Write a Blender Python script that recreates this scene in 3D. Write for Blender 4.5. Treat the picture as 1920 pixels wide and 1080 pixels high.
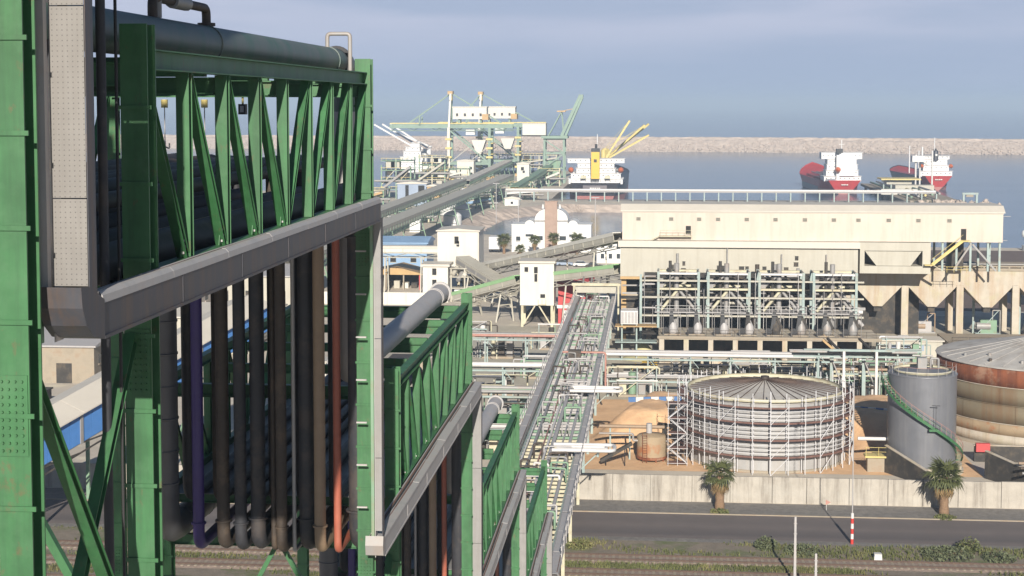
import bpy, math, random
from mathutils import Vector, Matrix

R = math.radians
rnd = random.Random(7)
scn = bpy.context.scene
for o in list(bpy.data.objects):
    bpy.data.objects.remove(o)
col = scn.collection

# ---------------------------------------------------------------- camera
# site axes: +Y runs along the pipe bridge towards the harbour, +X to the right, ground z = 0, sea z = -3
cam_d = bpy.data.cameras.new('camera')
cam_d.lens = 56.25
cam_d.sensor_width = 36.0
cam_d.shift_y = -140.0 / 1920.0
cam_d.clip_start = 0.5
cam_d.clip_end = 80000.0
cam = bpy.data.objects.new('camera', cam_d)
cam.location = (0.0, 0.0, 42.0)
cam.rotation_euler = (R(90.0 - 3.909), 0.0, R(5.143))
col.objects.link(cam)
scn.camera = cam

# ---------------------------------------------------------------- world and sun
SUN_TO = Vector((0.10, -1.0, 0.41)).normalized()       # towards the sun: behind the camera, a little to the right
SUN_ELEV = math.asin(SUN_TO.z)
SUN_AZ = math.atan2(SUN_TO.x, SUN_TO.y)                # clockwise from +Y
world = bpy.data.worlds.new('World')
scn.world = world
world.use_nodes = True
nt = world.node_tree
nt.nodes.clear()
out = nt.nodes.new('ShaderNodeOutputWorld')
bg = nt.nodes.new('ShaderNodeBackground')
bg.inputs['Strength'].default_value = 0.050
sky = nt.nodes.new('ShaderNodeTexSky')
sky.sky_type = 'NISHITA'
sky.sun_disc = False
sky.sun_elevation = SUN_ELEV
sky.sun_rotation = SUN_AZ
sky.air_density = 0.8
sky.dust_density = 0.2
sky.ozone_density = 2.0
# a grey blue bank of sea haze low down and thin pale cloud above it, the same all round
tc = nt.nodes.new('ShaderNodeTexCoord')
sep = nt.nodes.new('ShaderNodeSeparateXYZ')
nt.links.new(tc.outputs['Generated'], sep.inputs[0])
mp = nt.nodes.new('ShaderNodeMapping')
mp.inputs['Scale'].default_value = (2.6, 2.6, 20.0)
nz = nt.nodes.new('ShaderNodeTexNoise')
nz.inputs['Scale'].default_value = 1.5
nz.inputs['Detail'].default_value = 5.0
nz.inputs['Roughness'].default_value = 0.5
nt.links.new(tc.outputs['Generated'], mp.inputs['Vector'])
nt.links.new(mp.outputs['Vector'], nz.inputs['Vector'])
def rng(src, a, b, c, d):
    n_ = nt.nodes.new('ShaderNodeMapRange')
    n_.interpolation_type = 'SMOOTHSTEP'
    for k, v in (('From Min', a), ('From Max', b), ('To Min', c), ('To Max', d)): n_.inputs[k].default_value = v
    nt.links.new(src, n_.inputs['Value'])
    return n_.outputs['Result']
def mixc(fac, A, B):
    m_ = nt.nodes.new('ShaderNodeMix'); m_.data_type = 'RGBA'
    nt.links.new(fac, m_.inputs['Factor'])
    for k, v in (('A', A), ('B', B)):
        if isinstance(v, tuple): m_.inputs[k].default_value = v
        else: nt.links.new(v, m_.inputs[k])
    return m_.outputs['Result']
cloud = mixc(rng(nz.outputs['Fac'], 0.38, 0.66, 0.0, 1.0), (5.5, 6.5, 8.9, 1), (7.5, 8.0, 10.2, 1))
upper = mixc(rng(sep.outputs['Z'], 0.06, 0.20, 0.95, 0.02), sky.outputs['Color'], cloud)
low = mixc(rng(sep.outputs['Z'], -0.01, 0.07, 1.0, 0.0), upper, (5.0, 6.3, 8.8, 1))
nt.links.new(low, bg.inputs['Color'])
nt.links.new(bg.outputs['Background'], out.inputs['Surface'])

sun_d = bpy.data.lights.new('sun', 'SUN')
sun_d.energy = 5.0
sun_d.angle = R(0.55)
sun_d.color = (1.0, 0.93, 0.82)
sun = bpy.data.objects.new('sun', sun_d)
sun.rotation_euler = SUN_TO.to_track_quat('Z', 'Y').to_euler()
sun.location = (0, -50, 120)
col.objects.link(sun)

scn.view_settings.view_transform = 'Standard'
scn.view_settings.look = 'None'
scn.view_settings.exposure = 0.55
scn.view_settings.gamma = 1.0
scn.view_settings.use_curve_mapping = False
scn.render.engine = 'CYCLES'
scn.cycles.max_bounces = 6
scn.cycles.diffuse_bounces = 3
scn.cycles.glossy_bounces = 3
scn.cycles.volume_bounces = 0

# ---------------------------------------------------------------- object helpers
def tag(o, label=None, cat=None, group=None, kind=None):
    if label: o['label'] = label
    if cat: o['category'] = cat
    if group: o['group'] = group
    if kind: o['kind'] = kind
    return o

def thing(name, label, cat, loc=(0, 0, 0), group=None, rz=0.0):
    o = bpy.data.objects.new(name, None)
    o.empty_display_size = 0.5
    o.location = loc
    o.rotation_euler = (0, 0, rz)
    col.objects.link(o)
    return tag(o, label, cat, group)

def wloc(o):
    v = Vector((0, 0, 0))
    while o is not None:
        v += o.location
        o = o.parent
    return v

def put(name, mesh, parent=None, loc=(0, 0, 0), rot=(0, 0, 0), scale=(1, 1, 1)):
    o = bpy.data.objects.new(name, mesh)
    o.location = loc
    o.rotation_euler = rot
    o.scale = scale
    o.parent = parent
    col.objects.link(o)
    return o

def copy_tree(o, parent=None, kids=None):
    c = o.copy()
    c.parent = parent
    col.objects.link(c)
    for ch in list(o.children):
        copy_tree(ch, c)
    return c

class MB:
    """collects faces and links them as one mesh object"""
    def __init__(self):
        self.v = []; self.f = []; self.s = []; self.mi = []; self.cur = 0
    def add(self, vs, fs, smooth=False):
        n = len(self.v)
        self.v.extend([tuple(p) for p in vs])
        for f in fs:
            self.f.append(tuple(i + n for i in f)); self.s.append(smooth); self.mi.append(self.cur)
        return self
    def box(self, x0, x1, y0, y1, z0, z1):
        vs = [(x0,y0,z0),(x1,y0,z0),(x1,y1,z0),(x0,y1,z0),(x0,y0,z1),(x1,y0,z1),(x1,y1,z1),(x0,y1,z1)]
        return self.add(vs, [(0,3,2,1),(4,5,6,7),(0,1,5,4),(1,2,6,5),(2,3,7,6),(3,0,4,7)])
    def beam(self, p, q, w, h, n=None):
        """box from p to q; h is its size along n (projected), w across"""
        p = Vector(p); q = Vector(q); d = (q - p).normalized()
        n = Vector(n) if n is not None else Vector((0, 0, 1))
        if abs(d.dot(n)) > 0.95: n = Vector((0, 1, 0))
        s = d.cross(n).normalized(); n = s.cross(d).normalized()
        vs = []
        for e in (p, q):
            for a, b in ((-1,-1),(1,-1),(1,1),(-1,1)):
                vs.append(e + s * (a * w / 2) + n * (b * h / 2))
        return self.add(vs, [(3,2,1,0),(4,5,6,7),(0,1,5,4),(1,2,6,5),(2,3,7,6),(3,0,4,7)])
    def ibeam(self, p, q, depth, width, n, tf=0.022, tw=0.016):
        p = Vector(p); q = Vector(q); d = (q - p).normalized(); n = Vector(n)
        s = d.cross(n).normalized(); n = s.cross(d).normalized()
        for k in (-1, 1):
            o = n * (k * (depth - tf) / 2)
            self.beam(p + o, q + o, width, tf, n)
        self.beam(p, q, tw, depth - 2 * tf, n)
        return self
    def tube(self, p, q, r, n=10, r2=None, cap=True):
        p = Vector(p); q = Vector(q); d = (q - p).normalized()
        a = Vector((0, 0, 1)) if abs(d.z) < 0.9 else Vector((1, 0, 0))
        s = d.cross(a).normalized(); t = s.cross(d)
        r2 = r if r2 is None else r2
        vs = []
        for e, rr in ((p, r), (q, r2)):
            for i in range(n):
                an = 2 * math.pi * i / n
                vs.append(e + s * (rr * math.cos(an)) + t * (rr * math.sin(an)))
        self.add(vs, [(i, n + i, n + (i + 1) % n, (i + 1) % n) for i in range(n)], True)
        if cap:
            self.add(vs[:n], [tuple(range(n))])
            self.add(vs[n:], [tuple(reversed(range(n)))])
        return self
    def path(self, pts, r, n=10, bend=None, seg=5):
        """tube along a polyline with rounded corners"""
        P = [Vector(p) for p in pts]
        bend = bend if bend is not None else 1.6 * r
        line = [P[0]]
        for i in range(1, len(P) - 1):
            a = (P[i-1] - P[i]); b = (P[i+1] - P[i])
            k = min(bend, a.length * 0.45, b.length * 0.45)
            A = P[i] + a.normalized() * k; B = P[i] + b.normalized() * k
            for j in range(seg + 1):
                t = j / seg
                line.append(A.lerp(P[i], t).lerp(P[i].lerp(B, t), t))
        line.append(P[-1])
        s = None; rings = []
        for i, c in enumerate(line):
            d = (line[min(i+1, len(line)-1)] - line[max(i-1, 0)]).normalized()
            if s is None:
                a = Vector((0, 0, 1)) if abs(d.z) < 0.9 else Vector((1, 0, 0))
                s = d.cross(a).normalized()
            else:
                s = (s - d * s.dot(d)).normalized()
            t = s.cross(d)
            rings.append([c + s * (r * math.cos(2*math.pi*j/n)) + t * (r * math.sin(2*math.pi*j/n)) for j in range(n)])
        vs = [v for g in rings for v in g]; fs = []
        for i in range(len(rings) - 1):
            for j in range(n):
                fs.append((i*n + j, (i+1)*n + j, (i+1)*n + (j+1) % n, i*n + (j+1) % n))
        self.add(vs, fs, True)
        self.add(rings[0], [tuple(range(n))]); self.add(rings[-1], [tuple(reversed(range(n)))])
        return self
    def lathe(self, prof, c, n=32, a0=0.0, a1=360.0, smooth=True):
        full = abs(a1 - a0 - 360) < 1e-6
        m = n if full else n + 1
        vs = []
        for (r, z) in prof:
            for i in range(m):
                a = R(a0 + (a1 - a0) * i / n)
                vs.append((c[0] + r * math.cos(a), c[1] + r * math.sin(a), c[2] + z))
        fs = []
        for k in range(len(prof) - 1):
            for i in range(n):
                j = (i + 1) % m
                fs.append((k*m + i, k*m + j, (k+1)*m + j, (k+1)*m + i))
        return self.add(vs, fs, smooth)
    def prism(self, poly, axis, a, b):
        """polygon in the two other axes, extruded from a to b along 'x', 'y' or 'z'"""
        def pt(u, w, t):
            return {'x': (t, u, w), 'y': (u, t, w), 'z': (u, w, t)}[axis]
        n = len(poly)
        vs = [pt(u, w, a) for u, w in poly] + [pt(u, w, b) for u, w in poly]
        fs = [tuple(range(n)), tuple(reversed(range(n, 2*n)))]
        fs += [(i, (i+1) % n, n + (i+1) % n, n + i) for i in range(n)]
        return self.add(vs, fs)
    def ico(self, c, r, jag=0.0, sq=(1, 1, 1)):
        t = (1 + 5 ** 0.5) / 2
        V = [(-1,t,0),(1,t,0),(-1,-t,0),(1,-t,0),(0,-1,t),(0,1,t),(0,-1,-t),(0,1,-t),(t,0,-1),(t,0,1),(-t,0,-1),(-t,0,1)]
        Fc = [(0,11,5),(0,5,1),(0,1,7),(0,7,10),(0,10,11),(1,5,9),(5,11,4),(11,10,2),(10,7,6),(7,1,8),(3,9,4),(3,4,2),(3,2,6),(3,6,8),(3,8,9),(4,9,5),(2,4,11),(6,2,10),(8,6,7),(9,8,1)]
        vs = []
        for p in V:
            k = r / 1.902 * (1 + rnd.uniform(-jag, jag))
            vs.append((c[0] + p[0]*k*sq[0], c[1] + p[1]*k*sq[1], c[2] + p[2]*k*sq[2]))
        return self.add(vs, Fc)
    def mesh(self, name, mat, off=(0, 0, 0)):
        me = bpy.data.meshes.new(name)
        ox, oy, oz = off
        me.from_pydata([(x - ox, y - oy, z - oz) for x, y, z in self.v], [], self.f)
        mats = mat if isinstance(mat, (list, tuple)) else [mat]
        for m in mats: me.materials.append(m)
        me.polygons.foreach_set('use_smooth', self.s)
        if len(mats) > 1: me.polygons.foreach_set('material_index', self.mi)
        me.update()
        # consistent outward normals
        import bmesh
        if len(self.f) < 4000:
            bm = bmesh.new(); bm.from_mesh(me)
            bmesh.ops.recalc_face_normals(bm, faces=bm.faces)
            bm.to_mesh(me); bm.free()
        return me
    def build(self, name, mat, parent=None, local=False):
        off = (0, 0, 0) if (local or parent is None) else wloc(parent)
        return put(name, self.mesh(name, mat, off), parent)

# ---------------------------------------------------------------- materials
def M(name, c, rough=0.6, metal=0.0, var=0.14, scale=0.6, streak=None, sfac=0.5, sscale=1.5, spots=None, pfac=0.5, pscale=0.5, bump=0.0, bscale=8.0, specks=None, kfac=0.6, kscale=7.0):
    ALB = 0.78
    c = tuple(v * ALB for v in c)
    streak = tuple(v * ALB for v in streak) if streak else None
    spots = tuple(v * ALB for v in spots) if spots else None
    specks = tuple(v * ALB for v in specks) if specks else None
    m = bpy.data.materials.new(name)
    m.use_nodes = True
    t = m.node_tree; N = t.nodes; L = t.links
    b = N['Principled BSDF']
    b.inputs['Roughness'].default_value = rough
    b.inputs['Metallic'].default_value = metal
    geo = N.new('ShaderNodeNewGeometry')
    n1 = N.new('ShaderNodeTexNoise')
    n1.inputs['Scale'].default_value = scale; n1.inputs['Detail'].default_value = 6.0; n1.inputs['Roughness'].default_value = 0.65
    L.new(geo.outputs['Position'], n1.inputs['Vector'])
    r1 = N.new('ShaderNodeMapRange')
    r1.inputs['From Min'].default_value = 0.28; r1.inputs['From Max'].default_value = 0.72
    r1.inputs['To Min'].default_value = 1 - var; r1.inputs['To Max'].default_value = 1 + var * 0.7
    L.new(n1.outputs['Fac'], r1.inputs['Value'])
    mul = N.new('ShaderNodeVectorMath'); mul.operation = 'SCALE'
    mul.inputs[0].default_value = c
    L.new(r1.outputs['Result'], mul.inputs['Scale'])
    cur = mul.outputs['Vector']
    def layer(cur, colr, fac, sc, vec_scale, lo, hi):
        mpn = N.new('ShaderNodeMapping'); mpn.inputs['Scale'].default_value = vec_scale
        L.new(geo.outputs['Position'], mpn.inputs['Vector'])
        nn = N.new('ShaderNodeTexNoise'); nn.inputs['Scale'].default_value = sc; nn.inputs['Detail'].default_value = 5.0; nn.inputs['Roughness'].default_value = 0.7
        L.new(mpn.outputs['Vector'], nn.inputs['Vector'])
        rr = N.new('ShaderNodeMapRange'); rr.inputs['From Min'].default_value = lo; rr.inputs['From Max'].default_value = hi
        rr.inputs['To Max'].default_value = fac
        L.new(nn.outputs['Fac'], rr.inputs['Value'])
        mm = N.new('ShaderNodeMix'); mm.data_type = 'RGBA'
        L.new(rr.outputs['Result'], mm.inputs['Factor'])
        L.new(cur, mm.inputs['A']); mm.inputs['B'].default_value = (*colr, 1)
        return mm.outputs['Result']
    if streak: cur = layer(cur, streak, sfac, sscale, (1, 1, 0.07), 0.46, 0.66)
    if spots: cur = layer(cur, spots, pfac, pscale, (1, 1, 1), 0.50, 0.64)
    if specks: cur = layer(cur, specks, kfac, kscale, (1, 1, 0.6), 0.60, 0.70)
    L.new(cur, b.inputs['Base Color'])
    rv = N.new('ShaderNodeMapRange'); rv.inputs['To Min'].default_value = max(0.05, rough - 0.12); rv.inputs['To Max'].default_value = min(1.0, rough + 0.14)
    L.new(n1.outputs['Fac'], rv.inputs['Value']); L.new(rv.outputs['Result'], b.inputs['Roughness'])
    if bump:
        nb = N.new('ShaderNodeTexNoise'); nb.inputs['Scale'].default_value = bscale; nb.inputs['Detail'].default_value = 4.0
        L.new(geo.outputs['Position'], nb.inputs['Vector'])
        bp = N.new('ShaderNodeBump'); bp.inputs['Strength'].default_value = bump; bp.inputs['Distance'].default_value = 0.2
        L.new(nb.outputs['Fac'], bp.inputs['Height']); L.new(bp.outputs['Normal'], b.inputs['Normal'])
    return m

G_GREEN = M('green_paint', (0.050, 0.178, 0.066), 0.5, var=0.26, scale=1.2, spots=(0.085, 0.20, 0.095), pfac=0.4, pscale=1.6, streak=(0.028, 0.08, 0.036), sfac=0.55, sscale=2.6, specks=(0.17, 0.09, 0.05), kfac=0.55, kscale=3.5)
G_PALE = M('faded_green_paint', (0.22, 0.36, 0.24), 0.55, spots=(0.30, 0.20, 0.12), pfac=0.35, pscale=0.8)
G_TEAL = M('pale_teal_paint', (0.36, 0.45, 0.43), 0.5, spots=(0.40, 0.30, 0.2), pfac=0.4)
G_CRANE = M('crane_green_paint', (0.24, 0.34, 0.27), 0.5, var=0.2, scale=0.2)
CREAM_STEEL = M('cream_paint_steel', (0.62, 0.58, 0.42), 0.55, spots=(0.35, 0.25, 0.15), pfac=0.4)
GALV = M('galvanised_steel', (0.48, 0.462, 0.455), 0.5, 0.0, var=0.16, scale=2.0, spots=(0.36, 0.26, 0.2), pfac=0.25, pscale=2.0)
GALV_SHADE = M('shaded_tray_steel', (0.075, 0.077, 0.092), 0.5, 0.0, var=0.35, scale=1.0, streak=(0.15, 0.095, 0.065), sfac=0.6, sscale=3.0, specks=(0.19, 0.12, 0.085), kfac=0.4, kscale=5.0)  # galvanised steel darkened to paint shade on tray sides and corner, plus rust
LAG = M('pipe_lagging_metal', (0.13, 0.13, 0.14), 0.5, 0.1, var=0.2, scale=1.5, streak=(0.16, 0.14, 0.13), sfac=0.5)
LAG_G = M('green_stained_lagging', (0.15, 0.18, 0.17), 0.5, 0.1, var=0.2, scale=1.0, streak=(0.07, 0.16, 0.12), sfac=0.75, sscale=2.2)
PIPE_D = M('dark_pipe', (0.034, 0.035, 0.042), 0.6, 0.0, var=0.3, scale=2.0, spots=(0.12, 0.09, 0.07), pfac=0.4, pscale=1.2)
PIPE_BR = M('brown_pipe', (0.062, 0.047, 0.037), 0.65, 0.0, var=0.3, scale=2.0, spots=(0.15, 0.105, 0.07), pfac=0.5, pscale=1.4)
PIPE_BG = M('beige_pipe', (0.36, 0.255, 0.165), 0.55, var=0.15, scale=2.0, streak=(0.30, 0.22, 0.17), sfac=0.5)
PIPE_PU = M('purple_pipe', (0.05, 0.028, 0.17), 0.45, var=0.15, scale=2.0)
PIPE_RE = M('orange_red_pipe', (0.42, 0.115, 0.07), 0.5, var=0.15, scale=3.0, streak=(0.45, 0.25, 0.18), sfac=0.5)
PIPE_PK = M('faded_pink_pipe', (0.50, 0.25, 0.20), 0.55, var=0.2, scale=3.0)
PIPE_WH = M('white_pipe', (0.72, 0.70, 0.68), 0.45, var=0.12, scale=1.0)
PIPE_GR = M('grey_pipe', (0.36, 0.35, 0.34), 0.5, 0.1, var=0.2, scale=1.0, spots=(0.30, 0.20, 0.14), pfac=0.45)
BLACK = M('black_metal', (0.025, 0.025, 0.028), 0.5)
CABLE_BR = M('brown_cable', (0.22, 0.13, 0.10), 0.7)
CABLE_BK = M('black_cable', (0.03, 0.03, 0.03), 0.6)
DARK = M('dark_opening', (0.03, 0.028, 0.026), 0.9)
DARKISH = M('sooty_shaded_steel', (0.06, 0.055, 0.05), 0.85, var=0.4, scale=0.8, spots=(0.16, 0.12, 0.08), pfac=0.5, pscale=0.8)  # soot tone; on interior walls and soffit it also paints deep shade
CREAM = M('cream_cladding', (0.67, 0.58, 0.49), 0.6, var=0.08, scale=0.25, streak=(0.47, 0.39, 0.31), sfac=0.4, sscale=0.9)
CREAM_ROOF = M('cream_roof_sheet', (0.66, 0.61, 0.53), 0.55, var=0.06, scale=0.3, streak=(0.6, 0.55, 0.45), sfac=0.2)
IVORY = M('ivory_cladding', (0.73, 0.705, 0.64), 0.6, var=0.05, scale=0.3, streak=(0.66, 0.60, 0.46), sfac=0.3, sscale=1.5)
GREIGE = M('greige_sheet', (0.53, 0.50, 0.42), 0.6, var=0.08, scale=0.3, streak=(0.40, 0.36, 0.28), sfac=0.4, sscale=1.0)
CONC = M('stained_concrete', (0.56, 0.50, 0.41), 0.85, var=0.15, scale=0.6, streak=(0.42, 0.26, 0.13), sfac=0.55, sscale=0.8, spots=(0.50, 0.46, 0.28), pfac=0.45, pscale=0.35, bump=0.15)
CONC_W = M('wall_concrete', (0.50, 0.455, 0.39), 0.85, var=0.16, scale=0.8, streak=(0.20, 0.17, 0.14), sfac=0.75, sscale=1.3, spots=(0.56, 0.53, 0.47), pfac=0.4, pscale=0.25, bump=0.2)
CONC_D = M('dusty_concrete', (0.40, 0.34, 0.26), 0.85, var=0.2, scale=0.5, spots=(0.30, 0.20, 0.13), pfac=0.5, bump=0.15)
WHITE = M('white_paint', (0.80, 0.80, 0.79), 0.5, var=0.05, scale=0.3, streak=(0.62, 0.58, 0.52), sfac=0.25, sscale=0.5)
WHITE_SH = M('ship_white_paint', (0.80, 0.80, 0.80), 0.45, var=0.05, scale=0.1, streak=(0.60, 0.52, 0.44), sfac=0.3, sscale=0.35)
SHIP_RED = M('ship_red_paint', (0.50, 0.045, 0.045), 0.45, var=0.12, scale=0.15, streak=(0.30, 0.05, 0.04), sfac=0.35, sscale=0.4)
SHIP_BOOT = M('faded_red_bottom_paint', (0.52, 0.22, 0.20), 0.6, var=0.15, scale=0.2)
SHIP_BLK = M('ship_dark_hull', (0.045, 0.045, 0.055), 0.45, var=0.2, scale=0.2)
SHIP_GREY = M('ship_grey_hull', (0.20, 0.21, 0.26), 0.5, var=0.15, scale=0.2)
ORANGE = M('lifeboat_orange', (0.70, 0.17, 0.06), 0.45)
YELLOW = M('yellow_paint', (0.78, 0.50, 0.05), 0.5, var=0.1)
YEL_PALE = M('pale_yellow_paint', (0.74, 0.60, 0.22), 0.5, var=0.15, spots=(0.4, 0.28, 0.14), pfac=0.3)
ORANGE_P = M('ochre_paint', (0.55, 0.36, 0.16), 0.55, var=0.15)
BLUE = M('blue_sheet', (0.07, 0.20, 0.52), 0.5, var=0.10, scale=0.6)
BLUE_L = M('light_blue_sheet', (0.27, 0.42, 0.62), 0.55, var=0.12, scale=0.2)
BLUE_G = M('blue_grey_sheet', (0.33, 0.40, 0.52), 0.55, var=0.12, scale=0.2)
KERB_B = M('kerb_blue', (0.07, 0.18, 0.42), 0.6, var=0.15, scale=2)
KERB_W = M('kerb_white', (0.74, 0.73, 0.70), 0.6, var=0.12, scale=2)
RED_B = M('red_sheet', (0.55, 0.07, 0.07), 0.55, var=0.12, scale=0.4)
RED_P = M('red_band_paint', (0.62, 0.05, 0.04), 0.5)
TANK_G = M('grey_tank_paint', (0.19, 0.195, 0.215), 0.42, 0.15, var=0.10, scale=0.6, streak=(0.29, 0.28, 0.28), sfac=0.35, sscale=1.2)
TANK_S = M('aluminium_cladding', (0.44, 0.435, 0.43), 0.5, 0.1, var=0.10, scale=0.5, streak=(0.42, 0.36, 0.30), sfac=0.35, sscale=0.8)
TANK_R = M('roof_sheet_grey', (0.56, 0.53, 0.49), 0.7, var=0.16, scale=0.5, spots=(0.30, 0.24, 0.19), pfac=0.45, pscale=0.4)
RUST = M('deep_rust', (0.27, 0.085, 0.035), 0.85, var=0.3, scale=0.8, streak=(0.13, 0.04, 0.02), sfac=0.7, sscale=0.9, spots=(0.55, 0.42, 0.30), pfac=0.35, pscale=0.5)
RUST_M = M('weathered_tank_plate', (0.225, 0.185, 0.12), 0.75, var=0.15, scale=0.4, streak=(0.20, 0.10, 0.04), sfac=0.7, sscale=0.45)
RUST_L = M('patchy_rust_plate', (0.40, 0.30, 0.19), 0.8, var=0.15, scale=0.5, spots=(0.40, 0.14, 0.045), pfac=0.85, pscale=0.45)
TRAYV = M('vertical_tray_cover', (0.31, 0.30, 0.295), 0.55, 0.0, var=0.14, scale=1.5, streak=(0.24, 0.22, 0.20), sfac=0.4, sscale=4.0)
SCAF = M('scaffold_tube', (0.70, 0.69, 0.70), 0.5, 0.0, var=0.15, scale=2.0)
PLANK = M('scaffold_plank', (0.20, 0.105, 0.085), 0.8, var=0.3, scale=1.5)
SOIL = M('orange_earth', (0.86, 0.55, 0.31), 0.95, var=0.14, scale=0.35, spots=(0.62, 0.36, 0.20), pfac=0.45, pscale=0.3, bump=0.4, bscale=1.5)
ASPH = M('road_asphalt', (0.085, 0.078, 0.075), 0.85, var=0.14, scale=0.6, bump=0.1, bscale=20)
GRAVEL = M('gravel_verge', (0.23, 0.215, 0.20), 0.95, var=0.3, scale=1.6, spots=(0.33, 0.30, 0.26), pfac=0.4, pscale=0.5, bump=0.3, bscale=6)
BALLAST = M('track_ballast', (0.34, 0.26, 0.21), 0.95, var=0.3, scale=2.0, bump=0.4, bscale=8)
RAIL = M('rail_steel', (0.13, 0.085, 0.065), 0.6, 0.4, var=0.2, scale=1.0)
TRUNK = M('palm_trunk_fibre', (0.27, 0.17, 0.10), 0.9, var=0.35, scale=6.0)
FROND = M('palm_frond_green', (0.115, 0.13, 0.045), 0.65, var=0.35, scale=2.0)
FROND_D = M('dry_palm_frond', (0.30, 0.20, 0.09), 0.85, var=0.3, scale=3.0)
LEAF = M('bush_leaf', (0.13, 0.15, 0.075), 0.7, var=0.4, scale=1.2)
GRASS = M('verge_grass', (0.15, 0.165, 0.055), 0.8, var=0.4, scale=0.5, spots=(0.30, 0.25, 0.11), pfac=0.7, pscale=0.25)
ROCK = M('breakwater_rock', (0.55, 0.455, 0.385), 0.9, var=0.26, scale=0.3, spots=(0.42, 0.34, 0.29), pfac=0.5, pscale=0.18, bump=0.6, bscale=0.5)
GLASS = M('window_glass', (0.05, 0.06, 0.07), 0.15)
BROWN_ST = M('brown_stone', (0.42, 0.30, 0.24), 0.8, var=0.15, scale=0.8)

# perforated tray cover: rows of small punched holes
def perforated():
    m = M('perforated_cover', (0.27, 0.255, 0.24), 0.55, 0.0, var=0.12, scale=1.5, streak=(0.20, 0.18, 0.165), sfac=0.4, sscale=4.0)
    t = m.node_tree; N = t.nodes; L = t.links
    b = N['Principled BSDF']; src = b.inputs['Base Color'].links[0].from_socket
    geo = N.new('ShaderNodeNewGeometry'); sc = N.new('ShaderNodeVectorMath'); sc.operation = 'SCALE'; sc.inputs['Scale'].default_value = 1 / 0.066
    L.new(geo.outputs['Position'], sc.inputs[0])
    fr = N.new('ShaderNodeVectorMath'); fr.operation = 'FRACTION'; L.new(sc.outputs['Vector'], fr.inputs[0])
    sep = N.new('ShaderNodeSeparateXYZ'); L.new(fr.outputs['Vector'], sep.inputs[0])
    cmb = N.new('ShaderNodeCombineXYZ'); L.new(sep.outputs['X'], cmb.inputs['X']); L.new(sep.outputs['Z'], cmb.inputs['Y'])
    ds = N.new('ShaderNodeVectorMath'); ds.operation = 'DISTANCE'; ds.inputs[1].default_value = (0.5, 0.5, 0)
    L.new(cmb.outputs['Vector'], ds.inputs[0])
    lt = N.new('ShaderNodeMath'); lt.operation = 'LESS_THAN'; lt.inputs[1].default_value = 0.14; L.new(ds.outputs['Value'], lt.inputs[0])
    mm = N.new('ShaderNodeMix'); mm.data_type = 'RGBA'; mm.inputs['B'].default_value = (0.11, 0.105, 0.10, 1)
    L.new(lt.outputs['Value'], mm.inputs['Factor']); L.new(src, mm.inputs['A']); L.new(mm.outputs['Result'], b.inputs['Base Color'])
    return m
PERF = perforated()

# land surface: dust, concrete and oily patches by location
def land_mat():
    m = M('site_ground', (0.66, 0.585, 0.48), 0.95, var=0.18, scale=0.05, spots=(0.58, 0.52, 0.46), pfac=0.7, pscale=0.03, bump=0.2, bscale=1.0)
    t = m.node_tree; N = t.nodes; L = t.links
    b = N['Principled BSDF']; src = b.inputs['Base Color'].links[0].from_socket
    geo = N.new('ShaderNodeNewGeometry'); nn = N.new('ShaderNodeTexNoise'); nn.inputs['Scale'].default_value = 0.25; nn.inputs['Detail'].default_value = 6
    L.new(geo.outputs['Position'], nn.inputs['Vector'])
    rr = N.new('ShaderNodeMapRange'); rr.inputs['From Min'].default_value = 0.55; rr.inputs['From Max'].default_value = 0.66; rr.inputs['To Max'].default_value = 0.6
    L.new(nn.outputs['Fac'], rr.inputs['Value'])
    mm = N.new('ShaderNodeMix'); mm.data_type = 'RGBA'; mm.inputs['B'].default_value = (0.66, 0.60, 0.46, 1)
    L.new(rr.outputs['Result'], mm.inputs['Factor']); L.new(src, mm.inputs['A']); L.new(mm.outputs['Result'], b.inputs['Base Color'])
    return m
LAND = land_mat()

def verge_mat():
    m = M('verge_soil', (0.27, 0.225, 0.175), 0.95, var=0.25, scale=0.8, spots=(0.13, 0.17, 0.05), pfac=0.9, pscale=0.16, bump=0.4, bscale=4)
    return m
VERGE = verge_mat()

def water_mat():
    m = bpy.data.materials.new('sea_water'); m.use_nodes = True
    t = m.node_tree; N = t.nodes; L = t.links; b = N['Principled BSDF']
    b.inputs['Base Color'].default_value = (0.085, 0.13, 0.19, 1)
    b.inputs['Roughness'].default_value = 0.16
    b.inputs['IOR'].default_value = 1.33
    geo = N.new('ShaderNodeNewGeometry')
    mpn = N.new('ShaderNodeMapping'); mpn.inputs['Scale'].default_value = (0.35, 0.9, 1)
    L.new(geo.outputs['Position'], mpn.inputs['Vector'])
    n1 = N.new('ShaderNodeTexNoise'); n1.inputs['Scale'].default_value = 0.9; n1.inputs['Detail'].default_value = 6; n1.inputs['Roughness'].default_value = 0.6
    L.new(mpn.outputs['Vector'], n1.inputs['Vector'])
    mp2 = N.new('ShaderNodeMapping'); mp2.inputs['Scale'].default_value = (0.004, 0.030, 1)
    L.new(geo.outputs['Position'], mp2.inputs['Vector'])
    n2 = N.new('ShaderNodeTexNoise'); n2.inputs['Scale'].default_value = 1.0; n2.inputs['Detail'].default_value = 4
    L.new(mp2.outputs['Vector'], n2.inputs['Vector'])
    r2 = N.new('ShaderNodeMapRange'); r2.inputs['From Min'].default_value = 0.35; r2.inputs['From Max'].default_value = 0.65; r2.inputs['To Min'].default_value = 0.02; r2.inputs['To Max'].default_value = 0.26
    L.new(n2.outputs['Fac'], r2.inputs['Value'])
    bp = N.new('ShaderNodeBump'); bp.inputs['Distance'].default_value = 0.3
    L.new(r2.outputs['Result'], bp.inputs['Strength']); L.new(n1.outputs['Fac'], bp.inputs['Height'])
    L.new(bp.outputs['Normal'], b.inputs['Normal'])
    return m
WATER = water_mat()

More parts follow.
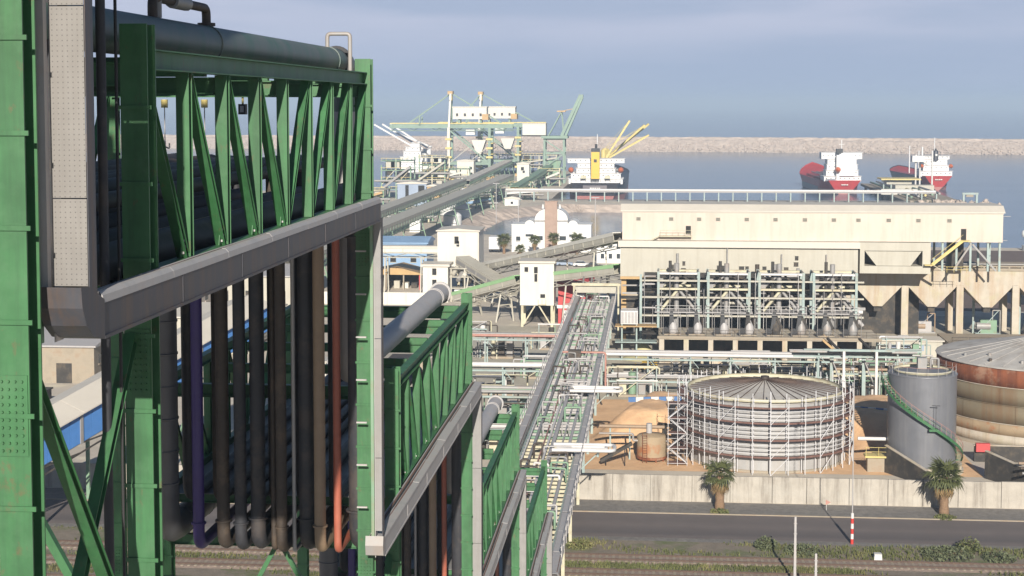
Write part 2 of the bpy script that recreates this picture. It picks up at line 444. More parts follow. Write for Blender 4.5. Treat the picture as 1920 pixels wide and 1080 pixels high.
# ================================================================ SETTING
def struct(name, mb, mat, parent=None):
    o = mb.build(name, mat, parent)
    if parent is None: o['kind'] = 'structure'
    return o

def sheet(name, x0, x1, y0, y1, z, mat):
    return struct(name, MB().add([(x0,y0,z),(x1,y0,z),(x1,y1,z),(x0,y1,z)], [(0,1,2,3)]), mat)

struct('sea', MB().add([(-40000,-2000,-3),(40000,-2000,-3),(40000,45000,-3),(-40000,45000,-3)], [(0,1,2,3)]), WATER)

LANDPOLY = [(-900,-400),(900,-400),(900,472),(40,478),(-40,500),(-66,522),(-69,570),(-66,625),(-47,664),(-38,672),
            (-30,668),(122,676),(131,684),(131,700),(124,706),(-46,706),(-46,1010),(-121,1010),(-121,770),(-900,690)]
mb = MB()
mb.add([(x, y, 0.0) for x, y in LANDPOLY], [tuple(range(len(LANDPOLY)))])
struct('ground', mb, LAND)
mb = MB()
n = len(LANDPOLY)
for i in range(2, n):
    (x0, y0), (x1, y1) = LANDPOLY[i], LANDPOLY[(i + 1) % n]
    if i >= n - 1: break
    mb.add([(x0,y0,-0.01),(x1,y1,-0.01),(x1,y1,-6),(x0,y0,-6)], [(0,1,2,3)])
struct('quay_wall', mb, CONC_D)

def rough_strip(name, lines, mat, jag, sub, close=False):
    """terrain strip through several polylines of equal length, subdivided and roughened"""
    rows = []
    for k in range(len(lines) - 1):
        for t in range(4):
            rows.append([Vector(a).lerp(Vector(b), t / 4) for a, b in zip(lines[k], lines[k+1])])
    rows.append([Vector(a) for a in lines[-1]])
    fine = []
    for r in rows:
        fr = []
        for a, b in zip(r[:-1], r[1:]):
            for t in range(sub): fr.append(a.lerp(b, t / sub))
        fr.append(r[-1]); fine.append(fr)
    m = len(fine[0]); vs = []
    for i, fr in enumerate(fine):
        for p in fr:
            e = 0 if i in (0, len(fine) - 1) else jag
            vs.append((p.x + rnd.uniform(-e, e), p.y + rnd.uniform(-e, e), p.z + rnd.uniform(-e, e)))
    fs = [(i*m + j, i*m + j + 1, (i+1)*m + j + 1, (i+1)*m + j) for i in range(len(fine) - 1) for j in range(m - 1)]
    return struct(name, MB().add(vs, fs), mat)

# stone revetment of the inner basin
top = [(-40,500,0.03),(-66,522,0.03),(-69,570,0.03),(-66,625,0.03),(-47,664,0.03),(-38,672,0.03)]
bot = [(-30,510,-4),(-57,532,-4),(-59,572,-4),(-56,618,-4),(-39,656,-4),(-30,664,-4)]
rough_strip('stone_revetment', [top, bot], ROCK, 0.5, 24)
tj = [(-38,672,0.03),(-30,668,0.03),(40,671,0.03),(122,676,0.03),(131,684,0.03),(131,700,0.03)]
bj = [(-34,664,-4),(-30,662,-4),(40,665,-4),(124,669,-4),(140,680,-4),(140,704,-4)]
rough_strip('jetty_slope', [tj, bj], ROCK, 0.4, 20)

# breakwater: a long rubble mound with a concrete crown wall
BW = [(-1500,1760),(-900,1650),(-263,1543),(84,1506),(313,1450),(900,1310),(1600,1150)]
def bwl(dy, z): return [(x, y + dy, z) for x, y in BW]
rough_strip('breakwater', [bwl(0,-4.5), bwl(16,7.5), bwl(22,8.0), bwl(24,10.3), bwl(30,10.3), bwl(48,-5)], ROCK, 0.55, 60)
mb = MB()
for i in range(5200):
    x = rnd.uniform(-420, 620)
    for k in range(len(BW) - 1):
        if BW[k][0] <= x <= BW[k+1][0]:
            t = (x - BW[k][0]) / (BW[k+1][0] - BW[k][0]); yb = BW[k][1] + t * (BW[k+1][1] - BW[k][1]); break
    s = rnd.random()
    mb.ico((x, yb + s * 17, -3.6 + s * 11.2), rnd.uniform(0.6, 1.4), 0.3, (1.2, 1, 0.85))
o = mb.build('boulders', ROCK)
tag(o, 'pinkish armour rocks covering the face of the long breakwater', 'rocks', kind='stuff')
mb = MB()
for i in range(150):
    t = rnd.random()
    mb.ico((rnd.uniform(108, 142), rnd.uniform(672, 704), rnd.uniform(-2.8, 0.6)), rnd.uniform(0.6, 1.6), 0.3)
o = mb.build('rubble', ROCK)
tag(o, 'loose brown rubble piled round the end of the jetty', 'rubble', kind='stuff')

# road, gravel strip, verge, track beds (thin sheets a few millimetres apart)
sheet('gravel_strip', -300, 300, 162.8, 167.8, 0.008, GRAVEL)
def road_mat():
    m = M('worn_road', (0.205, 0.172, 0.160), 0.85, var=0.12, scale=0.6, bump=0.1, bscale=20)
    t = m.node_tree; N = t.nodes; L = t.links
    b = N['Principled BSDF']; src = b.inputs['Base Color'].links[0].from_socket
    geo = N.new('ShaderNodeNewGeometry'); sep = N.new('ShaderNodeSeparateXYZ'); L.new(geo.outputs['Position'], sep.inputs[0])
    nn = N.new('ShaderNodeTexNoise'); nn.inputs['Scale'].default_value = 0.12; L.new(geo.outputs['Position'], nn.inputs['Vector'])
    ad = N.new('ShaderNodeMath'); ad.operation = 'MULTIPLY_ADD'; ad.inputs[1].default_value = 1.2
    L.new(nn.outputs['Fac'], ad.inputs[0]); L.new(sep.outputs['Y'], ad.inputs[2])
    rp = N.new('ShaderNodeValToRGB')
    e = rp.color_ramp.elements; e[0].position = 0.0; e[0].color = (0,0,0,1); e[1].position = 1.0; e[1].color = (0,0,0,1)
    for p, v in ((0.14, 0.2), (0.24, 0.9), (0.40, 0.55), (0.52, 0.1), (0.70, 0.45), (0.86, 0.35)):
        el = e.new(p); el.color = (v, v, v, 1)
    mr = N.new('ShaderNodeMapRange'); mr.inputs['From Min'].default_value = 153.2; mr.inputs['From Max'].default_value = 163.4
    L.new(ad.outputs['Value'], mr.inputs['Value']); L.new(mr.outputs['Result'], rp.inputs['Fac'])
    mm = N.new('ShaderNodeMix'); mm.data_type = 'RGBA'; mm.inputs['B'].default_value = (0.10, 0.088, 0.087, 1)
    L.new(rp.outputs['Color'], mm.inputs['Factor']); L.new(src, mm.inputs['A']); L.new(mm.outputs['Result'], b.inputs['Base Color'])
    return m
sheet('road', -300, 300, 153.4, 162.6, 0.02, road_mat())
struct('road_shoulder', MB().box(-300, 300, 152.2, 153.4, -0.2, 0.012), GRAVEL)
struct('kerb', MB().box(-300, 300, 162.6, 162.8, -0.2, 0.12), CONC_D)
sheet('verge', -300, 300, 128.0, 152.2, 0.008, VERGE)
for nm, yb in (('track_bed', 145.8), ('track_bed', 141.0), ('track_bed', 135.0)):
    struct(nm, MB().prism([(yb-1.6, 0.0), (yb-1.1, 0.12), (yb+1.1, 0.12), (yb+1.6, 0.0)], 'x', -300, 300), BALLAST)
for yb, lab in ((145.8, 'rusty railway track beside the grass verge of the road'), (141.0, 'rusty railway track on the grassy strip, second from the road'), (135.0, 'rusty railway track farthest from the road')):
    t = thing('railway_track', lab, 'railway track', (0, yb, 0.12))
    sl = MB().box(-0.12, 0.12, -1.2, 1.2, -0.08, 0.02).mesh('sleeper', CONC_D)
    for k in range(250):
        put('sleeper', sl, t, (-75 + k * 0.62, 0, 0))
    for s in (-1, 1):
        MB().box(-300, 300, s*0.75-0.035, s*0.75+0.035, -0.05, 0.16).build('rail', RAIL, t, local=True)

# grass and weeds on the verge
def grass_patch(name, label, areas, count, h0, h1, mat):
    mb = MB()
    for i in range(count):
        x0, x1, y0, y1 = areas[i % len(areas)]
        x = rnd.uniform(x0, x1); y = rnd.uniform(y0, y1)
        if math.sin(x * 0.31 + y * 0.9) + math.sin(x * 0.13 - y * 0.4 + 2) + rnd.uniform(-0.9, 0.9) < 0.05: continue
        for b in range(4):
            a = rnd.uniform(0, 6.28); l = rnd.uniform(h0, h1); w = rnd.uniform(0.03, 0.07)
            dx, dy = math.cos(a), math.sin(a); lean = rnd.uniform(0.1, 0.6) * l
            mb.add([(x - dy*w, y + dx*w, 0), (x + dy*w, y - dx*w, 0), (x + dx*lean, y + dy*lean, l)], [(0, 1, 2)])
    o = mb.build(name, mat)
    return tag(o, label, 'grass', kind='stuff')
grass_patch('grass', 'short green and yellow grass between the road and the railway tracks', [(-8, 50, 147.4, 152.2), (-8, 50, 142.6, 144.2), (-8, 50, 137, 139.4)], 13000, 0.12, 0.42, GRASS)
grass_patch('grass', 'thin grass between the tracks under the pipe bridge', [(-75, -8, 147.4, 152.2), (-75, -8, 142.6, 144.2), (-75, -8, 136.8, 139.4)], 7000, 0.12, 0.38, GRASS)

# orange earth bank behind the scaffolded tank, brown field by the water
mb = MB()
nx, ny = 100, 84
vs = []
def sstep(a, b, v):
    v = min(1.0, max(0.0, (v - a) / (b - a))); return v * v * (3 - 2 * v)
for j in range(ny + 1):
    for i in range(nx + 1):
        x = -9.0 + 46 * i / nx; y = 182 + 44 * j / ny
        dt = math.hypot(x - 13.1, y - 191.0); dg = math.hypot(x - 30.6, y - 185.4); dr_ = math.hypot(x - 51.0, y - 210.0)
        k = sstep(11.0, 15.5, dt) * sstep(5.2, 8.5, dg) * sstep(15.2, 19.0, dr_)
        k *= min(1.0, max(0.0, (y + 0.5 * math.sin(x * 0.45) - 191.0) / 8.0)) * (1 - sstep(211.0, 224.5, y)) * sstep(-8.6, -3.5, x - 0.25 * max(0, y - 198)) * (1 - sstep(31.5, 36.0, x))
        z = 3.7 * k + rnd.uniform(-0.08, 0.08) * k + 0.12 * math.sin(x * 1.1 + y * 0.3) * math.sin(y * 0.6) * k
        vs.append((x, y, 0.014 + max(0.0, z)))
mb.add(vs, [(j*(nx+1)+i, j*(nx+1)+i+1, (j+1)*(nx+1)+i+1, (j+1)*(nx+1)+i) for j in range(ny) for i in range(nx)], True)
struct('earth_bank', mb, SOIL)
sheet('brown_field', 30, 600, 330, 468, 0.012, M('ploughed_brown_earth', (0.175, 0.125, 0.105), 0.95, var=0.25, scale=0.25, bump=0.4, bscale=1))
sheet('pale_yard', -8, 80, 224, 322, 0.008, M('dusty_yard', (0.60, 0.54, 0.43), 0.95, var=0.2, scale=0.2, spots=(0.40, 0.33, 0.26), pfac=0.7, pscale=0.15, bump=0.2))
sheet('wet_yard', -48, -14, 236, 300, 0.008, M('damp_yard', (0.56, 0.51, 0.41), 0.85, var=0.2, scale=0.15, spots=(0.45, 0.42, 0.38), pfac=0.7, pscale=0.07, bump=0.2))

# ================================================================ PIPE BRIDGE (foreground)
XR, XL = -7.8, -14.8          # right and left truss planes
PER = 23.2                    # tower spacing
Y0 = 19.25                     # near columns of the first tower
GAP = 4.4
ZF = [48.0, 39.1, 30.05, 21.0, 12.6, 7.0]     # floor level of each span (L0 is overhead, L5 the low rack)
TOPH = 3.75
NP = 8
SPAN = PER - GAP

def hseg(a, b): return a, b
def make_span_parts(root, k):
    y0 = Y0 + GAP + PER * (k - 1); zf = ZF[k]; zt = zf + TOPH
    for x, side in ((XR, 1), (XL, -1)):
        MB().ibeam((x, y0 + 0.23, zf + 0.19), (x, y0 + SPAN - 0.23, zf + 0.19), 0.34, 0.26, (0, 0, 1)).build('bottom_chord', G_GREEN, root)
        MB().ibeam((x, y0 + 0.23, zt - 0.17), (x, y0 + SPAN - 0.23, zt - 0.17), 0.32, 0.26, (0, 0, 1)).build('top_chord', G_GREEN, root)
        for i in range(1, NP):
            y = y0 + SPAN * i / NP
            MB().ibeam((x, y, zf + 0.37), (x, y, zt - 0.335), 0.20, 0.22, (0, 1, 0), 0.014, 0.012).build('vertical', G_GREEN, root)
        for i in range(NP):
            ya = y0 + SPAN * i / NP; yb = y0 + SPAN * (i + 1) / NP
            p, q = (((ya + 0.14, zt - 0.36), (yb - 0.16, zf + 0.40)) if i < NP // 2 else ((ya + 0.16, zf + 0.40), (yb - 0.14, zt - 0.36)))
            d = Vector((0, q[0] - p[0], q[1] - p[1])).normalized()
            MB().ibeam((x, p[0], p[1]), (x, q[0], q[1]), 0.15, 0.18, (0, -d.z, d.y), 0.013, 0.011).build('diagonal', G_GREEN, root)
            yg, zg = (yb, zf + 0.38) if i < NP // 2 else (ya, zf + 0.38)
            s = -1 if i < NP // 2 else 1
            g = MB().prism([(yg + s*0.12, zg), (yg + s*0.42, zg), (yg + s*0.30, zg + 0.34), (yg + s*0.12, zg + 0.48)], 'x', x + 0.012 * side, x + 0.028 * side)
            go = g.build('gusset_plate', G_GREEN, root)
            bm_ = MB()
            for r_ in range(3):
                for c_ in range(2):
                    bm_.box(x + 0.028*side - 0.001, x + 0.028*side + 0.028*side, yg + s*(0.20 + 0.08*c_) - 0.02, yg + s*(0.20 + 0.08*c_) + 0.02, zg + 0.05 + 0.1*r_, zg + 0.09 + 0.1*r_)
            bm_.build('bolts', GALV, go)['kind'] = 'stuff'
    for i in range(NP):
        MB().box(XL + 0.15, XR - 0.15, y0 + SPAN * i / NP + 0.01, y0 + SPAN * (i + 1) / NP - 0.01, zf + 0.131, zf + 0.148).build('floor_plate', PIPE_GR, root)
    for i in range(NP + 1):
        y = y0 + SPAN * i / NP
        yy = min(max(y, y0 + 0.25), y0 + SPAN - 0.25)
        MB().ibeam((XL + 0.14, yy, zf - 0.02), (XR - 0.14, yy, zf - 0.02), 0.30, 0.18, (0, 0, 1)).build('floor_beam', G_GREEN, root)
        if i % 2 == 0:
            MB().ibeam((XL + 0.14, yy, zt - 0.52), (XR - 0.14, yy, zt - 0.52), 0.30, 0.2, (0, 0, 1)).build('roof_beam', G_GREEN, root)
            MB().box(-9.1, -8.1, yy - 0.08, yy + 0.08, zt - 0.36, zt - 0.14).build('pipe_saddle', G_GREEN, root)
    return root

SPAN_LABELS = ['green truss span overhead at the top of the stepped pipe bridge',
               'highest green truss span in view, with a fat stained pipe along its roof',
               'second green truss span down the stepped bridge, below the tall bolted column',
               'third green truss span down the stepped bridge, with a grey pipe on its roof',
               'lowest green truss span where the bridge meets the flat pipe rack']
spans = []
s1 = thing('pipe_bridge_span', SPAN_LABELS[1], 'truss span', (XR, Y0 + GAP, ZF[1]), 'stepped pipe bridge spans')
make_span_parts(s1, 1)
for k in (0, 2, 3, 4):
    c = copy_tree(s1)
    c.location = (XR, Y0 + GAP + PER * (k - 1), ZF[k])
    c['label'] = SPAN_LABELS[k]

# ---- trestle towers between the spans
TOWER_LABELS = ['tall green bolted tower standing beside the perforated cable duct',
                'green tower with the row of hanging pipes and an orange red pipe',
                'green tower at the far end of the second truss span',
                'green tower at the far end of the third truss span',
                'green tower at the start of the low pipe rack']
def bolts_mesh(nx, nz, dx, dz, name='bolts'):
    m = MB()
    for i in range(nx):
        for j in range(nz):
            m.tube(((i - (nx-1)/2)*dx, 0, (j - (nz-1)/2)*dz), ((i - (nx-1)/2)*dx, -0.03, (j - (nz-1)/2)*dz), 0.016, 6)
    return m.mesh(name, G_GREEN)
SPL = MB().box(-0.19, 0.19, -0.016, 0, -0.5, 0.5).mesh('splice_plate', G_GREEN)
SPB = bolts_mesh(4, 10, 0.085, 0.095)
CL1 = MB().box(-0.24, 0.27, -0.012, 0.012, -0.03, 0.03).mesh('stiffener', G_GREEN)
for k in range(5):
    ya = Y0 + PER * k; yb = ya + GAP
    if k == 0: ya -= 0.33
    t = thing('trestle_tower', TOWER_LABELS[k], 'steel tower', (XR, ya, 0), 'stepped pipe bridge towers')
    za = ZF[k] + TOPH + 0.35; zb = ZF[k+1] + TOPH + 0.35
    if k == 4: zb = ZF[5] + 1.0
    for x in (XR, XL):
        for y, ztop in ((ya, za), (yb, zb)):
            c = MB().ibeam((x, y, 0.02), (x, y, ztop), 0.42, 0.42, (0, 1, 0), 0.03, 0.02).build('column', G_GREEN, t)
            MB().box(x - 0.35, x + 0.35, y - 0.35, y + 0.35, 0.0, 0.05).build('base_plate', G_GREEN, c)
            zs = [z for z in (ztop - 5.1, ztop - 13.9, ztop - 22.5) if 1 < z < ztop - 1]
            for z in zs:
                p = put('splice_plate', SPL, c, (x - XR, y - ya - 0.212, z))
                put('bolts', SPB, c, (x - XR, y - ya - 0.228, z))['kind'] = 'stuff'
            z = ztop - 1.25
            while z > ztop - 16 and z > 1:
                put('stiffener', CL1, c, (x - XR, y - ya - 0.225, z)); z -= 1.15
        # cross bracing in panels between the two columns
        z = zb - 0.3 if k < 4 else zb - 1.2
        z = min(z, ZF[k+1] - (0.35 if k == 0 else 1.3))
        while z > 3.5:
            zl = max(0.6, z - 6.0)
            for sgn in (0, 1):
                p = (ya + 0.24, z - 0.25) if sgn else (yb - 0.24, z - 0.25)
                q = (yb - 0.24, zl + 0.25) if sgn else (ya + 0.24, zl + 0.25)
                d = Vector((0, q[0]-p[0], q[1]-p[1])).normalized()
                MB().ibeam((x + (0.09 if sgn else -0.09), p[0], p[1]), (x + (0.09 if sgn else -0.09), q[0], q[1]), 0.17, 0.17, (0, -d.z, d.y), 0.014, 0.012).build('brace', G_GREEN, t)
            MB().ibeam((x, ya + 0.23, zl), (x, yb - 0.23, zl), 0.2, 0.2, (0, 0, 1), 0.014, 0.012).build('strut', G_GREEN, t)
            z = zl
    for y, ztop in ((ya, ZF[k+1]), (yb, ZF[k+1])):
        z = ztop - (0.25 if k == 0 else 1.25)
        first = True
        while z > 1.5:
            MB().ibeam((XL + 0.24, y, z), (XR - 0.24, y, z), 0.32 if first else 0.24, 0.2, (0, 0, 1), 0.016, 0.012).build('cross_beam', G_GREEN, t)
            zl = max(0.5, z - 6.0)
            if zl < z - 2 and not (first and k == 1 and False):
                xm = (XL + XR) / 2
                for sx in (-1, 1):
                    MB().beam((xm + sx * 0.1, y + 0.02, z - 0.17), (xm + sx * 3.2, y + 0.02, zl + 0.2), 0.13, 0.13).build('brace', G_GREEN, t)
            z = zl; first = False
    # upper frame between the two levels
    MB().ibeam((XL + 0.24, ya, ZF[k] - 0.25), (XR - 0.24, ya, ZF[k] - 0.25), 0.32, 0.2, (0, 0, 1), 0.016, 0.012).build('cross_beam', G_GREEN, t)
    MB().ibeam((XL + 0.24, ya, za - 0.75), (XR - 0.24, ya, za - 0.75), 0.36, 0.24, (0, 0, 1), 0.02, 0.012).build('end_beam', G_GREEN, t)
    MB().ibeam((XL + 0.24, yb, zb - 0.75), (XR - 0.24, yb, zb - 0.75), 0.36, 0.24, (0, 0, 1), 0.02, 0.012).build('end_beam', G_GREEN, t)

# ---- pipes stepping down the bridge, one thing each
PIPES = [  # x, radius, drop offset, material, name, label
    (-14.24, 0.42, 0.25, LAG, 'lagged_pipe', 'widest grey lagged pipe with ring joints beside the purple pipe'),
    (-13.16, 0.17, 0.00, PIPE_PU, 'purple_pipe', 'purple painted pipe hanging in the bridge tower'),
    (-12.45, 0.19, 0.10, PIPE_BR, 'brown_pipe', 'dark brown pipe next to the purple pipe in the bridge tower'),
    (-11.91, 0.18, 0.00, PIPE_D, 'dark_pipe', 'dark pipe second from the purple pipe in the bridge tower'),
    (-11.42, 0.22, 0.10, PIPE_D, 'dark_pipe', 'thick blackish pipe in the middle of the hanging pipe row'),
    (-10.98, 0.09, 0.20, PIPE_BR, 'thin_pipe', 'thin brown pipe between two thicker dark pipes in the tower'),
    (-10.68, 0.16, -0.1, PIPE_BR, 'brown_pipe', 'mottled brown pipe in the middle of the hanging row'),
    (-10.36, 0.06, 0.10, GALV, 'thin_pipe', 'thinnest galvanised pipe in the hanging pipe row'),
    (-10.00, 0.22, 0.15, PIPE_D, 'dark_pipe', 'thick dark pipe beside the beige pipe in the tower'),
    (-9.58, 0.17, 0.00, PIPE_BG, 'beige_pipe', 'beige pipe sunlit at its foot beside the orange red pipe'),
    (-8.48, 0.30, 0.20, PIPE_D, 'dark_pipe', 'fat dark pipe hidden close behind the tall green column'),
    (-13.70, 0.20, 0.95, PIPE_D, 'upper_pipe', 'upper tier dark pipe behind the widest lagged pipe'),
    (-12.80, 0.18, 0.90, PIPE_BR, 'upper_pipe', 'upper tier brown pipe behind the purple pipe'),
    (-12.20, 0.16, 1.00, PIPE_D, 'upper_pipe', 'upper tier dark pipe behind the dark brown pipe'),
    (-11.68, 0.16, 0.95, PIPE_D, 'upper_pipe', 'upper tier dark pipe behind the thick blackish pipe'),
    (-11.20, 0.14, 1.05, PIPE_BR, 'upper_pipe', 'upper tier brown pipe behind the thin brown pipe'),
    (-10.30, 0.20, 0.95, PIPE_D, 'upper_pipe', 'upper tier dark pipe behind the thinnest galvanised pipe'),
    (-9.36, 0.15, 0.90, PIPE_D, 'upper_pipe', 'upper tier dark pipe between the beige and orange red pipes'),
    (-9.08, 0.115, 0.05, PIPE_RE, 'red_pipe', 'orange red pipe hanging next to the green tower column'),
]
def stair_path(x, r, off, zadd=0.0, yend=286.0):
    def base(k):          # on the floor of the two upper spans, slung under the floor of the lower ones
        if zadd > 0: return ZF[k] + 0.15 + r + (zadd if k < 2 else 0.0)
        return (ZF[k] + 0.15 if k < 2 else ZF[k] - 1.04) + r
    pts = [(x, -8.0, base(0))]
    for k in range(5):
        yd = Y0 + PER * k + 2.3 + off
        pts.append((x, yd, base(k))); pts.append((x, yd, base(k + 1)))
    pts[-1] = (x, pts[-1][1], 5.32 + r); pts.append((x, yend, 5.32 + r))
    return pts
for x, r, off, mat, nm, lab in PIPES:
    t = thing(nm, lab, 'pipe', (x, 0, 0), 'pipes stepping down the bridge')
    xr5 = x
    up = nm == 'upper_pipe'
    pts = stair_path(x, r, off, 0.95 if up else 0.0)
    if mat in (PIPE_RE, PIPE_BG): pts = [(x, 30.0, pts[3][2])] + pts[3:]
    if up: pts = pts[:-3] + [(x, pts[-3][1], 1.0)]
    if x < -13.4: pts = pts[:-2] + [(x, Y0 + PER*4 + 2.3, ZF[4] - 1.04 + r), (x, Y0 + PER*4 + 2.3, 1.2), ]
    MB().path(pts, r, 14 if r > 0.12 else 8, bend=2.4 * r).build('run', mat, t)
    fl = MB()
    for k in range(1, 4):
        yd = Y0 + PER * k + 2.3 + off
        if r > 0.12 and x > -13.4 and not up:
            for z in (ZF[k] - 0.9, ZF[k+1] - 1.04 + r + 2.4*r + 0.25):
                f = MB().tube((x, yd, z), (x, yd, z + 0.05), r * 1.28, 14).build('flange', mat, t)
    if r > 0.4:
        bd = MB().lathe([(r, 0), (r + 0.018, 0), (r + 0.018, 0.06), (r, 0.06)], (0, 0, 0), 20).mesh('lagging_band', mat)
        for k in range(1, 3):
            yd = Y0 + PER * k + 2.3 + off
            z = ZF[k+1] + 0.9
            while z < ZF[k] - 0.6:
                put('lagging_band', bd, t, (0, yd, z)); z += 0.95
            y = yd - PER + 1.6
            while y < yd - 1.4:
                put('lagging_band', bd, t, (0, y, (ZF[k] + 0.15 if k < 2 else ZF[k] - 1.04) + r), (R(90), 0, 0)); y += 1.1

# fat pipes resting on the roofs of the spans
ROOFP = [(1, LAG_G, 'fat green stained pipe along the roof of the highest span'),
         (2, GALV, 'fat grey pipe along the roof of the second span, running behind the white tower'),
         (3, GALV, 'fat grey pipe along the roof of the third span')]
for k, mat, lab in ROOFP:
    y0 = Y0 + GAP + PER * (k - 1) - (4.4 if k > 1 else 4.0); y1 = Y0 + GAP + SPAN + PER * (k - 1) + (0.6 if k == 1 else 1.0)
    r = 0.35 if k == 1 else 0.38
    z = ZF[k] + TOPH + r - 0.10 + (0.04 if k == 1 else 0); x = -8.6 if k == 1 else -9.0
    t = thing('roof_pipe', lab, 'pipe', (x, y0, ZF[k] + TOPH), 'fat pipes on the bridge roofs')
    yd = Y0 + PER * k + 3.45
    zn = ZF[k+1] + TOPH + 0.38 - 0.10
    xn = -9.0
    if k == 1:
        MB().path([(x, y0 - 3.2, z), (x, y1 - 0.2, z), (xn, yd, z), (xn, yd, zn + 1.2)], r, 24, bend=0.9).build('run', mat, t)
    else:
        MB().path([(x, yd - PER, z + 1.2 + 6.5), (x, yd - PER, z), (x, y1, z)], r, 24, bend=0.9).build('run', mat, t)
    for yy in ([y0 + 10.4, y1 - 1.6] if k == 1 else [y0 + 6.5, y1 - 2.4, y1 - 2.1]):
        MB().tube((x, yy, z), (x, yy + 0.07, z), r * 1.06, 28).build('joint_ring', mat, t)
    MB().tube((x, y1 - 0.35, z), (x, y1 - 0.26, z), r * 1.22, 28).build('end_flange', PIPE_D if k == 1 else mat, t)
    if k == 1:
        # relief valve piece and vent on top
        v = MB().path([(x, 26.9, z + r - 0.02), (x, 26.9, z + r + 0.34), (x, 30.2, z + r + 0.34), (x, 30.2, z + r - 0.02)], 0.085, 10, bend=0.2).build('bypass_pipe', PIPE_BR, t)
        MB().tube((x, 28.0, z + r + 0.34), (x, 28.9, z + r + 0.34), 0.13, 10).build('valve_body', PIPE_GR, v)
        MB().tube((x, 27.2, z + r + 0.0), (x, 27.2, z + r + 0.30), 0.07, 8).build('stub', PIPE_GR, v)
        MB().tube((x, 30.2, z + r), (x, 30.2, z + r + 0.06), 0.17, 10).build('flange', PIPE_BR, v)
        w = MB().path([(x + 0.02, y1 - 1.6, z + r - 0.03), (x + 0.02, y1 - 1.6, z + r + 0.34), (x + 0.62, y1 - 1.6, z + r + 0.34), (x + 0.62, y1 - 1.6, z - 0.75)], 0.055, 10, bend=0.1).build('vent_pipe', PIPE_GR, t)

# ---- cable tray snaking down the right side of the bridge
tray = thing('cable_tray', 'grey metal cable tray stepping down the outside of the green bridge', 'cable tray', (-7.4, 20.0, 0))
def tray_run(k, y0, y1):
    z = ZF[k] - 0.15
    side = MB().box(-7.235, -7.2, y0, y1, z, z + 0.50); side.box(-7.235, -7.17, y0, y1, z - 0.02, z + 0.02)
    side.build('side_plate', GALV_SHADE if k == 1 else GALV, tray)
    MB().box(-7.64, -7.235, y0, y1, z, z + 0.03).build('bottom_plate', GALV_SHADE, tray)
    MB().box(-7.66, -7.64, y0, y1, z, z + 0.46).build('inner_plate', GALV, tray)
    y = y0; i = 0
    while y < y1 - 0.1:
        ye = min(y + 3.1, y1)
        c = MB()
        w = rnd.uniform(-0.012, 0.012)
        if k == 1:
            prof = [(-7.19, z+0.46), (-7.20, z+0.56), (-7.25, z+0.615), (-7.31, z+0.62), (-7.36, z+0.585), (-7.37, z+0.50), (-7.30, z+0.49)]
        else:
            prof = [(-7.18, z+0.44), (-7.18, z+0.505), (-7.42, z+0.53), (-7.50, z+0.53), (-7.50, z+0.49), (-7.30, z+0.47)]
        c.prism([(a, b + w) for a, b in prof], 'y', y, ye - 0.015)
        c.build('cover', GALV, tray); y = ye; i += 1
    for q, (dx, dz, rr, m_) in enumerate([(-7.42, 0.50, 0.03, CABLE_BR), (-7.49, 0.515, 0.028, CABLE_BK), (-7.55, 0.50, 0.03, CABLE_BR), (-7.60, 0.51, 0.022, GALV)]):
        MB().path([(dx, y0 + 0.3, z + dz), (dx + 0.02, y0 + 6, z + dz + 0.02), (dx - 0.01, y0 + 12, z + dz), (dx, y1 - 0.1, z + dz)], rr, 7).build('cable', m_, tray)
    for j in range(1, 6):
        yy = y0 + (y1 - y0) * j / 6
        MB().box(-7.203, -7.192, yy, yy + 0.05, z + 0.03, z + 0.47).build('joint_strip', GALV_SHADE if k == 1 else GALV, tray)
tray_run(1, 20.25, 41.5)
for k in (2, 3, 4):
    tray_run(k, 18.6 + PER * (k - 1), 42.6 + PER * (k - 1))
for k in (2, 3, 4):
    ye = 18.6 + PER * (k - 1); zc_ = ZF[k] - 0.15
    MB().prism([(ye, zc_ - 0.02), (ye - 0.30, zc_ + 0.08), (ye - 0.36, zc_ + 0.35), (ye - 0.30, zc_ + 0.6), (ye, zc_ + 0.52)], 'x', -7.66, -7.18).build('end_cap', PIPE_GR, tray)
# vertical ducts
def tray_drop(k, x0, x1, y, cov, mat):
    zt = ZF[k] - 0.1; zb = ZF[k+1] - 0.15
    if k == 0: zt = 53.0
    MB().box(x0 - 0.015, x0, y - 0.03, y + 0.25, zb, zt).build('side_plate', GALV, tray)
    MB().box(x1, x1 + 0.012, y - 0.03, y + 0.25, zb + 0.2, zt).build('side_plate', GALV_SHADE, tray)
    z = zt
    step = 2.44 if k == 0 else 3.2
    while z > zb + 0.75:
        ze = max(z - step, zb + 0.72)
        MB().box(x0 + 0.002, x1 - 0.002, y - 0.05, y - 0.035, ze + 0.008, z - 0.008).build('cover', cov, tray); z = ze
tray_drop(0, -7.66, -7.21, 19.8, PERF, GALV)
tray_drop(1, -7.40, -7.22, 41.6, TRAYV, GALV)
tray_drop(2, -7.66, -7.22, 65.9, TRAYV, GALV)
tray_drop(3, -7.66, -7.22, 89.1, TRAYV, GALV)
tray_drop(4, -7.66, -7.22, 112.0, TRAYV, GALV)
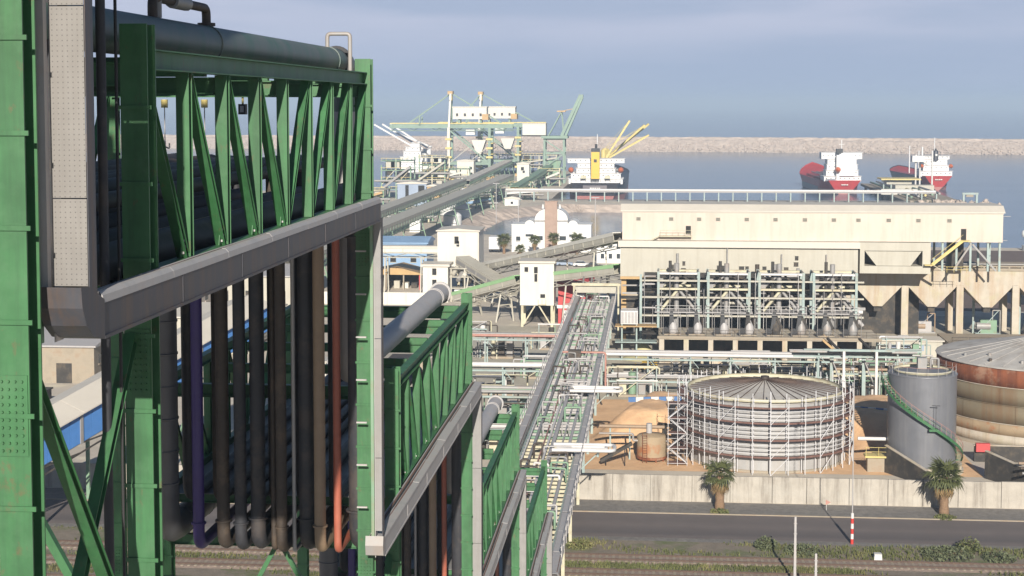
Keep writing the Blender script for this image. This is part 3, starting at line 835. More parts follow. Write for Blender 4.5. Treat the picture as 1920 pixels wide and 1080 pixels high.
# curved corner piece under the first drop
mb = MB()
zc = ZF[1] - 0.15
corner = [(20.25, zc - 0.02), (19.85, zc + 0.06), (19.58, zc + 0.24), (19.44, zc + 0.48), (19.40, zc + 0.75), (19.74, zc + 0.72), (20.25, zc + 0.50)]
MB().prism(corner, 'x', -7.205, -7.175).build('corner_plate', GALV_SHADE, tray)
MB().prism(corner, 'x', -7.74, -7.71).build('corner_plate', GALV_SHADE, tray)
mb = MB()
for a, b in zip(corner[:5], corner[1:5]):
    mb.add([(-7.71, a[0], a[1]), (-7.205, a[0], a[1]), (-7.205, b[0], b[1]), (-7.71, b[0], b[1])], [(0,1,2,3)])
mb.build('corner_back', GALV_SHADE, tray)  # dark colour paints the shadow on the corner front
# green and grey channels the first drop is clipped to
MB().box(-7.86, -7.79, 19.56, 19.72, 38.95, 53).build('support_channel', G_PALE, tray)
MB().box(-7.785, -7.68, 19.60, 19.72, 39.3, 53).build('support_channel', GALV, tray)
MB().box(-7.50, -7.42, 41.5, 41.6, 30.0, 39.0).build('support_channel', G_PALE, tray)
brk = MB().box(-0.28, 0.0, -0.03, 0.03, -0.02, 0.02).mesh('bracket', GALV)
for k, y in ((1, 41.8), (2, 65.7), (3, 88.9)):
    z = ZF[k] - 1.0
    while z > ZF[k+1] + 0.8:
        put('bracket', brk, tray, (-0.26, y - 20.0, z)); z -= 1.15

# small runs clipped to the right side of the second tower
o = MB().path([(-7.50, 42.1, 38.6), (-7.50, 42.1, 30.6)], 0.045, 8).build('pink_conduit', PIPE_PK); tag(o, 'thin faded pink conduit clipped beside the tall green column', 'conduit')
o = MB().tube((-7.93, 22.4, 30.0), (-7.93, 22.4, 47.0), 0.07, 10).build('standpipe', PIPE_D); tag(o, 'dark standpipe just behind the perforated cable duct', 'pipe')
o = MB().tube((-7.83, 22.75, 30.0), (-7.83, 22.75, 50.0), 0.024, 6).build('hanging_cable', CABLE_BK); tag(o, 'thin black cable hanging behind the perforated cable duct', 'cable')

# lamp and lifting hooks under the far end beam
def hook(x, lab):
    t = thing('lifting_hook', lab, 'hook', (x, 42.2, 42.0), 'hooks under the end beam')
    MB().tube((x, 42.2, 41.9), (x, 42.2, 42.12), 0.09, 10).build('pulley_block', YEL_PALE, t)
    MB().tube((x, 42.2, 41.0), (x, 42.2, 41.9), 0.014, 6).build('chain', GALV, t)
    MB().path([(x, 42.2, 41.0), (x, 42.2, 40.85), (x + 0.12, 42.2, 40.80), (x + 0.12, 42.2, 40.95)], 0.022, 6).build('hook_bend', GALV, t)
hook(-13.2, 'lifting hook on a chain under the end beam of the highest span')
hook(-12.1, 'lifting hook on a chain under the end beam of the highest span')
t = thing('hanging_lamp', 'small black lamp hanging under the end beam of the highest span', 'lamp', (-11.05, 42.2, 41.75))
MB().tube((-11.05, 42.2, 42.0), (-11.05, 42.2, 42.2), 0.03, 8).build('stem', YEL_PALE, t)
MB().box(-11.15, -10.95, 42.1, 42.3, 41.72, 42.0).build('housing', BLACK, t)
MB().box(-11.1, -11.0, 42.09, 42.1, 41.78, 41.95).build('lens', GALV, t)

# ================================================================ LOW PIPE RACK
rack = thing('pipe_rack', 'long low pipe rack crossing over the road towards the cream plant building', 'pipe rack', (-10.6, 118, 0))
ys = [120.5, 130.3, 138.2, 150.4, 165.6, 178, 190, 202, 214, 226, 238, 250, 262, 274, 285]
for y in ys:
    for x in (-13.3, -7.95):
        MB().ibeam((x, y, 0.02), (x, y, 6.75), 0.30, 0.30, (0, 1, 0)).build('column', CREAM_STEEL if y < 170 else G_TEAL, rack)
    MB().beam((-13.1, y + 0.17, 3.0), (-8.1, y + 0.17, 6.5), 0.12, 0.12).build('brace', G_TEAL, rack)
for x in (-13.3, -7.95):
    MB().ibeam((x, 117, 6.9), (x, 286, 6.9), 0.30, 0.2, (0, 0, 1)).build('side_girder', G_TEAL, rack)
    MB().ibeam((x, 117, 5.2), (x, 286, 5.2), 0.2, 0.16, (0, 0, 1)).build('side_girder', G_TEAL, rack)
cb = {}
for m_, nm in ((CREAM_STEEL, 'c'), (G_PALE, 'g'), (G_PALE, 't'), (GALV, 'v')):
    cb[nm] = MB().box(-2.6, 2.6, -0.09, 0.09, -0.12, 0.12).mesh('cross_beam', m_)
y = 118.0; i = 0
while y < 286:
    put('cross_beam', cb['c' if y < 165 else 'vgvtvv'[i % 6]], rack, (0, y - 118, 6.98)); 
    if i % 2 == 0: put('cross_beam', cb['t'], rack, (0, y - 118 + 0.4, 5.2))
    y += 1.55; i += 1
dg = MB().beam((-2.5, 0, 0), (2.5, 3.0, 0), 0.07, 0.07).mesh('plan_brace', G_TEAL)
for k in range(54): put('plan_brace', dg, rack, (0, 1 + k * 3.1, 6.78), (0, 0, 0), (1 if k % 2 else -1, 1, 1))

def rack_tray(x0, x1, label):
    t = thing('cable_tray', label, 'cable tray', ((x0 + x1) / 2, 116, 7.1))
    MB().box(x0, x1, 115.5, 287, 7.10, 7.14).build('bottom_plate', GALV, t)
    for x in (x0, x1): MB().box(x - 0.02, x + 0.02, 115.5, 287, 7.06, 7.52).build('side_plate', GALV, t)
    y = 115.5
    while y < 286:
        w = rnd.uniform(-0.02, 0.02)
        MB().box(x0 + 0.03, x1 - 0.03 - rnd.choice([0, 0, 0.12]), y + 0.02, min(y + 5.9, 286.9), 7.46 + w, 7.49 + w).build('cover', GALV, t); y += 6.0
    MB().tube((x1 - 0.10, 116, 7.5), (x1 - 0.10, 286, 7.5), 0.035, 6).build('cable', CABLE_BR, t)
rack_tray(-14.35, -13.5, 'wide grey cable tray along the far side of the low pipe rack')
rack_tray(-7.75, -7.0, 'grey cable tray along the road side edge of the low pipe rack')
EX = [(-12.1, 0.15, PIPE_GR, 'grey pipe on the low rack second from the wide tray'), (-9.3, 0.09, GALV, 'narrow galvanised pipe on the low rack near the outer tray'), (-10.75, 0.12, PIPE_WH, 'pale pipe on the low rack beside the thick galvanised pipe'), (-8.55, 0.16, GALV, 'galvanised pipe on the low rack next to the outer tray'), (-12.85, 0.10, PIPE_WH, 'thin white pipe on the low rack beside the wide tray'), (-11.2, 0.07, PIPE_PK, 'thin pinkish pipe on the low rack'), (-10.2, 0.22, GALV, 'thick galvanised pipe lying along the middle of the low rack')]
for x, r, m_, lab in EX:
    o = MB().path([(x, 116.5, 7.1 + r + 0.42), (x, 286, 7.1 + r + 0.42)], r, 10).build('rack_pipe', m_); tag(o, lab, 'pipe', 'pipes on the low rack')
r_ = random.Random(77)
for k in range(70):
    y = 122 + 160 * r_.random(); x = r_.uniform(-13, -9.5); w = r_.uniform(0.6, 3.2); h_ = r_.uniform(0.25, 1.0)
    if x + w > -8.1: w = -8.1 - x
    MB().path([(x, y, 7.2), (x, y, 7.75 + h_), (x + w, y + r_.uniform(-0.6, 0.6), 7.75 + h_), (x + w, y, 7.2)], r_.uniform(0.05, 0.12), 7, bend=0.2).build('branch_line', r_.choice([PIPE_GR, GALV, PIPE_WH, G_PALE, PIPE_BR, GALV]), rack)
for k in range(56):
    y = 120 + 3.0 * k
    for x in (-7.0, -14.4):
        MB().box(x - 0.05, x + 0.05, y - 0.05, y + 0.05, 6.9, 8.5).build('guard_post', GALV, rack)
for x in (-7.0, -14.4):
    for z in (7.95, 8.5): MB().tube((x, 119, z), (x, 286, z), 0.035, 5).build('guard_rail', GALV, rack)
# white expansion loops
for y, lab in ((155.4, 'pair of white looped pipes sticking out over the road'), (188.0, 'pair of white looped pipes sticking out beside the orange earth bank')):
    t = thing('expansion_loop', lab, 'pipe loop', (-9, y, 7.9))
    MB().path([(-10.0, y - 0.45, 8.1), (-3.9, y - 0.45, 8.1), (-3.9, y + 2.2, 8.1), (-10.0, y + 2.2, 8.1)], 0.19, 12, bend=0.7).build('outer_pipe', PIPE_WH, t)
    MB().path([(-9.6, y + 0.35, 8.05), (-4.7, y + 0.35, 8.05), (-4.7, y + 1.4, 8.05), (-9.6, y + 1.4, 8.05)], 0.16, 10, bend=0.4).build('inner_pipe', PIPE_WH, t)
    MB().box(-5.6, -5.4, y - 0.8, y + 2.6, 7.55, 7.75).build('support_arm', G_TEAL, t)
    MB().beam((-5.5, y + 0.9, 7.6), (-7.8, y + 0.9, 5.4), 0.12, 0.12).build('strut', G_TEAL, t)
# pipe bridge frame crossing above the rack
t = thing('portal_frame', 'pale steel portal frame straddling the far end of the low pipe rack', 'steel frame', (-10.6, 287, 0))
for x in (-14.6, -6.6): MB().ibeam((x, 287, 0), (x, 287, 9.6), 0.3, 0.3, (0, 1, 0)).build('post', CREAM_STEEL, t)
MB().box(-15, -6.2, 286.8, 287.2, 9.3, 9.8).build('top_beam', CREAM_STEEL, t)
MB().box(-14.2, -7.0, 287.3, 290.5, 8.0, 9.3).build('sheeted_hood', GREIGE, t)
for x in (-13, -11.5, -9.8, -8.4): MB().tube((x, 287.2, 9.35), (x, 291, 10.4), 0.16, 8).build('riser', PIPE_GR, t)
t = thing('pipe_portal', 'white pipe portal bridging across the low rack near the red box', 'pipe', (-8, 214, 0))
MB().path([(-12.4, 214, 8.6), (-6.6, 214, 8.6), (-6.6, 214, 3.2)], 0.14, 10, bend=0.4).build('bend_pipe', PIPE_PK, t)
MB().box(-11.6, -9.9, 213.5, 214.6, 7.9, 8.9).build('junction_box', PIPE_BR, t)

def cross_rack(y, x0, x1, z, label, mats, posts, dy=0.75):
    t = thing('cross_rack', label, 'pipe rack', ((x0 + x1) / 2, y, 0), 'cross racks')
    for x in posts:
        for yy in (y, y + dy * len(mats) + 0.4):
            MB().ibeam((x, yy, 0.02), (x, yy, z - 0.1), 0.2, 0.2, (0, 1, 0)).build('post', G_TEAL, t)
        MB().box(x - 0.1, x + 0.1, y - 0.2, y + dy * len(mats) + 0.6, z - 0.1, z + 0.1).build('cross_arm', G_TEAL, t)
        MB().beam((x + 0.1, y, z - 0.15), (x + 1.2, y, z - 1.5), 0.09, 0.09).build('knee_brace', G_TEAL, t)
    for yy in (y - 0.12, y + dy * len(mats) + 0.5):
        MB().ibeam((x0, yy, z - 0.28), (x1, yy, z - 0.28), 0.26, 0.16, (0, 0, 1)).build('girder', G_TEAL, t)
    for i, (m_, r) in enumerate(mats):
        MB().tube((x0 - 0.4, y + 0.4 + dy * i, z + 0.1 + r), (x1 + 0.4, y + 0.4 + dy * i, z + 0.1 + r), r, 12).build('pipe', m_, t)
    return t
cross_rack(203.5, -30, -13.6, 4.6, 'teal cross rack with thin grey pipes joining the low rack', [(PIPE_GR, 0.2), (PIPE_WH, 0.16), (G_PALE, 0.15), (PIPE_GR, 0.3)], [-28, -21])
cross_rack(219, -30, -13.6, 5.4, 'teal cross rack with a fat flanged white pipe joining the low rack', [(PIPE_WH, 0.35), (G_TEAL, 0.12), (PIPE_BR, 0.22)], [-28, -21])
cross_rack(252, -29, -13.6, 4.8, 'teal cross rack with pinkish pipes in front of the ivory tower on legs', [(PIPE_PK, 0.22), (PIPE_GR, 0.3), (PIPE_WH, 0.15), (G_TEAL, 0.2)], [-27, -20.5])
cross_rack(233, -7.2, 27.5, 5.0, 'long teal cross rack behind the scaffolded tank', [(PIPE_WH, 0.26), (PIPE_GR, 0.22), (PIPE_PK, 0.12), (GALV, 0.3)], [-1.0, 5.2, 11.0, 17.4, 23.6])
cross_rack(228, -6.5, 20, 2.6, 'low teal cross rack half hidden behind the blue and white kerb', [(PIPE_GR, 0.18), (GALV, 0.24), (PIPE_BG, 0.14)], [-0.2, 7.5, 14.5])

# ================================================================ WALL, KERB, POLES
wall = thing('boundary_wall', 'long stained concrete panel wall along the far side of the road', 'wall', (0, 168, 0))
x = -120.0; i = 0
while x < 90:
    w = rnd.choice([3.6, 4.0, 4.4, 4.0]); dz = rnd.uniform(-0.03, 0.03); dy = rnd.uniform(-0.025, 0.025)
    MB().box(x + 0.03, x + w - 0.03, 168 + dy, 168.24 + dy, 0.0, 2.78 + dz).build('wall_panel', CONC_W, wall)
    MB().box(x - 0.14, x + 0.14, 168.24 + 0.04, 168.5, 0.0, 2.7).build('post', CONC_W, wall)
    x += w; i += 1

def kerb_row(label, pts):
    t = thing('painted_kerb', label, 'kerb', pts[0])
    i = 0
    for a, b in zip(pts[:-1], pts[1:]):
        a = Vector(a); b = Vector(b); nseg = max(1, round((b - a).length / 0.95))
        for k in range(nseg):
            p = a.lerp(b, (k + 0.02) / nseg); q = a.lerp(b, (k + 0.98) / nseg)
            MB().beam(p + Vector((0, 0, 0.3)), q + Vector((0, 0, 0.3)), 0.3, 0.62).build('kerb_block', KERB_B if i % 2 == 0 else KERB_W, t); i += 1
kerb_row('blue and white painted kerb behind the orange earth bank', [(-3.4, 206.5, 3.35), (4.5, 206.5, 3.6)])
kerb_row('blue and white painted kerb between the scaffolded tank and the grey tank', [(24.0, 203.5, 3.3), (31.5, 201.5, 3.2)])
kerb_row('blue and white painted kerb under the stained concrete hoppers', [(37.0, 271.5, 0.3), (48.0, 271.5, 0.3)])

t = thing('lamp_mast', 'tall thin white mast with a red and white banded foot at the roadside', 'mast', (18.9, 152.9, 0))
for k in range(6):
    MB().tube((18.9, 152.9, k * 0.5), (18.9, 152.9, k * 0.5 + 0.5), 0.15, 12).build('band', RED_P if k % 2 == 0 else KERB_W, t)
MB().tube((18.9, 152.9, 3.0), (18.9, 152.9, 16.5), 0.06, 8, 0.035).build('pole', GALV, t)
MB().tube((18.9, 152.9, 16.4), (18.9, 154.2, 16.7), 0.04, 6).build('arm', PIPE_WH, t)
MB().box(18.75, 19.05, 154.1, 154.8, 16.62, 16.78).build('lamp_head', GALV, t)
for x, y, h, lab in ((12.3, 139.0, 6.1, 'taller bare concrete post beside the railway tracks'), (13.6, 134.0, 4.3, 'shorter bare concrete post beside the railway tracks')):
    t = thing('concrete_post', lab, 'post', (x, y, 0))
    MB().add([(x-0.12,y-0.12,0),(x+0.12,y-0.12,0),(x+0.12,y+0.12,0),(x-0.12,y+0.12,0),(x-0.085,y-0.085,h),(x+0.085,y-0.085,h),(x+0.085,y+0.085,h),(x-0.085,y+0.085,h)], [(0,3,2,1),(4,5,6,7),(0,1,5,4),(1,2,6,5),(2,3,7,6),(3,0,4,7)]).build('shaft', GALV, t)
    for z in (h - 0.6, h - 1.5, h - 2.4): MB().box(x - 0.15, x + 0.15, y - 0.15, y - 0.10, z, z + 0.05).build('clamp', GALV, t)
t = thing('road_sign', 'small red and white sign on the gravel by the wall', 'sign', (17.8, 165.6, 0))
MB().tube((17.8, 165.6, 0), (17.8, 165.6, 1.1), 0.03, 6).build('post', PIPE_WH, t)
MB().prism([(17.72, 0.55), (18.25, 0.85), (17.72, 1.12)], 'y', 165.55, 165.57).build('plate', PIPE_PK, t)
t = thing('marker_block', 'white concrete marker block by the railway verge', 'block', (20.6, 147.6, 0))
MB().prism([(20.25, 0), (21.0, 0), (20.95, 0.55), (20.3, 0.55)], 'y', 147.4, 148.0).build('body', KERB_W, t)
MB().box(20.28, 20.97, 147.38, 148.02, 0.55, 0.60).build('cap', KERB_W, t)

# ================================================================ PALMS AND BUSHES
def frond_mesh(mat, L, droop, seed, fan=True):
    """fan palm leaf on a stalk: pleated blades spread from the stalk tip"""
    r_ = random.Random(seed); mb = MB()
    st = L * 0.42
    mb.tube((0, 0, 0), (st, 0, -droop * 0.10 * st), 0.022, 4, 0.012, cap=False)
    c = Vector((st, 0, -droop * 0.10 * st))
    nb = 13
    for i in range(nb):
        a = R(-92 + 184 * i / (nb - 1)) + r_.uniform(-0.03, 0.03)
        l = (L - st) * (0.80 + 0.2 * math.cos(a)) * r_.uniform(0.85, 1.05)
        d = Vector((math.cos(a), math.sin(a), 0)); s = Vector((-d.y, d.x, 0))
        w = 0.038 * L
        mid = c + d * l * 0.55 + Vector((0, 0, -droop * 0.10 * l)); tip = c + d * l + Vector((0, 0, -droop * (0.30 + 0.5 * r_.random()) * l))
        mb.add([c, mid + s * w, mid - s * w, tip], [(0, 2, 1), (1, 2, 3)])
    return mb.mesh('frond', mat)
FR = [frond_mesh(FROND, 1.0, d, i) for i, d in enumerate((0.5, 0.9, 1.3))]
FRD = [frond_mesh(FROND_D, 0.95, d, 20 + i) for i, d in enumerate((1.4, 1.9))]
def palm(loc, h, rc, label, seed, group, skirt=26, nf=38, trunk_r=0.42):
    r_ = random.Random(seed)
    t = thing('palm_tree', label, 'palm tree', loc, group)
    prof = []
    for k in range(9):
        z = h * k / 8; prof.append((trunk_r * (1.25 - 0.45 * k / 8) * (1 + 0.12 * ((k % 2) - 0.5)), z))
    MB().lathe(prof + [(0.02, h + 0.1)], (0, 0, 0), 12).build('trunk', TRUNK, t, local=True)
    cr = bpy.data.objects.new('crown', None); cr.empty_display_size = 0.3; cr.parent = t; cr.location = (0, 0, h); col.objects.link(cr)
    for i in range(nf):
        el = R(80 - 105 * (i / nf) ** 0.9 + r_.uniform(-8, 8)); az = i * 2.399 + r_.uniform(-0.3, 0.3)
        s = rc * r_.uniform(0.82, 1.1)
        put('frond', FR[r_.randrange(3)], cr, (0.12*math.cos(az), 0.12*math.sin(az), r_.uniform(-0.15, 0.2)), (r_.uniform(-0.3, 0.3), -el, az), (s, s, s))
    for i in range(skirt):
        el = R(-35 - 45 * r_.random()); az = i * 2.399 + r_.uniform(-0.4, 0.4); s = rc * r_.uniform(0.65, 0.95)
        put('dry_frond', FRD[r_.randrange(2)], cr, (0.15*math.cos(az), 0.15*math.sin(az), -r_.uniform(0.1, 0.55)), (r_.uniform(-0.3, 0.3), -el, az), (s, s, s))
    # weeds at the foot
    return t
palm((6.8, 165.0, 0), 3.7, 2.0, 'fan palm with a brown skirt in front of the scaffolded tank', 3, 'palms along the wall', skirt=44, nf=26)
palm((29.6, 164.8, 0), 3.9, 2.3, 'fan palm with a full crown in front of the grey tank', 9, 'palms along the wall', skirt=30, nf=46)

def bush(loc, rx, h, n_, label, seed, mat=LEAF, name='bush'):
    r_ = random.Random(seed)
    t = thing(name, label, 'bush', loc)
    st = MB()
    for i in range(7):
        a = r_.uniform(0, 6.28); st.tube((0, 0, 0), (rx*0.6*math.cos(a), rx*0.6*math.sin(a), h*r_.uniform(0.5, 0.9)), 0.03, 4, 0.01, cap=False)
    st.build('stems', TRUNK, t, local=True)
    mb = MB()
    for i in range(n_):
        a = r_.uniform(0, 6.28); rr = rx * math.sqrt(r_.random()); z = h * (0.08 + 0.92 * r_.random()) * (1 - 0.55 * (rr / rx) ** 2) * r_.uniform(0.7, 1.0)
        c = Vector((rr*math.cos(a), rr*math.sin(a), z)); s = r_.uniform(0.05, 0.13)
        u = Vector((r_.uniform(-1,1), r_.uniform(-1,1), r_.uniform(-0.6,1))).normalized(); v = u.cross(Vector((r_.uniform(-1,1), r_.uniform(-1,1), r_.uniform(-1,1)))).normalized()
        mb.add([c - u*s*1.6, c + v*s*0.7, c + u*s*1.6, c - v*s*0.7], [(0, 1, 2, 3)])
    mb.build('foliage', mat, t, local=True)
    return t
bush((10.6, 150.6, 0), 1.1, 1.3, 900, 'dark green bush beside the taller concrete post', 1)
bush((13.9, 149.6, 0), 1.8, 0.8, 800, 'low sprawling green bush on the verge by the banded mast', 2)
bush((29.5, 151.4, 0), 1.2, 1.5, 420, 'spiky young palm bush at the road edge', 4, FROND)
bush((27.2, 149.4, 0), 2.4, 0.9, 1000, 'wide low grey green bush on the verge near the spiky bush', 5)
bush((31.8, 148.6, 0), 1.5, 0.9, 700, 'rounded green bush on the verge near the spiky bush', 6)
bush((6.8, 163.6, 0), 1.0, 0.4, 300, 'tuft of weeds at the foot of the skirted palm', 7, GRASS, 'weed_tuft')
bush((29.5, 163.4, 0), 1.1, 0.4, 320, 'tuft of weeds at the foot of the full crowned palm', 8, GRASS, 'weed_tuft')
bush((-7.0, 149.5, 0), 1.3, 0.7, 500, 'green weeds round the foot of the rack column', 11, GRASS, 'weed_tuft')

# ================================================================ TANKS
# scaffolded tank
TC = (13.1, 191.0, 0.0); TR = 9.0; TH = 7.9
tank = thing('storage_tank', 'broad silver clad tank with ribbed cone roof inside scaffolding', 'tank', TC)
MB().lathe([(TR + 0.3, 0.0), (TR + 0.3, 0.25), (TR, 0.25)], TC, 64).build('base_ring', CONC_D, tank)
for k in range(8):
    z0 = 0.25 + k * (TH - 0.25) / 8; z1 = 0.25 + (k + 1) * (TH - 0.25) / 8
    MB().lathe([(TR - 0.05, z0), (TR + 0.05 - 0.006 * k, z0), (TR + 0.03 - 0.006 * k, z1), (TR - 0.05, z1)], TC, 64, smooth=False).build('shell_course', TANK_S, tank)
roof = MB().lathe([(TR + 0.14, TH - 0.02), (TR + 0.14, TH + 0.06), (TR - 0.3, TH + 0.10), (0.4, TH + 1.35), (0.02, TH + 1.38)], TC, 48, smooth=False).build('roof', TANK_R, tank)
rib = MB().beam((0.5, 0, TH + 1.40), (TR, 0, TH + 0.14), 0.06, 0.07).mesh('rib', RAIL)
for i in range(36): put('rib', rib, roof, (0, 0, 0), (0, 0, R(10 * i + 5)))
MB().lathe([(TR + 0.10, TH + 0.10), (TR + 0.16, TH + 0.10), (TR + 0.16, TH + 0.55), (TR + 0.10, TH + 0.55)], TC, 64).build('rim_band', CREAM_STEEL, tank)
MB().tube((TC[0], TC[1], TH + 1.3), (TC[0], TC[1], TH + 1.75), 0.5, 16).build('vent', PIPE_BR, roof)

scaf = thing('scaffolding', 'ring of tube scaffolding with brown planks round the silver tank', 'scaffolding', TC)
NB = 32
post = MB().tube((0, 0, 0), (0, 0, 9.0), 0.055, 6).mesh('standard', SCAF)
r0, r1 = TR + 0.45, TR + 1.35
PL = [0.0, 1.95, 3.9, 5.85, 7.6]
led = {}
for rr in (r0, r1):
    Lc = 2 * rr * math.sin(math.pi / NB)
    led[rr] = MB().tube((0, -Lc/2, 0), (0, Lc/2, 0), 0.042, 5).mesh('ledger', SCAF)
trn = MB().tube((r0 - 0.1, 0, 0), (r1 + 0.12, 0, 0), 0.04, 5).mesh('transom', SCAF)
Lp = 2 * (r0 + 0.45) * math.sin(math.pi / NB)
plank = [MB().box(-0.40, 0.40, -Lp/2 + 0.01, Lp/2 - 0.01, -0.03, 0.03).mesh('plank', PLANK), MB().box(0.40, 0.43, -Lp/2 - 0.05, Lp/2 + 0.05, 0.0, 0.17).mesh('toe_board', PLANK)]
dgm = MB().tube((0, -Lp/2, 0), (0, Lp/2, 1.95), 0.042, 5).mesh('diagonal_tube', SCAF)
for i in range(NB):
    a = 2 * math.pi * i / NB; am = a + math.pi / NB
    front = math.sin(a) < 0.55
    for rr in (r0, r1):
        put('standard', post, scaf, (rr*math.cos(a), rr*math.sin(a), 0.02), (0, 0, 0), (1, 1, rnd.uniform(0.95, 1.06)))
    if not front: continue
    for li, z in enumerate(PL[1:]):
        put('plank', plank[0], scaf, ((r0 + 0.45)*math.cos(am), (r0 + 0.45)*math.sin(am), z), (0, rnd.uniform(-0.01, 0.01), am))
        put('toe_board', plank[1], scaf, ((r0 + 0.45)*math.cos(am), (r0 + 0.45)*math.sin(am), z), (0, 0, am))
        put('transom', trn, scaf, (0, 0, z - 0.07), (0, 0, a))
        for dz in ((0.95, 0.5, 1.45) if li < 3 else (0.95,)):
            rm = r1 * math.cos(math.pi / NB)
            put('ledger', led[r1], scaf, (rm*math.cos(am), rm*math.sin(am), z + dz), (0, 0, am))
        rm = r0 * math.cos(math.pi / NB)
        put('ledger', led[r0], scaf, (rm*math.cos(am), rm*math.sin(am), z - 0.1), (0, 0, am))
    if i % 3 == 0:
        for z in (0.0, 1.95, 3.9, 5.85):
            rm = (r1 + 0.04) * math.cos(math.pi / NB)
            put('diagonal_tube', dgm, scaf, (rm*math.cos(am), rm*math.sin(am), z), (0, 0, am))
# stair tower of the scaffolding on the left
st = thing('scaffold_stair', 'bushy scaffold stair tower beside the small rust stained tank', 'scaffolding', (3.0, 185.6, 0))
for x in (1.6, 2.7, 3.8):
    for y in (184.6, 186.0):
        MB().tube((x, y, 0), (x, y, 8.6), 0.035, 6).build('standard', SCAF, st)
for k in range(5):
    z = 0.3 + 1.75 * k
    MB().tube((1.5, 184.6, z), (3.9, 184.6, z), 0.028, 5).build('ledger', SCAF, st)
    MB().tube((1.5, 186.0, z + 0.9), (3.9, 186.0, z + 0.9), 0.028, 5).build('ledger', SCAF, st)
    MB().box(1.6, 3.8, 184.7, 185.9, z, z + 0.05).build('landing', PLANK, st)
    if k < 4:
        MB().beam((1.7 if k % 2 else 3.7, 185.3, z + 0.05), (3.7 if k % 2 else 1.7, 185.3, z + 1.75), 0.6, 0.06).build('flight', SCAF, st)
        MB().tube((1.6 if k % 2 else 3.8, 184.58, z), (3.8 if k % 2 else 1.6, 184.58, z + 1.75), 0.026, 5).build('diagonal_tube', SCAF, st)

# grey tank with spiral stair
GC = (30.6, 185.4, 0.0); GR_ = 3.85; GH = 11.3
gt = thing('storage_tank', 'tall smooth grey tank with a green spiral stair', 'tank', GC)
MB().lathe([(GR_ + 0.9, 0.0), (GR_ + 0.9, 0.35), (GR_ + 0.1, 0.35)], GC, 48).build('plinth', CONC, gt)
for i in range(16):
    a = R(i * 22.5 + 5)
    MB().beam((GC[0] + (GR_ + 0.1)*math.cos(a), GC[1] + (GR_ + 0.1)*math.sin(a), 0.6), (GC[0] + (GR_ + 0.7)*math.cos(a), GC[1] + (GR_ + 0.7)*math.sin(a), 0.6), 0.14, 0.5).build('anchor_bracket', CONC, gt)
MB().lathe([(GR_ + 0.72, 0.85), (GR_ + 0.72, 0.98), (GR_, 0.98), (GR_, 0.85)], GC, 48).build('anchor_ring', CONC, gt)
MB().lathe([(GR_, 0.35), (GR_, GH)], GC, 64).build('shell', TANK_G, gt)
grf = MB().lathe([(GR_ + 0.05, GH - 0.12), (GR_ + 0.08, GH), (GR_ - 0.4, GH + 0.06), (0.05, GH + 0.5)], GC, 64).build('roof', TANK_G, gt)
MB().lathe([(GR_ - 0.65, GH + 0.15), (GR_ - 0.6, GH + 0.15), (GR_ - 0.6, GH + 0.42), (GR_ - 0.65, GH + 0.42)], GC, 48).build('roof_curb', CREAM_STEEL, grf)
for i in range(20):
    a = R(i * 18); x = GC[0] + (GR_ - 0.1)*math.cos(a); y = GC[1] + (GR_ - 0.1)*math.sin(a)
    MB().tube((x, y, GH), (x, y, GH + 1.0), 0.022, 5).build('railing_post', GALV, grf)
for z in (0.5, 1.0):
    MB().lathe([(GR_ - 0.12, GH + z), (GR_ - 0.08, GH + z), (GR_ - 0.08, GH + z + 0.03), (GR_ - 0.12, GH + z + 0.03)], GC, 48).build('railing', GALV if z < 0.8 else PIPE_PK, grf)
MB().box(GC[0] - 0.6, GC[0] + 0.4, GC[1] - 0.5, GC[1] + 0.5, GH + 0.45, GH + 1.7).build('hatch_box', PIPE_GR, grf)
MB().path([(GC[0] + 0.9, GC[1], GH + 0.5), (GC[0] + 0.9, GC[1], GH + 1.6), (GC[0] + 1.8, GC[1], GH + 1.6), (GC[0] + 1.8, GC[1], GH + 0.5)], 0.12, 8).build('vent', PIPE_GR, grf)
sstair = bpy.data.objects.new('spiral_stair', None); sstair.parent = gt; col.objects.link(sstair)
def sp(t, r):    # t 0..1 from the top on the left, round the front, to the foot on the right
    a = R(178 + t * 192); return (GC[0] + r*math.cos(a), GC[1] + r*math.sin(a), 10.9 - t * 10.0)
for r_in, nm in ((GR_ + 0.06, 'stringer'), (GR_ + 0.78, 'stringer')):
    mb = MB(); vs = []; NN = 60
    for i in range(NN + 1):
        p = sp(i / NN, r_in); q = sp(i / NN, r_in + 0.05)
        vs += [(p[0], p[1], p[2] - 0.22), (q[0], q[1], q[2] - 0.22), (q[0], q[1], q[2] + 0.14), (p[0], p[1], p[2] + 0.14)]
    fs = [(4*i + a, 4*i + (a+1) % 4, 4*i + 4 + (a+1) % 4, 4*i + 4 + a) for i in range(NN) for a in range(4)]
    mb.add(vs, fs); mb.build(nm, G_GREEN, sstair)
for i in range(46):
    t = (i + 0.5) / 46; p = sp(t, GR_ + 0.11); q = sp(t, GR_ + 0.78)
    MB().beam(p, q, 0.24, 0.04).build('tread', G_PALE, sstair)
    if i % 2 == 0:
        MB().tube(q, (q[0], q[1], q[2] + 1.0), 0.02, 5).build('baluster', PIPE_PK, sstair)
for dz in (0.55, 1.0):
    MB().path([(p_[0], p_[1], p_[2] + dz) for p_ in [sp(i / 40, GR_ + 0.80) for i in range(41)]], 0.025, 5, bend=0.02, seg=1).build('handrail', PIPE_PK if dz > 0.8 else G_PALE, sstair)
pl = sp(0.52, GR_ + 0.45)
MB().box(pl[0] - 0.5, pl[0] + 0.5, pl[1] - 0.45, pl[1] + 0.35, pl[2] - 0.35, pl[2] - 0.1).build('landing', G_GREEN, sstair)
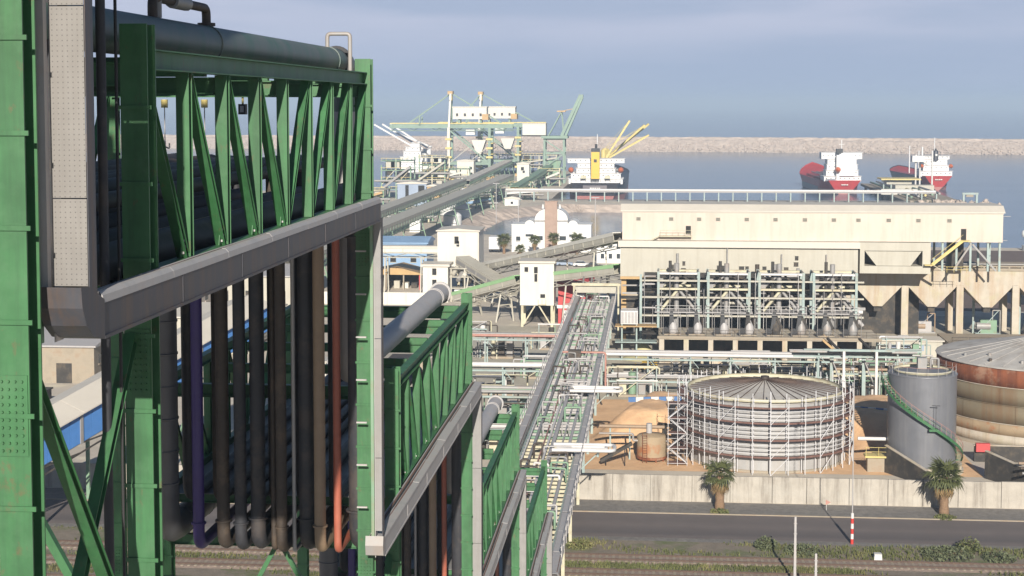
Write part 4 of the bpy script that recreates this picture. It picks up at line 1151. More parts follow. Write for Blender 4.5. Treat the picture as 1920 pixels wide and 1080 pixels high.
MB().tube((pl[0] + 0.2, pl[1] - 0.5, pl[2]), (pl[0] + 0.2, pl[1] - 0.5, pl[2] + 2.6), 0.025, 5).build('lamp_post', BLACK, sstair)
MB().box(pl[0] - 0.25, pl[0] + 0.65, pl[1] - 0.55, pl[1] - 0.45, pl[2] + 2.58, pl[2] + 2.64).build('lamp_arm', BLACK, sstair)

# big rusty tank at the right
RC = (51.0, 210.0, 0.0); RR = 14.4
rt = thing('storage_tank', 'huge rust streaked tank with a grey sheet roof behind the grey tank', 'tank', RC)
MB().lathe([(RR + 0.6, 0), (RR + 0.6, 0.3), (RR, 0.3)], RC, 72).build('plinth', CONC_D, rt)
zz = [0.3, 1.5, 2.9, 5.2, 7.4, 9.7]
mats_r = [CONC, RUST_L, RUST_M, RUST_M, RUST]
nms = ['base_course', 'shell_course', 'shell_course', 'shell_course', 'rusty_course']
for k in range(5):
    nseg = 24
    for i in range(nseg):
        if not (150 < (i * 15 + (7 if k % 2 else 0)) % 360 < 330): continue
        a0 = i * 15 + (7 if k % 2 else 0); off = rnd.uniform(-0.02, 0.03) - 0.012 * k
        MB().lathe([(RR - 0.1 + off, zz[k] + 0.01), (RR + off, zz[k] + 0.01), (RR + off, zz[k+1] - 0.01), (RR - 0.1 + off, zz[k+1] - 0.01)], RC, 4, a0 + 0.05, a0 + 14.95).build('shell_plate', mats_r[k], rt)
MB().lathe([(RR - 0.12, 0.3), (RR - 0.12, 9.7)], RC, 72).build('inner_shell', RUST, rt)
for z in (2.9, 7.4, 5.2):
    MB().lathe([(RR + 0.02, z - 0.05), (RR + 0.07, z - 0.05), (RR + 0.07, z + 0.05), (RR + 0.02, z + 0.05)], RC, 72).build('weld_band', CONC if z != 5.2 else RUST_M, rt)
rr_ = MB().lathe([(RR + 0.15, 9.66), (RR + 0.15, 9.76), (RR - 0.1, 9.85), (1.0, 12.3), (0.02, 12.4)], RC, 36, smooth=False).build('roof', TANK_R, rt)
for i in range(18, 32):
    a = R(i * 10 + 3); MB().beam((RC[0] + 1.5*math.cos(a), RC[1] + 1.5*math.sin(a), 12.32), (RC[0] + (RR - 0.2)*math.cos(a), RC[1] + (RR - 0.2)*math.sin(a), 9.94), 0.05, 0.05).build('roof_seam', TANK_R, rr_)
for i, (a, d) in enumerate(((200, 12.5), (222, 12.8), (240, 12.2), (252, 13.0), (214, 11.0), (262, 11.8))):
    x = RC[0] + d*math.cos(R(a)); y = RC[1] + d*math.sin(R(a)); z = 9.85 + (RR - d) * 0.182
    MB().tube((x, y, z - 0.1), (x, y, z + 0.35), 0.22, 8).build('roof_vent', PIPE_BR if i % 2 else PIPE_GR, rr_)
# bund walls and red tray between the tanks
for (a, b, lab) in (((26.2, 183.5), (30.0, 176.5), 'sloping concrete ramp wall between the yellow platform and the grey tank'), ((37.0, 181.5), (43.5, 170.5), 'dark slanting bund wall between the grey tank and the rusty tank')):
    t = thing('bund_wall', lab, 'wall', (a[0], a[1], 0))
    MB().add([(a[0], a[1], 0), (b[0], b[1], 0), (b[0], b[1], 1.6), (a[0], a[1], 3.1), (a[0]+0.3, a[1]+0.2, 0), (b[0]+0.3, b[1]+0.2, 0), (b[0]+0.3, b[1]+0.2, 1.6), (a[0]+0.3, a[1]+0.2, 3.1)], [(0,1,2,3),(7,6,5,4),(0,4,5,1),(1,5,6,2),(2,6,7,3),(3,7,4,0)]).build('slab', DARKISH, t)
    MB().beam((a[0]+0.15, a[1]+0.1, 3.14), (b[0]+0.15, b[1]+0.1, 1.64), 0.4, 0.08).build('coping', CONC, t)
t = thing('bund_wall', 'low dark bund wall with a red box in front of the rusty tank', 'wall', (46, 190, 0))
MB().box(37.5, 60, 190, 190.3, 0, 1.9).build('slab', DARKISH, t)
MB().box(37.4, 60, 189.95, 190.35, 1.9, 2.0).build('coping', CONC, t)
MB().box(37.6, 39.2, 189.4, 189.95, 1.3, 2.3).build('red_box', RED_B, t)
t = thing('pipe_stand', 'rusty pipework stand behind the wall near the rusty tank', 'pipes', (42, 173, 0))
for i in range(5): MB().tube((39.5, 172.5 + i*0.9, 1.6 + 0.35*i), (56, 172.8 + i*0.9, 1.6 + 0.35*i), 0.16, 8).build('pipe', (PIPE_BR, PIPE_BG, PIPE_GR)[i % 3], t)
for x in (41.0, 45.5, 50.5): MB().box(x - 0.1, x + 0.1, 172.2, 177.0, 0, 3.4).build('stand', CONC_D, t)

# small rusty tank and pumps on the left of the scaffolding
t = thing('small_tank', 'small rust stained tank with ladder beside the scaffold stair tower', 'tank', (-0.3, 187.5, 0))
MB().lathe([(1.75, 0.5), (1.75, 2.9), (1.6, 3.05), (0.02, 3.25)], (-0.3, 187.5, 0), 32).build('shell', RUST_L, t)
MB().lathe([(1.80, 0.3), (1.80, 0.62), (1.75, 0.62)], (-0.3, 187.5, 0), 32).build('foot_ring', RUST, t)
for a in (200, 245, 290, 335): MB().box(-0.3 + 1.5*math.cos(R(a)) - 0.1, -0.3 + 1.5*math.cos(R(a)) + 0.1, 187.5 + 1.5*math.sin(R(a)) - 0.1, 187.5 + 1.5*math.sin(R(a)) + 0.1, 0, 0.5).build('foot', RUST, t)
ld = bpy.data.objects.new('ladder', None); ld.parent = t; col.objects.link(ld)
for dx in (-0.25, 0.25): MB().tube((-1.1 + dx, 185.7, 0), (-1.1 + dx, 185.7, 3.6), 0.03, 5).build('rail', RUST, ld)
for k in range(11): MB().tube((-1.35, 185.7, 0.3 + 0.3*k), (-0.85, 185.7, 0.3 + 0.3*k), 0.02, 5).build('rung', RUST, ld)
t = thing('pump_set', 'grey and black pump pipework on top of the small rusty tank', 'pump', (0.5, 188, 3.3))
MB().tube((-0.6, 187.5, 3.25), (-0.6, 187.5, 4.4), 0.35, 12).build('motor', GALV, t)
MB().tube((1.2, 188.5, 0), (1.2, 188.5, 4.2), 0.3, 10).build('stand_pipe', DARKISH, t)
MB().path([(-6.5, 187.8, 3.9), (1.2, 187.8, 3.9)], 0.22, 10).build('suction_pipe', PIPE_BG, t)
MB().path([(-6.5, 187.0, 3.2), (-2.5, 187.0, 3.2), (-2.5, 187.0, 2.4), (1.5, 187.0, 2.4)], 0.14, 8).build('return_pipe', PIPE_GR, t)
for x in (-5.2, -2.9): MB().ibeam((x, 187.6, 0), (x, 187.6, 3.7), 0.18, 0.18, (0, 1, 0)).build('stanchion', G_TEAL, t)
t = thing('inclined_chute', 'short dark inclined chute beside the small rusty tank', 'chute', (-4.6, 184, 0))
MB().beam((-6.2, 184, 0.6), (-2.6, 184, 2.7), 0.9, 0.35).build('trough', DARKISH, t)
for x, z in ((-5.6, 0.8), (-3.4, 2.0)): MB().tube((x, 184, 0), (x, 184, z), 0.07, 6).build('leg', BLACK, t)
t = thing('yellow_platform', 'yellow railed platform between the scaffolding and the grey tank', 'platform', (25.4, 184, 0))
MB().box(24.0, 27.0, 183.2, 185.0, 1.7, 1.9).build('deck', YEL_PALE, t)
for x in (24.1, 25.5, 26.9): MB().tube((x, 183.25, 1.9), (x, 183.25, 2.9), 0.03, 5).build('post', YEL_PALE, t)
for z in (2.4, 2.9): MB().tube((24.0, 183.25, z), (27.0, 183.25, z), 0.03, 5).build('rail', YEL_PALE, t)
MB().box(24.3, 26.7, 183.5, 184.8, 0, 1.7).build('base', CONC_D, t)
o = MB().tube((23.5, 186.2, 3.3), (29, 186.2, 3.3), 0.22, 10).build('transfer_pipe', PIPE_WH); tag(o, 'white pipe running from the scaffolded tank to the grey tank', 'pipe')

# ================================================================ CREAM PLANT
GY = 285.0
gal = thing('cream_gallery', 'long cream clad gallery building with a row of small vents', 'building', (27, GY, 17.8))
MB().box(-5.9, 60.4, GY, GY + 11, 17.85, 23.0).build('wall', CREAM, gal)
rf = MB().prism([(GY - 0.25, 22.98), (GY + 1.5, 24.0), (GY + 9.5, 24.0), (GY + 11.25, 22.98), (GY + 11.25, 23.12), (GY + 9.5, 24.2), (GY + 1.5, 24.2), (GY - 0.25, 23.15)], 'x', -6.2, 60.7).build('roof', CREAM_ROOF, gal)
MB().prism([(GY, 23.0), (GY + 1.5, 23.95), (GY + 9.5, 23.95), (GY + 11, 23.0)], 'x', -5.88, 60.38).build('gable', CREAM, gal)
def px2x(px, y): return (px - 1230) * y / 3000
for p in (1198, 1259, 1311, 1346, 1399, 1452, 1506, 1559, 1604, 1659, 1713, 1769):
    x = px2x(p, GY)
    v = MB().box(x - 0.42, x + 0.42, GY - 0.08, GY - 0.002, 21.3, 21.95).build('vent', GREIGE, gal)
    for k in range(4): MB().box(x - 0.36, x + 0.36, GY - 0.11, GY - 0.08, 21.36 + 0.145*k, 21.44 + 0.145*k).build('louvre', DARKISH, v)
for p, z0, z1 in ((1291, 18.9, 20.4), (1795, 18.2, 20.2)):
    x = px2x(p, GY)
    MB().box(x - 0.45, x + 0.45, GY - 0.05, GY - 0.002, z0, z1).build('door', DARK, gal)
for k in range(1, 14):
    x = -5.9 + 66.3 * k / 14
    MB().box(x - 0.03, x + 0.03, GY - 0.03, GY - 0.002, 17.9, 22.9).build('sheet_seam', CREAM, gal)
MB().box(-6.0, 60.5, GY - 0.1, GY - 0.002, 22.8, 22.97).build('gutter', CREAM_ROOF, gal)
for x in (60.45,):
    MB().tube((x, GY + 0.3, 22.4), (x + 1.3, GY + 0.3, 22.4), 0.05, 5).build('bracket', GALV, gal)
    MB().tube((x, GY + 0.3, 18.2), (x + 0.8, GY + 0.3, 18.2), 0.05, 5).build('bracket', GALV, gal)
t = thing('access_platform', 'beige railed platform below the dark door of the cream gallery', 'platform', (3, 284, 17.8))
MB().box(0.8, 6.4, GY - 1.4, GY - 0.02, 18.55, 18.7).build('deck', CREAM_STEEL, t)
MB().beam((-0.6, GY - 0.7, 17.9), (0.8, GY - 0.7, 18.65), 0.8, 0.1).build('stair', CREAM_STEEL, t)
for k in range(6):
    MB().tube((0.9 + 1.08*k, GY - 1.35, 18.7), (0.9 + 1.08*k, GY - 1.35, 19.7), 0.03, 5).build('post', CREAM_STEEL, t)
for z in (19.2, 19.7): MB().tube((0.8, GY - 1.35, z), (6.4, GY - 1.35, z), 0.03, 5).build('rail', CREAM_STEEL, t)

low = thing('screening_house', 'greige sheet clad building directly below the cream gallery', 'building', (15, 284, 0))
MB().box(-6.2, 35.4, GY - 0.9, GY + 12, 11.4, 16.65).build('wall', GREIGE, low)
MB().box(-6.6, 35.7, GY - 1.6, GY + 12.2, 16.7, 17.8).build('fascia_band', CREAM_ROOF, low)
for k in range(19):
    x = -6.0 + 2.3 * k
    MB().box(x - 0.03, x + 0.03, GY - 0.94, GY - 0.902, 11.5, 16.6).build('sheet_seam', GREIGE, low)
for p, w, z in ((1347, .5, 13.1), (1356, .6, 13.1), (1390, .9, 13.0), (1400, .6, 13.0), (1432, .7, 13.0), (1452, .7, 12.9), (1462, .5, 12.9), (1472, .8, 12.9), (1491, .6, 14.9), (1490, .8, 13.8), (1262, .5, 13.2), (1283, .5, 13.8)):
    x = px2x(p, GY)
    f = MB().box(x - w/2, x + w/2, GY - 1.0, GY - 0.904, z - 0.38, z + 0.38).build('window', DARKISH, low)
    MB().box(x - w/2 - 0.06, x + w/2 + 0.06, GY - 1.03, GY - 0.904, z + 0.38, z + 0.46).build('lintel', GREIGE, f)
for p in (1271, 1363, 1463, 1545):
    x = px2x(p, GY); MB().tube((x, GY - 1.25, 9), (x, GY - 1.25, 15.6 if p != 1363 else 16.6), 0.22 if p in (1271,) else 0.12, 8).build('downpipe', PIPE_GR, low)
# open steel under it; back wall and soffit coloured dark for interior shade
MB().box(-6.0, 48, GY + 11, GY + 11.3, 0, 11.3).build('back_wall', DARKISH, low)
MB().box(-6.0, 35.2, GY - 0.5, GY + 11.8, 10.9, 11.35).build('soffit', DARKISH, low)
MB().box(-6.0, 35.2, GY + 0.5, GY + 1.0, 7.2, 8.4).build('concrete_band', CONC, low)
for k in range(10):
    x = -5.6 + 4.5 * k
    MB().box(x - 0.45, x + 0.45, GY + 0.2, GY + 1.1, 0, 10.9).build('pillar', CONC if k else ORANGE_P, low)
MB().box(-6.2, -1.0, GY - 0.95, GY - 0.905, 10.9, 11.38).build('ochre_patch', ORANGE_P, low)

bin_ = thing('bin_house', 'greige block with a dark slot and slanted hopper beside the screening house', 'building', (41.7, 284, 12))
MB().box(35.8, 48.0, GY - 0.6, GY + 8, 12.3, 13.6).build('sill_wall', GREIGE, bin_)
MB().box(35.8, 48.0, GY - 0.6, GY + 8, 16.3, 17.75).build('top_wall', GREIGE, bin_)
for x0, x1 in ((35.8, 36.6), (46.6, 48.0)): MB().box(x0, x1, GY - 0.6, GY + 8, 13.6, 16.3).build('end_wall', GREIGE, bin_)
MB().box(36.6, 46.6, GY + 3.5, GY + 3.8, 13.6, 16.3).build('back', DARK, bin_)
MB().prism([(36.65, 16.28), (46.55, 16.28), (44.6, 13.65), (38.7, 13.65)], 'y', GY - 0.3, GY + 3.2).build('hopper', GREIGE, bin_)
# steel legs on the hopper deck right of it
lg = thing('steel_trestle', 'teal braced steel legs carrying the free end of the cream gallery', 'trestle', (55, 286, 12.5))
for x in (50.2, 52.6, 55.0, 58.0, 60.0):
    for y in (GY + 0.6, GY + 9): MB().ibeam((x, y, 12.7), (x, y, 17.8), 0.36, 0.36, (0, 1, 0)).build('leg', G_TEAL, lg)
for a, b in (((52.0, 12.8), (55.0, 17.5)), ((55.3, 17.5), (59.4, 12.8))):
    MB().beam((a[0], GY + 0.3, a[1]), (b[0], GY + 0.3, b[1]), 0.3, 0.3).build('brace', PIPE_GR, lg)
MB().box(52.3, 54.5, GY + 4, GY + 6.5, 12.7, 17.8).build('dark_shaft', DARKISH, lg)
ys_ = thing('yellow_stair', 'yellow stair from the hopper deck to the end door of the cream gallery', 'stairs', (50, 284, 12.7))
for dy in (-0.5, 0.5): MB().beam((48.2, GY - 1.2 + dy, 14.0), (53.3, GY - 1.2 + dy, 18.2), 0.1, 0.35).build('stringer', YEL_PALE, ys_)
for k in range(14): MB().box(48.4 + 0.36*k, 48.7 + 0.36*k, GY - 1.65, GY - 0.75, 14.15 + 0.30*k, 14.2 + 0.30*k).build('tread', YEL_PALE, ys_)
MB().beam((48.0, GY - 1.75, 15.0), (53.3, GY - 1.75, 19.3), 0.06, 0.06).build('handrail', YEL_PALE, ys_)
MB().box(53.2, 54.6, GY - 1.8, GY - 0.02, 18.1, 18.25).build('landing', YEL_PALE, ys_)
MB().beam((48.2, GY - 1.2, 14.0), (50.3, GY - 1.2, 12.75), 0.9, 0.12).build('lower_flight', CREAM_STEEL, ys_)
MB().box(46.8, 48.2, GY - 1.8, GY - 0.65, 13.85, 14.0).build('turn_landing', YEL_PALE, ys_)
for x in (50.6, 51.8, 53.0, 54.0): MB().tube((x, GY - 1.9, 12.7), (x, GY - 1.9, 13.7), 0.04, 5).build('guard_post', YEL_PALE, ys_)
for z in (13.2, 13.7): MB().tube((50.4, GY - 1.9, z), (54.2, GY - 1.9, z), 0.04, 5).build('guard_rail', YEL_PALE, ys_)

# ---- concrete hopper bank
HY = 292.0
hp = thing('hopper_bank', 'stained concrete bank of pointed hoppers on tall pillars', 'hoppers', (55, HY, 0))
MB().box(35.0, 76.0, HY - 0.5, HY + 12, 12.2, 12.65).build('deck', CONC_D, hp)
MB().box(35.0, 76.0, HY - 0.3, HY + 0.2, 9.6, 12.19).build('front_beam', CONC, hp)
cx = [40.0, 49.6, 59.4, 69.2]
for i, c in enumerate(cx):
    w = 4.6
    mb = MB()
    top_ = [(c - w, HY + 0.22, 9.6), (c + w, HY + 0.22, 9.6), (c + w, HY + 8.5, 9.6), (c - w, HY + 8.5, 9.6)]
    bt = [(c - 0.8, HY + 1.6, 5.6), (c + 0.8, HY + 1.6, 5.6), (c + 0.8, HY + 5.0, 5.6), (c - 0.8, HY + 5.0, 5.6)]
    mb.add(top_ + bt, [(0,1,5,4),(1,2,6,5),(2,3,7,6),(3,0,4,7),(4,5,6,7)])
    h_ = mb.build('hopper', CONC, hp)
    # plane front face with its triangular outline
    MB().prism([(c - w, 9.62), (c + w, 9.62), (c + 0.8, 5.6), (c - 0.8, 5.6)], 'y', HY - 0.32, HY + 0.10).build('front_plate', CONC, h_)
    MB().box(c - 0.6, c + 0.6, HY + 0.3, HY + 2.0, 4.6, 5.6).build('outlet', DARKISH, h_)
for x in (35.6, 44.8, 54.5, 64.3, 74.0):
    for y in (HY - 0.45, HY + 9.5):
        MB().box(x - 0.62, x + 0.62, y, y + 1.2, 0, 9.58).build('pillar', CONC, hp)
for (x, y, z0, z1) in ((45, HY + 4, 0, 9), (58, HY + 6, 0, 7), (66, HY + 5, 0, 9)):
    MB().box(x, x + 0.4, y, y + 0.4, z0, z1).build('stanchion', G_TEAL, hp)
MB().box(35.0, 76.0, HY + 11.5, HY + 11.9, 7.0, 12.19).build('rear_wall', DARKISH, hp)  # dark colour stands in for the shade behind the hoppers
rl = thing('deck_railing', 'low railing and pipe along the top edge of the hopper deck', 'railing', (55, HY - 0.4, 12.65))
MB().tube((36, HY - 0.35, 12.95), (76, HY - 0.35, 12.95), 0.14, 8).build('pipe', CONC_D, rl)
MB().tube((50, HY - 0.3, 13.4), (76, HY - 0.3, 13.4), 0.05, 5).build('rail', PIPE_WH, rl)
for k in range(18): MB().box(36.5 + 2.2*k, 36.75 + 2.2*k, HY - 0.5, HY - 0.1, 12.66, 13.0).build('bracket', CONC_D, rl)
mb = MB()
for i in range(60):
    x = rnd.uniform(37, 47) if i < 30 else rnd.uniform(36, 74); mb.ico((x, HY + rnd.uniform(0.4, 1.5), 12.7), rnd.uniform(0.2, 0.55), 0.3, (1.4, 1, 0.6))
o = mb.build('spilled_sulphur', M('pale_sulphur', (0.66, 0.60, 0.33), 0.95)); tag(o, 'pale yellow spilled heaps on the hopper deck edge', 'spill', kind='stuff')
# machinery and conveyors seen between the pillars
def mach(name, label, x, y, z, w, h, mats, seed, cat='machine', group=None):
    r_ = random.Random(seed); t = thing(name, label, cat, (x, y, z), group)
    MB().box(x - w/2, x + w/2, y - 0.8, y + 0.8, z, z + 0.25).build('base_frame', mats[0], t)
    MB().box(x - w*0.3, x + w*0.35, y - 0.6, y + 0.6, z + 0.25, z + h*0.6).build('housing', mats[1], t)
    MB().tube((x - w*0.45, y - 0.3, z + h*0.35), (x + w*0.1, y - 0.3, z + h*0.35), h*0.16, 10).build('motor', mats[2], t)
    MB().beam((x - w*0.4, y - 0.65, z + 0.3), (x + w*0.4, y - 0.65, z + h), 0.12, 0.12).build('brace', mats[0], t)
    MB().path([(x + w*0.2, y, z + h*0.55), (x + w*0.2, y, z + h), (x + w*0.5, y, z + h), (x + w*0.5, y, z + 0.2)], 0.12, 8).build('duct', mats[2], t)
    return t
mach('feeder', 'green feeder machine under the second stained hopper', 60.5, HY + 5, 0, 4.5, 4.4, (G_TEAL, G_PALE, PIPE_GR), 1)
mach('feeder', 'dusty grey feeder machine under the first stained hopper', 49, HY + 6, 0, 4.5, 3.6, (PIPE_GR, GALV, PIPE_BG), 2)
mach('feeder', 'rusty feeder machine under the hopper nearest the blue grey box shed', 69, HY + 5, 0, 4.5, 3.8, (PIPE_BR, PIPE_GR, GALV), 3)
t = thing('storage_shed', 'blue grey box shed behind the hopper bank', 'shed', (68, HY + 14, 0))
MB().box(66.5, 76, HY + 13, HY + 18, 4.5, 7.4).build('body', BLUE_G, t); MB().box(66.3, 76, HY + 12.8, HY + 18, 7.4, 7.6).build('roof', GALV, t)
for x in (67, 71, 75): MB().box(x, x + 0.4, HY + 13.2, HY + 13.6, 0, 4.5).build('leg', CONC_D, t)
# dusty slope with low wall in front of the hoppers
t = thing('dusty_platform', 'beige concrete platform with railings under the hopper pillars', 'platform', (57, 285, 0))
MB().box(50.5, 76, HY - 13, HY - 1.0, 0.02, 0.9).build('slab', CONC_D, t)
for k in range(9): MB().tube((51 + 3*k, HY - 12.8, 0.9), (51 + 3*k, HY - 12.8, 1.9), 0.05, 5).build('post', PIPE_BR, t)
for z in (1.4, 1.9): MB().tube((51, HY - 12.8, z), (75.5, HY - 12.8, z), 0.05, 5).build('rail', PIPE_BR, t)
t = thing('pale_hut', 'pale yellow control hut below the first hopper pillar', 'hut', (44, 270, 0))
MB().box(37.5, 47.5, 268.5, 273, 0, 2.7).build('wall', GREIGE, t); MB().box(37.2, 47.8, 268.2, 273.3, 2.7, 2.9).build('roof', CREAM_ROOF, t)
for x in (39, 41.2, 43.4): MB().box(x, x + 1.1, 268.44, 268.498, 1.1, 2.1).build('window', BLUE_G, t)
t = thing('white_cabinet', 'white cabinet standing below the first stained hopper', 'cabinet', (42.6, 277, 0))
MB().box(41.6, 43.2, 276.5, 277.6, 0, 2.3).build('body', WHITE, t); MB().box(41.5, 43.3, 276.4, 277.7, 2.3, 2.4).build('lid', WHITE, t)

# ---- four teal portal frames with ducts in front of the screening house
FY = 269.0
for i, (pa, pb) in enumerate(((1236, 1311), (1329, 1405), (1424, 1505), (1524, 1602))):
    xa, xb = px2x(pa, FY), px2x(pb, FY)
    labs = ['teal portal frame with ducts next to the teal pole with pipe clutter', 'second teal portal frame from the bent white riser end of the machine row', 'third teal portal frame along the machine row', 'teal portal frame with ducts beside the first stained hopper']
    t = thing('portal_frame', labs[i], 'steel frame', ((xa + xb)/2, FY, 4.2), 'teal frames in front of the screening house')
    for x in (xa, xb):
        for y in (FY, FY + 5): MB().ibeam((x, y, 4.4), (x, y, 13.9), 0.42, 0.42, (0, 1, 0)).build('post', G_TEAL, t)
    for z in (13.6, 11.0):
        MB().ibeam((xa, FY, z), (xb, FY, z), 0.36, 0.25, (0, 0, 1)).build('beam', PIPE_WH if z > 12 else CREAM_STEEL, t)
        MB().ibeam((xa, FY + 5, z), (xb, FY + 5, z), 0.36, 0.25, (0, 0, 1)).build('beam', CREAM_STEEL, t)
    for x in (xa, xb): MB().ibeam((x, FY, 13.75), (x, FY + 5, 13.75), 0.3, 0.2, (0, 0, 1)).build('tie', PIPE_GR, t)
    xm = (xa + xb) / 2
    MB().tube((xm - 0.3, FY + 1.5, 4.4), (xm - 0.3, FY + 1.5, 15.2), 0.42, 12).build('riser_duct', PIPE_GR, t)
    MB().tube((xm - 1.4, FY + 1.2, 8.5), (xm - 1.4, FY + 1.2, 15.6), 0.28, 10).build('stack', DARKISH, t)
    for s, m_ in ((-1, CREAM_STEEL), (1, PIPE_GR)):
        MB().tube((xm + s*0.2, FY + 0.9, 10.6), (xm + s*2.9, FY + 0.9, 7.3), 0.26, 10).build('leg_duct', m_, t)
        MB().tube((xm + s*1.0, FY + 2.5, 10.9), (xm + s*3.3, FY + 2.5, 7.6), 0.22, 10).build('leg_duct', PIPE_GR, t)
        MB().tube((xm + s*0.6, FY + 1.2, 13.2), (xm + s*3.4, FY + 1.2, 10.8), 0.2, 10).build('leg_duct', DARKISH if s > 0 else PIPE_GR, t)
    for s in (-1, 1):
        MB().box(xm + s*3.0 - 0.45, xm + s*3.0 + 0.45, FY + 1.0, FY + 2.2, 10.2, 12.6).build('cyclone_box', DARKISH if s > 0 else PIPE_GR, t)
    MB().box(xa - 0.6, xb + 0.6, FY - 0.6, FY + 4, 7.0, 7.15).build('walkway', GALV, t)
    for k in range(5): MB().tube((xa - 0.4 + (xb - xa + 0.8)*k/4, FY - 0.5, 7.15), (xa - 0.4 + (xb - xa + 0.8)*k/4, FY - 0.5, 8.2), 0.035, 5).build('railing_post', PIPE_WH, t)
    for z in (7.7, 8.2): MB().tube((xa - 0.5, FY - 0.5, z), (xb + 0.5, FY - 0.5, z), 0.035, 5).build('railing', PIPE_WH, t)
pg = thing('duct_gallery', 'maze of grey ducts and pipes filling the bays behind the teal frames', 'pipework', (16, 276, 4.4))
r_ = random.Random(5)
for k in range(46):
    x = r_.uniform(-1.5, 34); y = r_.uniform(274.5, 282); z = r_.uniform(5, 12.5)
    if k % 3 == 0: MB().tube((x, y, 4.4), (x, y, r_.uniform(9, 14.5)), r_.uniform(0.15, 0.5), 10).build('riser', r_.choice([PIPE_GR, GALV, GREIGE, PIPE_BR]), pg)
    elif k % 3 == 1: MB().tube((x - 3, y, z), (x + 3, y, z), r_.uniform(0.15, 0.4), 10).build('header', r_.choice([PIPE_GR, GREIGE, CREAM_STEEL, PIPE_WH]), pg)
    else: MB().tube((x, y, z), (x + r_.choice([-3, 3]), y, z - 3.5), r_.uniform(0.2, 0.45), 10).build('slant_duct', r_.choice([GREIGE, GALV, PIPE_GR]), pg)
for z in (6.5, 9.6, 12.4):
    MB().ibeam((-2.5, 268.8, z), (34.6, 268.8, z), 0.3, 0.2, (0, 0, 1)).build('tie_beam', GREIGE, pg)
    MB().box(-2.0, 34.0, 274.0, 281.0, z, z + 0.12).build('grating', DARKISH, pg)
for k in range(26): MB().tube((-1.8 + 1.42*k, 268.5, 4.4), (-1.8 + 1.42*k, 268.5, r_.choice([8.2, 8.2, 11, 13.8])), 0.05, 5).build('thin_riser', r_.choice([PIPE_WH, GALV, PIPE_GR]), pg)
t = thing('pipe_tower', 'teal pole with pipe clutter beside the low rack end', 'pipework', (-2.5, 270, 0))
MB().ibeam((-2.4, 268, 0), (-2.4, 268, 13.5), 0.4, 0.4, (0, 1, 0)).build('post', G_TEAL, t)
for k in range(7):
    MB().path([(-5.6, 271 + 0.4*k, 3.2 + 1.3*k), (-3.6 + 0.3*k, 271 + 0.4*k, 3.2 + 1.3*k), (-3.6 + 0.3*k, 271 + 0.4*k, 4.8 + 1.3*k), (0.2, 271 + 0.4*k, 4.8 + 1.3*k)], 0.16, 8).build('pipe', (PIPE_GR, DARKISH, GALV)[k % 3], t)
for z in (3.0, 6.0, 9.0): MB().box(-5.8, 0.4, 270.6, 274.4, z, z + 0.12).build('grating', DARKISH, t)

# ---- machine deck with eight machines
DY = 258.5
dk = thing('machine_deck', 'beige concrete deck on short pillars under the eight machines', 'deck', (20, DY, 0))
MB().box(0.6, 36.0, DY, DY + 11, 3.95, 4.38).build('slab', CONC, dk)
MB().box(0.4, 36.2, DY - 0.15, DY, 4.1, 4.5).build('edge_beam', CONC_D, dk)
for k in range(10):
    x = 1.1 + 3.95 * k
    if x > 36: break
    MB().box(x - 0.4, x + 0.4, DY + 0.1, DY + 0.9, 0, 3.94).build('pillar', CONC, dk)
    if k < 4: MB().box(x + 0.45, x + 3.0 - 0.25*(k % 2), DY + 0.5, DY + 0.75, 0, 1.25).build('low_wall', CONC, dk)
MB().box(0.6, 36.0, DY + 10.4, DY + 10.8, 0, 3.94).build('back_wall', DARKISH, dk)  # coloured dark to paint the shade under the deck
MB().box(0.6, 1.0, DY + 1.0, DY + 10.4, 0, 3.94).build('side_wall', CONC_D, dk)
sr = thing('steel_stair', 'beige steel stair leaning against the machine deck', 'stairs', (30, 257, 0))
for dy in (0, 0.9): MB().beam((26.8, DY - 1.5 + dy, 4.3), (31.6, DY - 1.5 + dy, 0.1), 0.08, 0.3).build('stringer', ORANGE_P, sr)
for k in range(13): MB().box(27.0 + 0.36*k, 27.3 + 0.36*k, DY - 1.45, DY - 0.65, 4.1 - 0.315*k, 4.15 - 0.315*k).build('tread', ORANGE_P, sr)
MB().beam((26.8, DY - 1.55, 5.3), (31.6, DY - 1.55, 1.1), 0.06, 0.06).build('handrail', ORANGE_P, sr)
